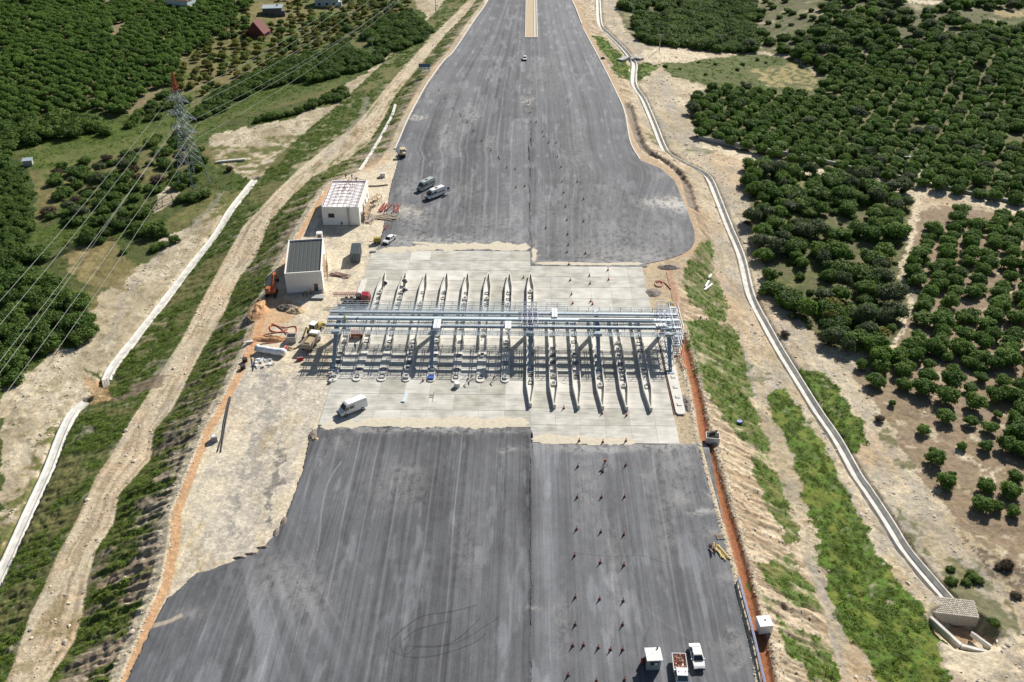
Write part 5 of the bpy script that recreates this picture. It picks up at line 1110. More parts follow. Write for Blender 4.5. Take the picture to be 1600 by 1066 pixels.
house('small flat house with grey green roof and dark front in the young orchard', 427, 22, 10, 8, 4.0, .15, mat('dark_wall', (.12,.12,.12), .8), GRR, 'flat', .4)
house('dark red pointed roof hut in the young orchard', 404, 56, 7, 9, 2.2, 1.4, mat('brown_wall', (.12,.05,.04), .8), mat('dark_red_roof', (.14,.035,.03), .8), 'gable', 6)
house('two storey white and blue house cut by the top edge', 512, 7, 13, 9, 6.5, .1, LB, WHITEP, 'flat', .4)
house('white roofed house at the top right corner', 1578, 3, 16, 9, 4, -.25, WHITEP, WHITEP, 'flat', .4)
x, y, z = G1(45, 258); t = thing('field_shed', 'tiny grey shed at the edge of the left meadow', 'shed', (x, y, z), .3); q = MB(); q.box(0, 0, 1, 3, 2.4, 2, GREYC); obj('wall', q, t); q = MB(); q.box(0, 0, 2.1, 3.4, 2.8, .15, GRR, rx=.08); obj('roof', q, t)
# red site box beside the upper road on the left, sign
x, y, z = G1(664, 118); zs_ = hz(np.array([x]), np.array([y]))[0]
t = thing('road_sign', 'blue road sign panels on posts at the left edge of the upper road', 'sign', (x, y, float(zs_)), 0)
SB = mat('sign_blue', (.06,.14,.24), .5, var=.05)
for xx in (-1.6, 1.6): q = MB(); q.bar((xx, 0, 0), (xx, 0, 4.6), .14, STEEL); obj('post', q, t)
q = MB(); q.box(0, -.1, 4.1, 4.6, .08, 1.4, SB); o = obj('main_panel', q, t)
for k in (-1.5, 0, 1.5): q = MB(); q.box(k, -.1, 2.8, 1.3, .08, .9, WHITEP); obj('small_panel', q, t); q = MB(); q.box(k, -.16, 3.1, 1.2, .04, .3, SB); obj('panel_stripe', q, t)

# ================================================================== PYLON AND WIRES
GALV = mat('pylon_steel', (.30,.35,.37), .5, metal=.3, var=.15, scale=1)
REDT = mat('pylon_red', (.36,.06,.03), .6, var=.15, scale=1)
bx, by, bz = G1(304, 290); 
hs = np.linspace(10, 90, 801); rr_ = proj(bx+0*hs, by+0*hs, bz+hs)[1]; HT = float(np.interp(-113, -rr_, hs))
print('PYLON', bx, by, bz, 'height', HT)
t = thing('pylon', 'tall lattice electricity pylon with a red tip in the left meadow', 'pylon', (bx, by, bz), R(-32))
k_ = HT
def hw(z):
    return float(np.interp(z/k_, [0, .18, .45, .72, .84, 1.0], [3.7, 2.9, 1.55, 1.0, .85, .10]))
def lat(z0, z1, n, m, wm=.16, wd=.09):
    q = MB(); Zs = np.linspace(z0, z1, n+1)
    for i in range(n):
        a, b = Zs[i], Zs[i+1]; wa, wb = hw(a), hw(b); ca = [(-wa,-wa,a),(wa,-wa,a),(wa,wa,a),(-wa,wa,a)]; cb = [(-wb,-wb,b),(wb,-wb,b),(wb,wb,b),(-wb,wb,b)]
        for j in range(4):
            q.bar(ca[j], cb[j], wm, m); q.bar(ca[j], cb[(j+1) % 4], wd, m); q.bar(ca[(j+1) % 4], cb[j], wd, m); q.bar(cb[j], cb[(j+1) % 4], wd, m)
    return q
for sx in (-1, 1):
    for sy in (-1, 1):
        z1 = k_*.18; q = MB(); a = (3.7*sx, 3.7*sy, -1.5); b = (2.9*sx, 2.9*sy, z1); q.bar(a, b, .24, GALV)
        for f in (.25, .5, .75):
            p_ = Vector(a).lerp(Vector(b), f); q.bar(p_, (p_.x-1.3*sx*(1-f), p_.y, p_.z+1.6), .10, GALV); q.bar(p_, (p_.x, p_.y-1.3*sy*(1-f), p_.z+1.6), .10, GALV)
        obj('leg', q, t)
obj('mast', lat(k_*.18, k_*.84, 11, GALV), t)
obj('red_tip', lat(k_*.84, k_, 5, REDT, .16, .10), t)
def arm(z, L, s):
    q = MB(); w = hw(z); m = GALV
    tip = (s*L, 0, z+.2)
    for yy in (-w, w):
        q.bar((s*w, yy, z), tip, .13, m); q.bar((s*w, yy, z+1.9), tip, .11, m); a0 = Vector((s*w, yy, z)); a1_ = Vector((s*w, yy, z+1.9)); tp = Vector(tip)
        for f in (.25, .5, .75): q.bar(a0.lerp(tp, f), a1_.lerp(tp, f-.12), .08, m); q.bar(a0.lerp(tp, f-.2), a1_.lerp(tp, f), .08, m)
    for f in (.2, .45, .7): q.bar((s*(w+(L-w)*f), -w*(1-f), z), (s*(w+(L-w)*f), w*(1-f), z), .08, m)
    o = obj('cross_arm', q, t); q = MB(); q.tube([tip, (tip[0], 0, z-1.6)], .13, mat('insulator', (.22,.25,.24), .3), 6); obj('insulator', q, o)
    return Vector(tip)+Vector((0, 0, -1.4))
tips = []
for z, L in ((k_*.765, 5.2), (k_*.63, 7.2), (k_*.505, 6.2)):
    for s in (-1, 1): tips.append(arm(z, L, s))
M4 = Matrix.Translation((bx, by, bz)) @ Matrix.Rotation(R(-32), 4, 'Z')
tw = [M4 @ p_ for p_ in tips]      # upper-left, upper-right, middle-left, ...
WIRE = mat('wire', (.34,.35,.34), .4, var=.02)
ends_l = [(0,463),(0,557),(0,500),(0,620),(0,575),(0,668)]; ends_r = [(560,-20),(600,-18),(572,-20),(640,-18),(650,-20),(632,-5)]
def wire(label, a, b, sag):
    pts = []; a = Vector(a); b = Vector(b)
    for i in range(41): f = i/40; p_ = a.lerp(b, f); p_.z -= 4*sag*f*(1-f); pts.append(p_)
    q = MB(); q.tube(pts, .036, WIRE, 5); obj('power_line', q, label=label, cat='power line', group='power lines strung from the pylon')
lv = ['upper', 'upper', 'middle', 'middle', 'lower', 'lower']; sd_ = ['outer', 'inner']
for i, p_ in enumerate(tw):
    x, y = ends_l[i]; q1 = W(-120, y+ (y-proj(p_.x, p_.y, p_.z)[1])/(0-proj(p_.x, p_.y, p_.z)[0])*-120, 24-3*(i//2))
    wire('%s %s power line from the pylon to the lower left edge' % (sd_[i % 2], lv[i]), p_, (float(q1[0]), float(q1[1]), 24-3*(i//2)), 1.2)
    x, y = ends_r[i]; q1 = W(x, y, 26-4*(i//2)); wire('%s %s power line from the pylon to the top edge' % (sd_[i % 2], lv[i]), p_, (float(q1[0]), float(q1[1]), 26-4*(i//2)), 3.0)
def pole(label, pxb, pyb, row_top):
    x, y, z = G1(pxb, pyb); hs = np.linspace(1, 30, 300); rr2 = proj(x+0*hs, y+0*hs, z+hs)[1]; h = float(np.interp(-row_top, -rr2, hs)); t = thing('utility_pole', label, 'pole', (x, y, z)); q = MB(); q.tube([(0,0,-.3),(0,0,h)], [.22,.13], GREYC, 8); obj('shaft', q, t); q = MB(); q.box(0, 0, h-.4, 2.6, .12, .15, STEEL); o = obj('cross_arm', q, t)
    for k in (-1.1, 0, 1.1): q = MB(); q.cyl((k, 0, h-.35), (k, 0, h+.05), .1, GREYC, 6); obj('insulator', q, o)
pole('grey utility pole beside the dark hedge above the drain bend on the right', 1030, 80, 53); pole('utility pole at the top edge right of the upper road', 988, 30, 5); pole('utility pole on the rough ground left of the upper road near the top', 583, 89, 60); pole('utility pole at the top edge above the sandy track', 681, 19, -4)
pole('thin pole beside the dirt road junction on the right', 1412, 272, 243); pole('thin utility pole in the scrub at the top left of the hedge', 606, 22, -3)

# ================================================================== VEHICLES
def carpaint(name, c): return mat(name, c, .25, var=.03, scale=2, spec=.6)
CW = carpaint('white_car_paint', (.80,.80,.79)); CSIL = carpaint('grey_green_car_paint', (.42,.47,.44)); CRED = carpaint('red_lorry_paint', (.30,.02,.03)); ORM = mat('orange_machine_paint', (.50,.13,.04), .45, var=.15, scale=2); YEM = mat('yellow_machine_paint', (.36,.30,.08), .5, var=.25, scale=2); CRM = mat('cream_machine_paint', (.55,.48,.30), .5, var=.2)
LAMP = mat('lamp_glass', (.7,.7,.65), .2, var=.02); TLAMP = mat('tail_lamp', (.35,.02,.02), .3, var=.02); RIM = mat('wheel_rim', (.45,.45,.46), .35, metal=.5, var=.05); TRIM = mat('black_trim', (.03,.03,.032), .6, var=.1)
def heading(front, rear, z=0):
    a = np.array(W(*front, z)); b = np.array(W(*rear, z)); d = a-b; return float((a+b)[0]/2), float((a+b)[1]/2), math.atan2(d[1], d[0])+math.pi/2
def wheels(t, xs, ys, r=.33, w=.22):
    q = MB(); q.cyl((-w/2, 0, 0), (w/2, 0, 0), r, DARK, 14); mt = q.mesh('wheel'); q = MB(); q.cyl((-w/2-.012, 0, 0), (w/2+.012, 0, 0), r*.58, RIM, 10); mr_ = q.mesh('rim')
    for x in (-xs, xs):
        for y in ys: o = obj('wheel', mt, t, (x, y, r)); obj('rim', mr_, o)
def sedan(label, c, rz, paint=CW, L=4.35, w=1.72):
    t = thing('parked_car', label, 'car', c, rz); k = L/4.35; hx = w/2
    pr = [(-2.12,.30),(-2.17,.52),(-2.10,.70),(-1.85,.80),(-.98,.90),(1.42,.93),(1.95,.94),(2.12,.88),(2.17,.55),(2.1,.30)]
    q = MB(); q.prism([(y*k, z) for y, z in pr], [hx*.93,hx*.93,hx*.90,hx*.95,hx,hx,hx*.95,hx*.90,hx*.93,hx*.93], paint); obj('body', q, t)
    q = MB(); q.frustum(hx*.88, -1.05*k, 1.55*k, .90, hx*.70, -.38*k, 1.02*k, 1.36, GLASS); gh = obj('glasshouse', q, t)
    q = MB(); q.frustum(hx*.72, -.42*k, 1.06*k, 1.345, hx*.66, -.30*k, .95*k, 1.41, paint); obj('roof', q, t)
    for sx in (-1, 1):
        q = MB(); q.bar((sx*hx*.885, -1.06*k, .9), (sx*hx*.71, -.38*k, 1.36), .07, paint); q.bar((sx*hx*.90, .28*k, .9), (sx*hx*.72, .30*k, 1.36), .08, paint); q.bar((sx*hx*.885, 1.56*k, .9), (sx*hx*.71, 1.02*k, 1.36), .11, paint); obj('pillar', q, t)
        q = MB(); q.box(sx*hx*.68, -2.155*k, .60, .36, .06, .15, LAMP); obj('headlight', q, t)
        q = MB(); q.box(sx*hx*.72, 2.16*k, .66, .34, .05, .16, TLAMP); obj('tail_light', q, t)
        q = MB(); q.box(sx*(hx+.09), -.75*k, .95, .16, .12, .12, paint); obj('mirror', q, t)
    q = MB(); q.box(0, -2.18*k, .42, w*.9, .10, .20, TRIM); obj('front_bumper', q, t); q = MB(); q.box(0, 2.18*k, .42, w*.9, .10, .20, TRIM); obj('rear_bumper', q, t)
    q = MB(); q.box(0, -1.12*k, .935, w*.7, .08, .03, TRIM); obj('wiper_cowl', q, t)
    wheels(t, hx-.10, (-1.32*k, 1.28*k), .31); return t
def van(label, c, rz, paint=CW, L=5.9, w=2.0, H=2.55, glazed=True, rear_open=False, hatch=False, cat='van', nm='parked_van', hood=False):
    t = thing(nm, label, cat, c, rz); f = -L/2; b = L/2; hx = w/2
    pr = [(f,.42),(f-.02,.80),(f+.12,1.02),(f+.85,1.22),(f+1.45,H-.22),(f+1.80,H-.04),(f+2.3,H),(b-.25,H),(b-.05,H-.15),(b,H-.6),(b,.42)]
    q = MB(); q.prism(pr, [hx*.94,hx*.94,hx*.92,hx*.95,hx*.80,hx*.78,hx*.80,hx*.80,hx*.82,hx*.92,hx*.97], paint); obj('body', q, t)
    n = Vector((0, -(H-.22-1.22), .60)).normalized()
    q = MB(); q.add([(-hx*.86, f+.90-.03, 1.30+.02), (hx*.86, f+.90-.03, 1.30+.02), (hx*.74, f+1.42-.03, H-.27+.02), (-hx*.74, f+1.42-.03, H-.27+.02)], [(0,1,2,3)], GLASS); q.mats
    obj('windscreen', q, t)
    def sidew(y0, y1, z0, z1, name):
        for sx in (-1, 1):
            h0 = hx*np.interp(z0, [.42, 1.2, H-.1], [.97, .955, .80])+.02; h1_ = hx*np.interp(z1, [.42, 1.2, H-.1], [.97, .955, .80])+.02
            q = MB(); q.add([(sx*h0, y0, z0), (sx*h0, y1, z0), (sx*h1_, y1, z1), (sx*h1_, y0+(.25 if name == 'door_window' else 0), z1)], [(0,1,2,3)], GLASS); obj(name, q, t)
    sidew(f+1.0, f+1.85, 1.28, 1.92, 'door_window')
    if glazed:
        k = (b-.35-(f+2.0))/3
        for i in range(3): sidew(f+2.0+i*k, f+2.0+(i+1)*k-.08, 1.30, 2.0, 'side_window')
    else: sidew(f+2.0, f+3.1, 1.32, 1.95, 'side_window')
    q = MB(); q.box(0, b+.012, 1.65, w*.62, .03, .6, GLASS); obj('rear_window', q, t)
    for sx in (-1, 1):
        q = MB(); q.box(sx*hx*.72, f-.01, .86, .32, .10, .22, LAMP); obj('headlight', q, t); q = MB(); q.box(sx*(hx+.12), f+1.05, 1.35, .2, .12, .3, TRIM); obj('mirror', q, t)
        q = MB(); q.box(sx*hx*.86, b+.01, 1.0, .14, .05, .5, TLAMP); obj('tail_light', q, t)
    q = MB(); q.box(0, f-.03, .50, w*.94, .14, .26, TRIM); obj('front_bumper', q, t); q = MB(); q.box(0, f-.015, .82, w*.4, .05, .16, TRIM); obj('grille', q, t)
    if hatch: q = MB(); q.box(0, .4, H+.03, .75, .9, .07, TRIM); obj('roof_hatch', q, t)
    if rear_open: q = MB(); q.box(hx+.28, b+.55, 1.5, .06, 1.0, 1.7, paint, rz=-.5); o = obj('rear_door', q, t); q = MB(); q.box(hx+.32, b+.55, 1.8, .03, .7, .7, GLASS, rz=-.5); obj('window', q, o)
    if hood: q = MB(); q.box(0, f+.75, 1.62, w*.8, .06, .9, TRIM, rx=-.25); obj('raised_bonnet', q, t)
    wheels(t, hx-.12, (f+1.0, b-1.15), .36, .24); return t
x, y, rz = heading((528, 651), (573, 633)); van('white panel van parked across the near left corner of the concrete plaza', (x, y, .01), rz, L=5.9, w=2.05, H=2.5, glazed=False)
x, y, rz = heading((653, 301), (678, 288)); van('silver green minibus, the left one of the two on the upper road', (x, y, .03), rz, CSIL, 6.6, 2.05, 2.6, True, hatch=True, cat='minibus', nm='minibus')
x, y, rz = heading((668, 312), (693, 302.5)); van('white minibus with rear door open, right of the silver minibus', (x, y, .03), rz, CW, 6.6, 2.05, 2.6, True, rear_open=True, hatch=True, cat='minibus', nm='minibus', hood=True)
x, y, rz = heading((602.5, 382), (615.5, 372)); sedan('white saloon car beside the container at the plaza corner', (x, y, .03), rz, L=4.6, w=1.8)
x, y, rz = heading((1092, 1046), (1084, 1014)); sedan('white saloon car facing the camera beside the loaded pickup', (x, y, .02), rz, L=4.3, w=1.7)
x, y, rz = heading((820, 96.5), (820, 90)); sedan('lone white car driving far up the empty road', (x, y, .02), rz, L=4.3)
# pickup lorry with red load
x, y, rz = heading((1066, 1079), (1059.5, 1031)); t = thing('pickup_truck', 'white pickup lorry with its open bed full of red brick rubble', 'truck', (x, y+.2, .02), rz)
q = MB(); q.prism([(-2.65,.4),(-2.7,.8),(-2.55,1.05),(-2.2,1.15),(-1.75,1.88),(-.45,1.92),(-.35,1.8),(-.35,.4)], [.85,.86,.86,.88,.76,.76,.80,.86], CW); obj('cab', q, t)
q = MB(); q.add([(-.74,-2.19,1.20),(.74,-2.19,1.20),(.66,-1.79,1.82),(-.66,-1.79,1.82)], [(0,1,2,3)], GLASS); obj('windscreen', q, t)
for sx in (-1, 1):
    q = MB(); q.add([(sx*.885,-1.95,1.15),(sx*.885,-.7,1.15),(sx*.79,-.7,1.75),(sx*.79,-1.62,1.75)], [(0,1,2,3)], GLASS); obj('door_window', q, t); q = MB(); q.box(sx*.6, -2.69, .78, .3, .08, .2, LAMP); obj('headlight', q, t)
    q = MB(); q.box(sx*.45, -1.1, 1.96, .1, .1, .08, TRIM); obj('roof_rack_foot', q, t)
q = MB(); q.box(0, 1.15, .62, 1.9, 2.85, .12, WHITEP); obj('bed_floor', q, t)
for sx, sy, lx, ly in ((-.97, 1.15, .07, 2.95), (.97, 1.15, .07, 2.95), (0, -.28, 1.87, .07), (0, 2.6, 1.87, .07)): q = MB(); q.box(sx, sy, .92, lx, ly, .55, WHITEP); obj('bed_side', q, t)
wheels(t, .78, (-1.85, 1.6), .33)
BRK = mat('brick_rubble', (.34,.13,.09), .85, var=.3, scale=4, objvar=.4)
ld = thing('rubble_load', 'heap of red brick rubble lying in the bed of the white pickup', 'rubble', (x, y+.2, .02), rz)
bm_ = [MB().box(0, 0, 0, .30, .16, .12, BRK).mesh('brick'), MB().box(0, 0, 0, .40, .22, .14, mat('pale_brick', (.55,.36,.27), .85)).mesh('brick')]
for k in range(90): o = obj('brick', bm_[0 if random.random() < .75 else 1], ld, (random.uniform(-.8, .8), random.uniform(-.1, 2.4), .75+random.uniform(0, .42))); o.rotation_euler = [random.uniform(0, 3) for _ in range(3)]
# guard hut
x, y, z = W(1020, 1048)[0], W(1020, 1048)[1], 0.02
t = thing('guard_hut', 'small grey white guard hut with corrugated roof left of the pickup', 'hut', (float(x), float(y)+.9, .02), R(4))
HUTG = mat('hut_grey', (.34,.37,.38), .7, var=.08)
q = MB(); q.box(0, 0, 1.2, 1.95, 1.75, 2.3, HUTG); bd = obj('body', q, t)
q = MB(); q.box(.05, -.90, 1.55, 1.1, .06, .7, GLASS); o = obj('window', q, t); q = MB(); q.box(.3, -.94, 1.45, .4, .03, .4, WHITEP); obj('paper', q, o)
q = MB(); q.box(-.99, .1, 1.1, .06, .8, 2.0, PIT); obj('door', q, t)
q = MB(); q.box(0, 0, 2.42, 2.3, 2.3, .08, WHITEP); rf = obj('roof', q, t)
for k in range(12): q = MB(); q.box(-1.06+k*.193, 0, 2.48, .08, 2.28, .05, WHITEP); obj('roof_rib', q, rf)
q = MB(); q.cyl((.75, 1.0, 0.5), (.75, 1.0, 2.75), .12, TRIM, 8); obj('chimney_pipe', q, t)
q = MB(); q.cyl((0, 0, 0), (0, 0, 1.1), .28, mat('red_drum', (.30,.05,.04), .6), 12); q.cyl((0, 0, 1.1), (0, 0, 1.2), .2, TRIM, 10); obj('drum', q, None, (float(x)-1.35, float(y)+1.3, .02), label='red and black drum standing left of the guard hut', cat='drum')
# excavator
x, y, z = G1(424, 463); t = thing('excavator', 'orange tracked excavator parked in the shade left of the flat roofed building', 'excavator', (x, y+.6, z+.05), R(2)); t.scale = (.86,)*3
for sx in (-1, 1):
    q = MB(); q.prism([(-1.9,.12),(-2.15,.45),(-1.9,.80),(1.9,.80),(2.15,.45),(1.9,.12)], .28, DARK); me = q.mesh('track'); o = obj('track', me, t, (sx*1.15, 0, 0))
q = MB(); q.box(0, .5, 1.25, 2.5, 2.7, .85, ORM); obj('engine_house', q, t); q = MB(); q.box(0, 1.75, 1.2, 2.5, .35, .9, TRIM); obj('counterweight', q, t)
q = MB(); q.frustum(.5, -1.6, .1, 0, .45, -1.4, .0, 1.5, ORM); o = obj('cab', q, t, (-.72, .1, 1.2)); q = MB(); q.box(0, -1.56, .75, .8, .06, 1.1, GLASS, rx=-.12); obj('window', q, o); q = MB(); q.box(-.5, -.75, .85, .05, 1.1, .9, GLASS); obj('side_window', q, o)
q = MB(); q.bar((.2, .2, 1.7), (.3, 2.9, 4.6), .42, ORM, .55); q.bar((.3, 2.9, 4.6), (.3, 5.4, 4.0), .38, ORM, .5); obj('boom', q, t)
q = MB(); q.bar((.3, 5.3, 4.2), (.3, 6.5, 1.6), .3, ORM, .4); obj('stick', q, t); q = MB(); q.prism([(6.2,1.6),(6.8,1.5),(7.1,.9),(6.7,.4),(6.1,.7)], .5, TRIM); o = obj('bucket', q, t); o.location.x = .3
# red lorry with lattice crane arm
x, y = W(571, 473); t = thing('crane_lorry', 'red lorry with a low crane arm standing behind the left end of the gantry', 'truck', (float(x), float(y), .02), R(90))
q = MB(); q.prism([(-1.2,.5),(-1.25,1.3),(-1.05,2.3),(-.85,2.5),(.7,2.5),(.8,2.3),(.8,.5)], [1.1,1.1,1.0,.95,.95,1.0,1.1], CRED); obj('cab', q, t)
q = MB(); q.add([(-.9,-1.26,1.35),(.9,-1.26,1.35),(.82,-1.09,2.2),(-.82,-1.09,2.2)], [(0,1,2,3)], GLASS); obj('windscreen', q, t)
for sx in (-1, 1): q = MB(); q.box(sx*1.07, -.2, 1.75, .04, .9, .6, GLASS); obj('door_window', q, t)
q = MB(); q.box(0, 3.2, .75, 1.0, 5.2, .3, DARK); obj('chassis', q, t); q = MB(); q.box(0, 1.5, 1.5, 1.7, 1.0, 1.3, TRIM); obj('crane_base', q, t)
q = MB()
for s1 in (-.35, .35):
    for s2 in (0, .6): q.bar((s1, 1.5, 2.0+s2), (s1, 7.5, 1.9+s2), .1, mat('faded_red', (.42,.14,.14), .6))
for k in range(12): q.bar((-.35, 1.5+k*.5, 2.0), (.35, 2.0+k*.5, 2.6), .07, MAUVE); q.bar((.35, 1.5+k*.5, 2.0), (-.35, 2.0+k*.5, 2.6), .07, MAUVE)
obj('crane_arm', q, t); wheels(t, .95, (-.3, 3.4, 4.6), .5, .3)
# orange lift and small machines
def machine(nm, label, cat, c, rz, body, cabm, parts):
    t = thing(nm, label, cat, c, rz); q = MB()
    for b_ in body: q.box(*b_)
    obj('body', q, t)
    for n_, bs in parts:
        q = MB()
        for b_ in bs: q.box(*b_)
        obj(n_, q, t)
    return t
x, y = W(558, 527); t = machine('platform_lift', 'small orange platform lift standing on the plaza below the gantry', 'lift', (float(x), float(y), .01), R(4), [(0,0,.75,2.6,1.2,.6,ORM)], None, [('platform', [(0,0,1.35,2.5,1.1,.08,ORM)]), ('guard_rail', [(0,-.55,1.9,2.5,.05,.05,ORM), (0,.55,1.9,2.5,.05,.05,ORM), (-1.25,0,1.9,.05,1.1,.05,ORM), (1.25,0,1.9,.05,1.1,.05,ORM), (-1.25,-.55,1.62,.05,.05,.55,ORM), (1.25,-.55,1.62,.05,.05,.55,ORM), (1.25,.55,1.62,.05,.05,.55,ORM), (-1.25,.55,1.62,.05,.05,.55,ORM)])]); wheels(t, 1.0, (-.5, .5), .28, .2)
# backhoe loader
x, y = W(492, 520); t = thing('backhoe_loader', 'yellow backhoe loader with a raised arm between the pit and the gantry', 'backhoe', (float(x), float(y), -.05), R(160))
q = MB(); q.prism([(-2.2,.6),(-2.2,1.5),(-.8,1.6),(-.8,1.2),(1.4,1.2),(1.4,.6)], .65, YEM); obj('body', q, t)
q = MB(); q.frustum(.72, -.8, 1.0, 1.2, .65, -.65, .9, 2.6, GLASS); obj('cab_glass', q, t); q = MB(); q.box(0, .1, 2.66, 1.5, 1.8, .12, WHITEP); obj('cab_roof', q, t)
for sx in (-.7, .7):
    for yy in (-.78, .95): q = MB(); q.bar((sx, yy, 1.2), (sx*.93, yy*.85, 2.6), .1, YEM); obj('cab_post', q, t)
q = MB(); q.prism([(-3.2,.2),(-3.3,.9),(-2.9,1.0),(-2.7,.3)], 1.1, YEM); obj('front_bucket', q, t)
for sx in (-.55, .55): q = MB(); q.bar((sx, -1.2, 1.3), (sx, -2.9, .7), .14, YEM); obj('loader_arm', q, t)
q = MB(); q.bar((0, 1.3, 1.1), (0, 3.0, 3.1), .26, YEM, .35); q.bar((0, 3.0, 3.1), (0, 4.6, 1.6), .22, YEM, .3); obj('digger_arm', q, t); q = MB(); q.prism([(4.5,1.6),(4.9,1.2),(4.7,.6),(4.2,.8)], .3, TRIM); obj('bucket', q, t)
wheels(t, .85, (-1.5,), .45, .35); wheels(t, .85, (.95,), .68, .42)
# tipper trailer with sand
x, y = W(483, 546); t = thing('tipper_truck', 'sand coloured tipper body with a load beside the backhoe', 'truck', (float(x), float(y)+1.0, -.05), R(-12))
TB = mat('tipper_paint', (.36,.31,.24), .7, var=.2)
q = MB(); q.box(0, 0, .95, 2.3, 4.4, .15, TB); obj('bed_floor', q, t)
for sx, sy, lx, ly in ((-1.15, 0, .1, 4.4), (1.15, 0, .1, 4.4), (0, -2.2, 2.2, .1), (0, 2.2, 2.2, .1)): q = MB(); q.box(sx, sy, 1.5, lx, ly, 1.1, TB); obj('bed_side', q, t)
q = MB(); q.frustum(1.0, -2.1, 2.1, 1.0, .5, -1.2, 1.2, 1.95, mat('load_sand', (.42,.33,.20), .95, var=.2, bump=.5)); obj('sand_load', q, t); q = MB(); q.box(0, 3.1, 1.3, 2.1, 1.4, 1.7, WHITEP); obj('cab', q, t); q = MB(); q.box(0, 3.82, 1.7, 1.8, .05, .6, GLASS); obj('windscreen', q, t)
wheels(t, 1.0, (-1.3, .9, 3.0), .48, .3)
# road roller, compactor
x, y = W(629, 245); t = thing('road_roller', 'cream and black road roller at the left kerb of the upper road', 'road roller', (float(x), float(y)+1.0, .02), R(3))
for yy in (-1.5, 1.5): q = MB(); q.cyl((-.95, yy, .55), (.95, yy, .55), .55, TRIM, 16); obj('drum', q, t)
q = MB(); q.box(0, -1.5, 1.3, 2.0, 1.2, .5, CRM); q.box(0, 1.5, 1.3, 2.0, 1.3, .6, CRM); obj('hood', q, t); q = MB(); q.box(0, 0, 1.0, 1.3, 2.0, .7, TRIM); obj('frame', q, t); q = MB(); q.box(0, 0, 2.5, 1.7, 1.7, .1, CRM); o = obj('canopy', q, t)
for sx in (-.7, .7): q = MB(); q.bar((sx, -.5, 1.3), (sx, -.5, 2.5), .08, TRIM); q.bar((sx, .5, 1.3), (sx, .5, 2.5), .08, TRIM); obj('canopy_post', q, t)
x, y, z = G1(590, 380); t = machine('generator', 'yellow generator set on wheels left of the white saloon at the plaza corner', 'generator', (x, y, 0), R(10), [(0,0,.95,1.9,1.3,1.0,YEM)], None, [('lid', [(0,0,1.5,1.7,1.1,.12,YEM)]), ('drawbar', [(-1.5,0,.5,1.3,.1,.1,TRIM)]), ('base_frame', [(0,0,.4,2.1,1.4,.12,TRIM)])]); wheels(t, .6, (-.55, .55), .3, .2)

# ================================================================== SITE CLUTTER
HOSE = mat('orange_conduit', (.55,.20,.12), .6, var=.2, scale=3); BLK = mat('black_pipe', (.035,.033,.035), .6, var=.2)
PLK = mat('timber', (.33,.27,.20), .85, var=.25, scale=3, objvar=.25)
def hose(nm, label, cat, pts, r, m, z=.12, img=True, group=None, dz=None):
    P = [W(a, b) for a, b in pts]; o = smooth_path([(float(a), float(b)) for a, b in P], .6); Z = np.maximum(hz(o[:, 0], o[:, 1]), -.3)+r+.03+(dz or 0)
    q = MB(); q.tube([(a, b, c) for (a, b), c in zip(o, Z)], r, m, 7); return obj(nm, q, label=label, cat=cat, group=group, smooth=True)
hose('conduit', 'orange corrugated conduit leading from the white wrapped roll to the pit', 'conduit', [(381,560),(384,550),(395,536),(412,524),(430,520),(448,519),(455,526)], .11, HOSE)
hose('conduit', 'orange conduit in a loose loop above the square pit', 'conduit', [(420,512),(428,508),(445,512),(462,510),(463,522),(456,530),(440,514),(425,506),(423,516),(436,519),(450,514)], .11, HOSE)
hose('conduit', 'orange conduit lying on the bank left of the pit', 'conduit', [(398,545),(406,538),(420,536),(436,534),(446,530)], .10, HOSE)
for k in range(4): hose('conduit', '%s of the orange conduits running along the right edge past the gantry' % ORD[k], 'conduit', [(1042+k*2.2,424),(1047+k*2.4,444),(1052+k*2.3,468),(1056+k*2.5,500),(1057+k*3.2,530),(1061+k*3.0,562),(1068+k*1.5,578)], .055, HOSE, group='orange conduits along the right edge', dz=.25)
hose('conduit', 'orange conduit coil lying on the sand behind the right gantry end', 'conduit', [(1024,440),(1032,439),(1036,444),(1032,448),(1025,447),(1024,442),(1034,440),(1042,445),(1048,452)], .12, HOSE)
hose('black_pipe', 'long thin black pipe lying on the pale yard at the left', 'pipe', [(359,620),(354,640),(350,660),(347,680),(340,705)], .12, BLK)
hose('black_pipe', 'second black pipe beside the long thin one', 'pipe', [(360.5,621),(355.5,645),(351,670),(345,706)], .12, BLK)
hose('black_pipe', 'black pipe on the ground behind the unfinished building', 'pipe', [(576,291),(590,291),(606,289)], .16, BLK)
hose('steel_pipe', 'thin dark cable curving over the slabs right of the middle island', 'cable', [(876,598),(884,600),(894,601)], .06, BLK)
# white wrapped rolls
WR = mat('white_wrap', (.74,.75,.76), .5, var=.08, bump=.4, scale=2)
P0 = G1(402, 549); P1 = G1(446, 556); q = MB(); q.tube([Vector(P0).lerp(Vector(P1), k/10)+Vector((0, random.uniform(-.1, .1), .8+random.uniform(-.08, .08))) for k in range(11)], [.82*random.uniform(.9, 1.08) for k in range(11)], WR, 10); obj('wrapped_roll', q, label='long roll wrapped in white foil lying on the sandy yard', cat='roll', smooth=True)
x, y, z = G1(412, 568); t = thing('plastic_heap', 'crumpled white plastic sheets heaped in front of the wrapped roll', 'sheets', (x, y, z))
for k in range(22): q = MB(); q.box(random.uniform(-2.0, 2.0), random.uniform(-1.6, 1.6), random.uniform(.1, .35), random.uniform(.4, 1.2), random.uniform(.3, .8), .08, WR, rz=random.uniform(0, 3), rx=random.uniform(-.5, .5), ry=random.uniform(-.4, .4)); obj('sheet', q, t)
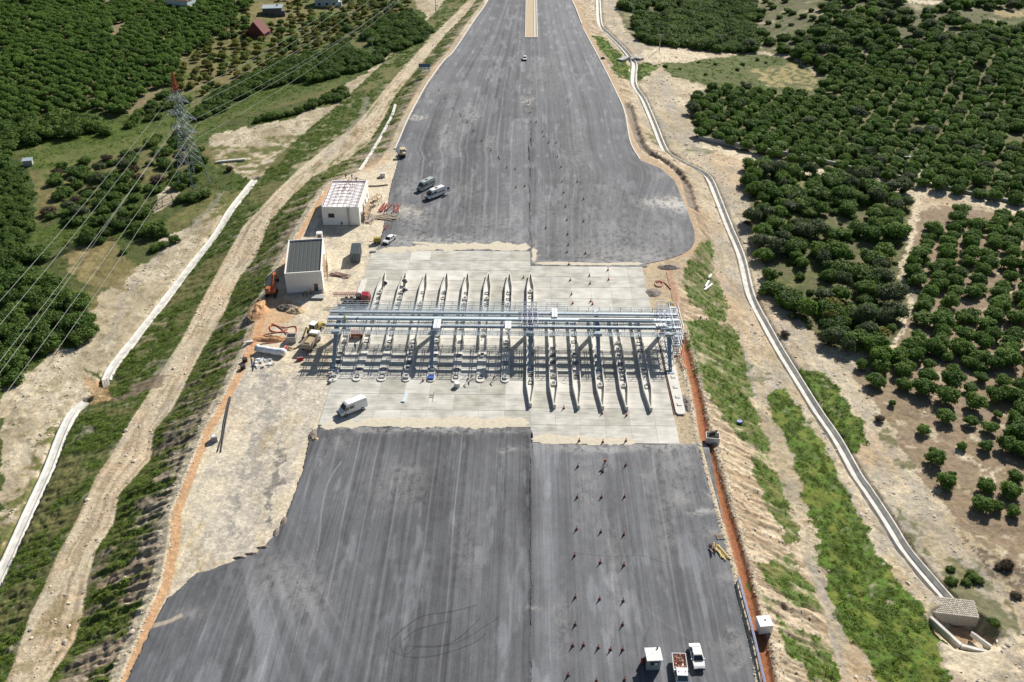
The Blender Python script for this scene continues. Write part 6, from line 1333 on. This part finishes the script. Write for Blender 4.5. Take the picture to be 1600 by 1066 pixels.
for k, (a, b) in enumerate([((396,580),(400,548)), ((396,580),(402,556))]): 
    pa = G1(*a); pb = G1(*b); q = MB(); q.bar((pa[0], pa[1], .1), (pb[0], pb[1], 1.0), .12, BLK); obj('black_pole', q, label=['black pole leaning on the wrapped roll, outer one', 'black pole leaning on the wrapped roll, inner one'][k], cat='pole')
# drums, pit, blocks
for (a, b), s in (((383, 565), 'upper'), ((380, 576), 'lower')):
    x, y, z = G1(a, b); t = thing('manhole_ring', '%s black round pipe end standing at the left edge of the yard' % s, 'pipe end', (x, y, z)); q = MB(); q.cyl((0, 0, 0), (0, 0, .8), .55, BLK, 14); obj('shell', q, t); q = MB(); q.cyl((0, 0, .8), (0, 0, .86), .6, TRIM, 14); obj('rim', q, t)
def cbox(nm, label, cat, px_, py_, w, d, h, rz, m, inner=None, z=None):
    x, y, zz = G1(px_, py_); t = thing(nm, label, cat, (x, y, zz if z is None else z), rz); q = MB(); th = .14
    if inner:
        for sx, sy, lx, ly in ((-(w-th)/2, 0, th, d), ((w-th)/2, 0, th, d), (0, -(d-th)/2, w-2*th, th), (0, (d-th)/2, w-2*th, th)): q.box(sx, sy, h/2, lx, ly, h, m)
        obj('wall', q, t); q = MB(); q.box(0, 0, .1, w-2*th-.02, d-2*th-.02, .2, inner); obj('floor', q, t)
    else: q.box(0, 0, h/2, w, d, h, m); obj('body', q, t)
    return t
cbox('concrete_pit', 'square open concrete pit box on the yard below the conduit loops', 'pit', 456, 533, 2.2, 1.8, 1.5, .03, GREYC, PIT)
t = cbox('concrete_block', 'grey concrete cube with a recessed top beside the long black pipe', 'block', 335, 688, 1.2, 1.2, 1.1, .35, GREYC); q = MB(); q.box(0, 0, 1.12, .7, .7, .05, PLASTG); obj('lid', q, t)
t = cbox('manhole_box', 'white square concrete chamber sitting across the red trench near the guard rail', 'chamber', 1192, 984, 2.0, 2.0, 1.7, .12, WHITEP, z=0); q = MB(); q.cyl((.1, .15, 1.7), (.1, .15, 1.76), .16, TRIM, 10); obj('lid_ring', q, t)
t = cbox('manhole_box', 'open white concrete chamber across the red trench beside the plaza', 'chamber', 1113, 687, 2.6, 2.0, 1.3, -.12, WHITEC, PIT, z=-.2); 
for k in range(9): q = MB(); q.bar((random.uniform(-.8, .8), .5, .6), (random.uniform(-.9, .9), random.uniform(.3, 1.0), 1.9), .10, BLK); obj('rebar', q, t)
for lab, px_, py_, w, d, h, rz in (('low white block at the lower edge of the wrapped roll', 390, 536, 1.6, .7, .5, .3), ('white crate on the sand above the road roller yard', 598, 276, 1.6, 1.4, 1.2, .1), ('grey slab on the ground left of the container', 583, 394, 1.5, .7, .4, .1)):
    cbox('block', lab, 'block', px_, py_, w, d, h, rz, WHITEC if 'white' in lab else GREYC)
x, y, z = G1(489, 463); cbox('concrete_ramp', 'low concrete ramp below the doorway of the flat roofed building', 'ramp', 497, 466, 2.9, 1.6, .5, 0, GREYC)
x, y, z = G1(469, 563); t = thing('barrier', 'red plastic barrier lying on the yard near the tipper', 'barrier', (x, y, z), .3); q = MB(); q.prism([(-.3,0),(-.12,.7),(.12,.7),(.3,0)], .7, mat('red_plastic', (.55,.05,.04), .45)); obj('body', q, t); q = MB(); q.box(0, 0, .72, 1.2, .1, .06, WHITEP); obj('cap', q, t)
x, y, z = G1(446, 546); t = thing('barrier', 'red plastic barrier left of the sand heap', 'barrier', (x, y, z), 1.3); q = MB(); q.prism([(-.3,0),(-.12,.7),(.12,.7),(.3,0)], .6, MATS['red_plastic']); obj('body', q, t); q = MB(); q.box(0, 0, .72, 1.0, .1, .06, WHITEP); obj('cap', q, t)
def mound(label, px_, py_, rx_, ry_, h, m, seed, nm='earth_heap', cat='heap'):
    x, y, z = G1(px_, py_); q = MB(); n1, n2 = 14, 20; vs = []; r = random.Random(seed)
    for i in range(n1+1):
        f = i/n1
        for j in range(n2): a = 2*math.pi*j/n2; k = 1+.35*(float(fbm(np.array([math.cos(a)*2+seed]), np.array([math.sin(a)*2]), seed)[0])-.5); hh = h*max(0, 1-f*f)**1.3*(1+.9*(float(fbm(np.array([math.cos(a)*f*4]), np.array([math.sin(a)*f*4+seed]), seed+3, 3)[0])-.5)); vs.append((math.cos(a)*rx_*f*k, math.sin(a)*ry_*f*k, hh-.08))
    q.add(vs, [(i*n2+j, (i+1)*n2+j, (i+1)*n2+(j+1) % n2, i*n2+(j+1) % n2) for i in range(n1) for j in range(n2)], m); return obj(nm, q, None, (x, y, z), label=label, cat=cat)
OE = mat('orange_earth', (.48,.28,.14), .95, var=.3, scale=1.5, bump=.8); SE = mat('sandy_earth', (.50,.38,.23), .95, var=.3, scale=1.5, bump=.8); DE = mat('dark_rubble', (.19,.16,.14), .95, var=.5, scale=1.5, bump=.9)
mound('orange earth heap on the bank in front of the excavator', 405, 485, 2.6, 5.0, 1.3, OE, 1); mound('brown rubble heap below the flat roofed building', 448, 482, 3.0, 1.8, 1.0, DE, 2); mound('sandy heap beside the brown rubble below the flat roofed building', 462, 486, 2.8, 1.8, .8, SE, 3)
mound('long orange spoil bank left of the square pit', 425, 530, 5.2, 1.6, .8, OE, 4); mound('round sand heap below the square pit', 453, 545, 1.5, 1.2, .6, SE, 5)
mound('dark broken asphalt heap at the right end of the upper road', 1045, 418, 3.4, 1.8, .6, DE, 6); mound('dark rubble heap left of the orange coil', 1020, 458, 2.4, 2.4, .5, DE, 7); mound('dark debris pile on the sand beside the edge island', 1072, 630, 1.3, 3.2, .6, DE, 8)
mound('yellow sand heap behind the right stair of the gantry', 1048, 475, 1.3, 1.5, .6, mat('yellow_sand', (.60,.50,.26), .95, var=.2), 9); mound('small dark asphalt heap at the top left corner of the near asphalt', 489, 681, 1.1, 2.2, .5, DE, 10); mound('pale rubble heap at the corner between yard and near asphalt', 492, 687, 1.0, .7, .5, SE, 11)
for i, (a, b) in enumerate([(375,872),(395,866),(412,856),(432,833),(444,815)]): mound('%s dark lump of asphalt from the left along the curved asphalt edge' % ORD[i], a, b, 1.6 if i < 3 else .8, .5 if i < 3 else 1.5, .35, DE, 20+i)
# steel beam pile and timber
def pile(nm, label, cat, px_, py_, L, w, n, m, rz, hh=.18, spread=1.5, part='beam', ww=.16):
    x, y, z = G1(px_, py_); t = thing(nm, label, cat, (x, y, max(z, 0)), rz); q = MB(); q.box(0, 0, 0, ww, L, hh, m); me = q.mesh(part)
    for k in range(n): o = obj(part, me, t, (random.uniform(-w/2, w/2), random.uniform(-.3, .3)*spread, hh/2+hh*(k % 3))); o.rotation_euler = (0, 0, random.uniform(-.12, .12)*spread)
    return t
RB = mat('red_steel', (.30,.075,.06), .6, var=.2, objvar=.2)
pile('beam_stack', 'stack of red steel beams left of the minibuses', 'steel beams', 602, 326, 5.2, 2.6, 10, RB, -.15); pile('beam_stack', 'second stack of red steel beams nearest the minibuses', 'steel beams', 620, 327, 5.2, 1.1, 8, RB, -.03); pile('beam_stack', 'short red beam lying below the steel stacks', 'steel beams', 605, 356, 3.0, .4, 3, RB, -.2)
pile('timber_stack', 'untidy stack of grey boards below the red steel beams', 'boards', 604, 341, 4.5, 4.0, 22, PLK, 1.4, .1, 3, 'board', .25)
pile('timber_stack', 'heap of planks and scaffold boards beside the unfinished building', 'boards', 578, 343, 5.0, 3.2, 20, mat('weathered_board', (.40,.33,.28), .85, objvar=.3), -.25, .12, 2, 'board', .2)
pile('timber_stack', 'pile of long timbers at the foot of the flat roofed building scaffold', 'boards', 530, 430, 4.5, 1.5, 12, PIPEM, 1.2, .1, 3, 'board', .14)
pile('timber_stack', 'bundle of yellow planks on the near asphalt by the right edge', 'boards', 1125, 863, 3.4, 1.1, 9, mat('yellow_plank', (.55,.43,.17), .8, objvar=.3), R(18), .08, 1.6, 'board', .2)
x, y = W(1113, 858); t = thing('scrap_heap', 'dark tangle of scrap beside the yellow planks', 'scrap', (float(x), float(y), .02))
for k in range(16): q = MB(); q.bar((random.uniform(-.5, .5), random.uniform(-1.2, 1.2), .1), (random.uniform(-.6, .6), random.uniform(-1.4, 1.4), random.uniform(.2, .6)), .12, random.choice([BLK, PIPEM, PLK])); obj('scrap_piece', q, t)
x, y = W(1125, 839); t = thing('pallet', 'empty wooden pallet above the yellow planks', 'pallet', (float(x), float(y), .03), .1)
for k in range(5): q = MB(); q.box(0, -.5+k*.25, .14, 1.3, .12, .03, PLK); obj('slat', q, t)
for k in (-.55, 0, .55): q = MB(); q.box(k, 0, .07, .1, 1.1, .1, PLK); obj('bearer', q, t)
x, y = W(633, 621); t = thing('metal_sheet', 'long pale blue steel sheet lying on the plaza below the gantry', 'sheet', (float(x), float(y), .02), R(-9)); q = MB(); q.box(0, 0, .12, .7, 3.4, .14, STEELL); obj('panel', q, t); q = MB(); q.box(.3, 0, .24, .1, 3.4, .1, WHITEP); obj('flange', q, t)
x, y = W(677, 620); t = thing('marking_board', 'thin wooden frame lying on the slabs below the gantry', 'frame', (float(x), float(y), .02), 0)
q = MB(); q.bar((0,-1.6,.06),(.1,1.6,.06),.08,PLK); obj('side', q, t); q = MB(); q.bar((-.8,-.2,.06),(.1,-.2,.06),.08,PLK); q.bar((-.8,.5,.06),(.1,.5,.06),.08,PLK); obj('rung', q, t)
# white broken pipes on the grass at the right
for k, (a, b) in enumerate([((1100,455),(1112,446)), ((1102,450),(1107,441)), ((1107,436),(1111,431))]):
    pa = G1(*a); pb = G1(*b); q = MB(); q.tube([(pa[0], pa[1], pa[2]+.3), (pb[0], pb[1], pb[2]+.3)], .28, WHITEP, 8); obj('broken_pipe', q, label='%s white broken pipe piece lying on the green slope right of the upper plaza corner' % ORD[k], cat='pipe', group='broken white pipes on the right slope')
x, y, z = G1(1155, 661); q = MB(); q.poly([(-.6,-.3),(.2,-.5),(.7,0),(.3,.5),(-.4,.4)], 0, .5, mat('blue_bag', (.05,.12,.35), .5)); obj('blue_bag', q, None, (x, y, z), label='small blue bag dropped on the green slope at the right', cat='bag')
x, y, z = G1(942, 118); mound('dark boulder heap on the bank by the sign at the right', 942, 92, 1.5, 1, .8, DE, 30)
# guard rail of the near right edge
pts = [W(a, b) for a, b in [(1153,908),(1160,935),(1168,965),(1178,1005),(1187,1045),(1200,1100)]]; o_ = smooth_path([(float(a), float(b)) for a, b in pts], 1.9)
BLR = mat('blue_steel', (.07,.09,.17), .5, metal=.2, var=.1)
t = thing('guard_rail', 'blue grey steel guard rail along the lower right edge of the asphalt', 'guard rail', (0, 0, 0))
q = MB(); q.box(0, 0, .45, .12, .16, .95, BLR); mp_ = q.mesh('post')
for a, b in zip(o_[:-1], o_[1:]):
    obj('post', mp_, t, (a[0], a[1], 0)); 
    for dx, z, w_, h_ in ((-.12, .78, .10, .28), (.22, .35, .10, .10)): q = MB(); q.bar((a[0]+dx, a[1], z), (b[0]+dx, b[1], z), w_, BLR, h_); obj('rail', q, t)
    q = MB(); q.bar((a[0]+.1, a[1], .85), (b[0]+.1, b[1], .85), .22, BLR, .05); obj('top_rail', q, t)
# cones
CORG = mat('cone_orange', (.50,.07,.03), .5, var=.1); 
def make_cone(label):
    t = thing('traffic_cone', label, 'cone', (0, 0, 0)); q = MB(); q.box(0, 0, .03, .46, .46, .06, TRIM); obj('base', q, t); q = MB(); q.tube([(0,0,.06),(0,0,.9)], [.19,.035], CORG, 10); obj('body', q, t); q = MB(); q.tube([(0,0,.42),(0,0,.58)], [.126,.094], WHITEP, 10); obj('band', q, t); return t
LOW = [('left',[(905,688),(903,728),(902,776),(901,826),(898,867),(899,932),(899,975),(895,1008),(888,1054)]), ('middle',[(942,690),(942,736),(940,776),(939,830),(938,878),(937,935),(935,1011),(932,1063)]), ('right',[(978,688),(978,726),(976,775),(975,834),(975,882),(974,938),(973,975),(973,1014),(976,1061)]), ('short bottom',[(912,1007),(954,1014)])]
first = None
def put(px_, py_, label, group):
    global first
    x, y = W(px_, py_+1.5); p = (float(x), float(y), .035)
    if first is None: first = make_cone(label); first.location = p; first['group'] = group; first.scale = (.98,)*3; return
    copy_thing(first, p, random.uniform(-.4, .4), label, .98, group)
for nm_, L in LOW:
    for i, (a, b) in enumerate(L): put(a, b, '%s traffic cone from the top in the %s row on the near asphalt' % (ORD[i], nm_), 'traffic cones on the near asphalt')
UP = [(889,412,'on the slab edge, nearest the gravel ramp'),(891,437,'second down the left line'),(893,459,'third down the left line'),(895,473,'just behind the gantry, left'),(921,430,'second line, upper'),(922,442,'second line, lower'),(923,470,'just behind the gantry, right'),(926,474,'beside another behind the gantry'),(950,421,'third line, upper'),(951,436,'third line, lower'),(818,433,'between the two middle islands')]
for a, b, l_ in UP: put(a, b, 'cone on the far plaza, '+l_, 'traffic cones on the far plaza')
FAR = [(886,393),(888,382),(887,365),(886,343),(884,322),(881,300),(878,283),(877,260),(871,244),(869,222),(857,222),(850,212),(848,205),(838,190),(820,290),(806,292),(805,263),(792,261),(780,248),(779,245),(767,234),(753,219),(740,204),(730,190),(720,181),(719,178),(708,168),(696,153),(686,140),(853,355),(912,310),(912,345),(902,283),(915,395),(828,175),(826,160)]
for side, FS in (('left', sorted([c for c in FAR if c[0] < 830], key=lambda c: c[1])), ('right', sorted([c for c in FAR if c[0] >= 830], key=lambda c: c[1]))):
    NTH = ORD+['thirteenth', 'fourteenth', 'fifteenth', 'sixteenth', 'seventeenth', 'eighteenth', 'nineteenth', 'twentieth', 'last', 'last']
    for i, (a, b) in enumerate(FS): put(a, b, '%s traffic cone from the top on the %s half of the upper road' % (NTH[i], side), 'traffic cones on the upper road')
for a, b, l_ in ((881, 637, 'standing below the first right island'),(941, 645, 'lying below the third right island'),(979, 648, 'lying below the fourth right island'),(661, 594, 'lying below the fourth left island')): put(a, b, 'traffic cone '+l_, 'traffic cones below the islands')
# tripod and lamp things in the middle row
x, y = W(945, 728); t = thing('warning_lamp_stand', 'dark folded sign stand among the cones below the plaza', 'sign stand', (float(x), float(y), .02)); 
for k in range(3): q = MB(); q.bar((0, 0, 1.0), (math.cos(k*2.1)*.5, math.sin(k*2.1)*.5, 0), .07, TRIM); obj('leg', q, t)
q = MB(); q.box(0, 0, 1.2, .5, .1, .5, CORG); obj('lamp', q, t)

# ================================================================== PEOPLE
SKIN = mat('skin', (.42,.25,.17), .6, var=.03)
def person_mesh(top, legs, bend=0.0, stride=.18, arms=.25):
    me = bpy.data.meshes.new('person'); b = bend
    def up(z, y=0): return (0, y-b*max(0, z-.95)*.9, z-b*b*max(0, z-.95)*.5)
    V_ = [(0,0,.95), up(1.15), up(1.38), up(1.50), up(1.62), up(1.74),
          (-.11,.0,.90), (-.12,-stride*.4,.50), (-.12,-stride,.08), (-.12,-stride-.16,.04), (.11,0,.90), (.12,stride*.3,.50), (.12,stride,.08), (.12,stride-.16,.04),
          (up(1.42)[0]-.20, up(1.42)[1], up(1.42)[2]), (-.27, up(1.15)[1]-arms*.3, up(1.15)[2]), (-.28, up(.95)[1]-arms-b*.3, up(.92)[2]), (.20, up(1.42)[1], up(1.42)[2]), (.27, up(1.15)[1]+arms*.2, up(1.15)[2]), (.28, up(.95)[1]+arms*.3-b*.3, up(.92)[2])]
    E = [(0,1),(1,2),(2,3),(3,4),(4,5),(0,6),(6,7),(7,8),(8,9),(0,10),(10,11),(11,12),(12,13),(2,14),(14,15),(15,16),(2,17),(17,18),(18,19)]
    rad = [.15,.14,.17,.06,.10,.085,.095,.065,.05,.045,.095,.065,.05,.045,.07,.05,.038,.07,.05,.038]
    me.from_pydata(V_, E, []); o = bpy.data.objects.new('tmp', me); COL.objects.link(o)
    md = o.modifiers.new('s', 'SKIN'); sv = me.skin_vertices[0].data
    for i, r_ in enumerate(rad): sv[i].radius = (r_, r_*.8)
    sv[0].use_root = True; m2_ = o.modifiers.new('u', 'SUBSURF'); m2_.levels = 1; m2_.render_levels = 1
    dg = bpy.context.evaluated_depsgraph_get(); ev = o.evaluated_get(dg); out = bpy.data.meshes.new_from_object(ev); out.name = 'person'
    for m_ in (top, legs, SKIN, TRIM): out.materials.append(m_)
    for p_ in out.polygons:
        c = p_.center; p_.material_index = 2 if c.z > 1.50-b*.5 and abs(c.x) < .14 else (3 if c.z < .10 else (1 if c.z < .93 and abs(c.x) < .22 else (2 if abs(c.x) > .22 and c.z < 1.0 else 0)))
        p_.use_smooth = True
    bpy.data.objects.remove(o); return out
HIV = mat('yellow_vest', (.55,.62,.08), .7); ORV = mat('orange_vest', (.70,.17,.04), .7); NAVY = mat('navy_cloth', (.02,.025,.05), .85); GRV = mat('green_shirt', (.06,.30,.12), .8); GRY = mat('grey_cloth', (.15,.15,.16), .85)
def person(label, loc, rz, top, legs, bend=0, stride=.18, hat=None):
    o = obj('person', person_mesh(top, legs, bend, stride), None, loc, rz, label, 'person'); z = 1.74-bend*bend*.4; y = -bend*.72
    q = MB(); q.tube([(0, y, z-.02), (0, y, z+.06), (0, y, z+.12)], [.125, .11, .04], hat or WHITEP, 10); obj('helmet', q, o)
    return o
x, y = W(555.5, 547); person('person in dark clothes walking over the slab under the left gantry', (float(x), float(y), .02), .8, NAVY, NAVY, 0, .3, TRIM)
x, y = W(565, 545); person('crouching person in dark clothes beside the second island', (float(x), float(y), .02), 2.0, GRY, NAVY, .9, .2, ORV)
x, y = W(541, 497, gz+.5); person('worker in a yellow vest standing on the left end of the gantry', (float(x), 171.0-.3, gz+.35), .3, HIV, NAVY, 0, .15, HIV)
x, y = W(559, 497, gz+.5); person('worker in dark clothes bending on the gantry next to the yellow vest', (float(x), 171.0-.3, gz+.35), 1.2, NAVY, NAVY, .8, .2, ORV)
for (a, b), top, lab, bd_ in (((474,464), NAVY, 'worker in dark clothes crouching in front of the white building wall', .9), ((480,463), GRV, 'worker in a green shirt in front of the white building wall', .4), ((486,461), ORV, 'worker in an orange vest near the doorway of the white building', .3), ((492,456), ORV, 'worker in an orange shirt at the doorway corner of the white building', 0)):
    x, y, z = G1(a, b); person(lab, (x, y, z), random.uniform(0, 6), top, NAVY, bd_, .15, TRIM if top is NAVY else WHITEP)
M_ = Matrix.Translation((a1[0], a1[1], 0)) @ Matrix.Rotation(rz1, 4, 'Z')
for fx, fy, top, lab in ((.42, .92, NAVY, 'worker in dark clothes on the open roof frame, the left one'), (.60, .90, NAVY, 'worker in dark clothes on the open roof frame, the right one'), (.74, .82, REDP, 'worker in a red shirt on the open roof frame near the right wall')):
    p_ = M_ @ Vector((w1*fx, d1*fy, h1+1.0-.75*abs(fx-.5))); person(lab, p_, random.uniform(0, 6), top, NAVY, .3, .2)
x, y = W(689, 592); person('person in red sitting on the slab near the islands', (float(x)+6.5, float(y), .02), 1, REDP, GRY, .9, .2)
for (a, b), lab in (((730, 598), 'worker in dark red clothes bending on the slab below the fifth island'), ((771, 595), 'worker in dark red clothes bending on the slab below the sixth island')):
    x, y = W(a, b); person(lab, (float(x), float(y), .02), 1.5, MAUVE, NAVY, 1.0, .2, REDP)
x, y = W(715, 604); t = thing('drum_barrel', 'white barrel block in front of the fifth toll island', 'barrel', (float(x)-.1, float(y), .02)); q = MB(); q.cyl((0,0,0),(0,0,.9),.62,ISL,14); obj('body', q, t); q = MB(); q.cyl((0,0,.9),(0,0,.96),.5,WHITEP,12); obj('lid', q, t)
# material heaps sitting on the two leftmost pointed islands
for i, (a, b) in enumerate([(603, 445), (633, 442), (633, 456)]):
    x, y = W(a, b, .6); t = thing('material_bag', '%s dark bag of material lying on a pointed island at the left' % ORD[i], 'bag', (float(x), float(y)-.3, .95), i); q = MB(); q.tube([(0,-.6,.2),(0,0,.35),(0,.7,.2)], [.3,.5,.25], PIT, 8); obj('sack', q, t); q = MB(); q.tube([(.2,-.2,.6),(.3,.3,.7)], [.28,.2], WR, 7); obj('white_sack', q, t)
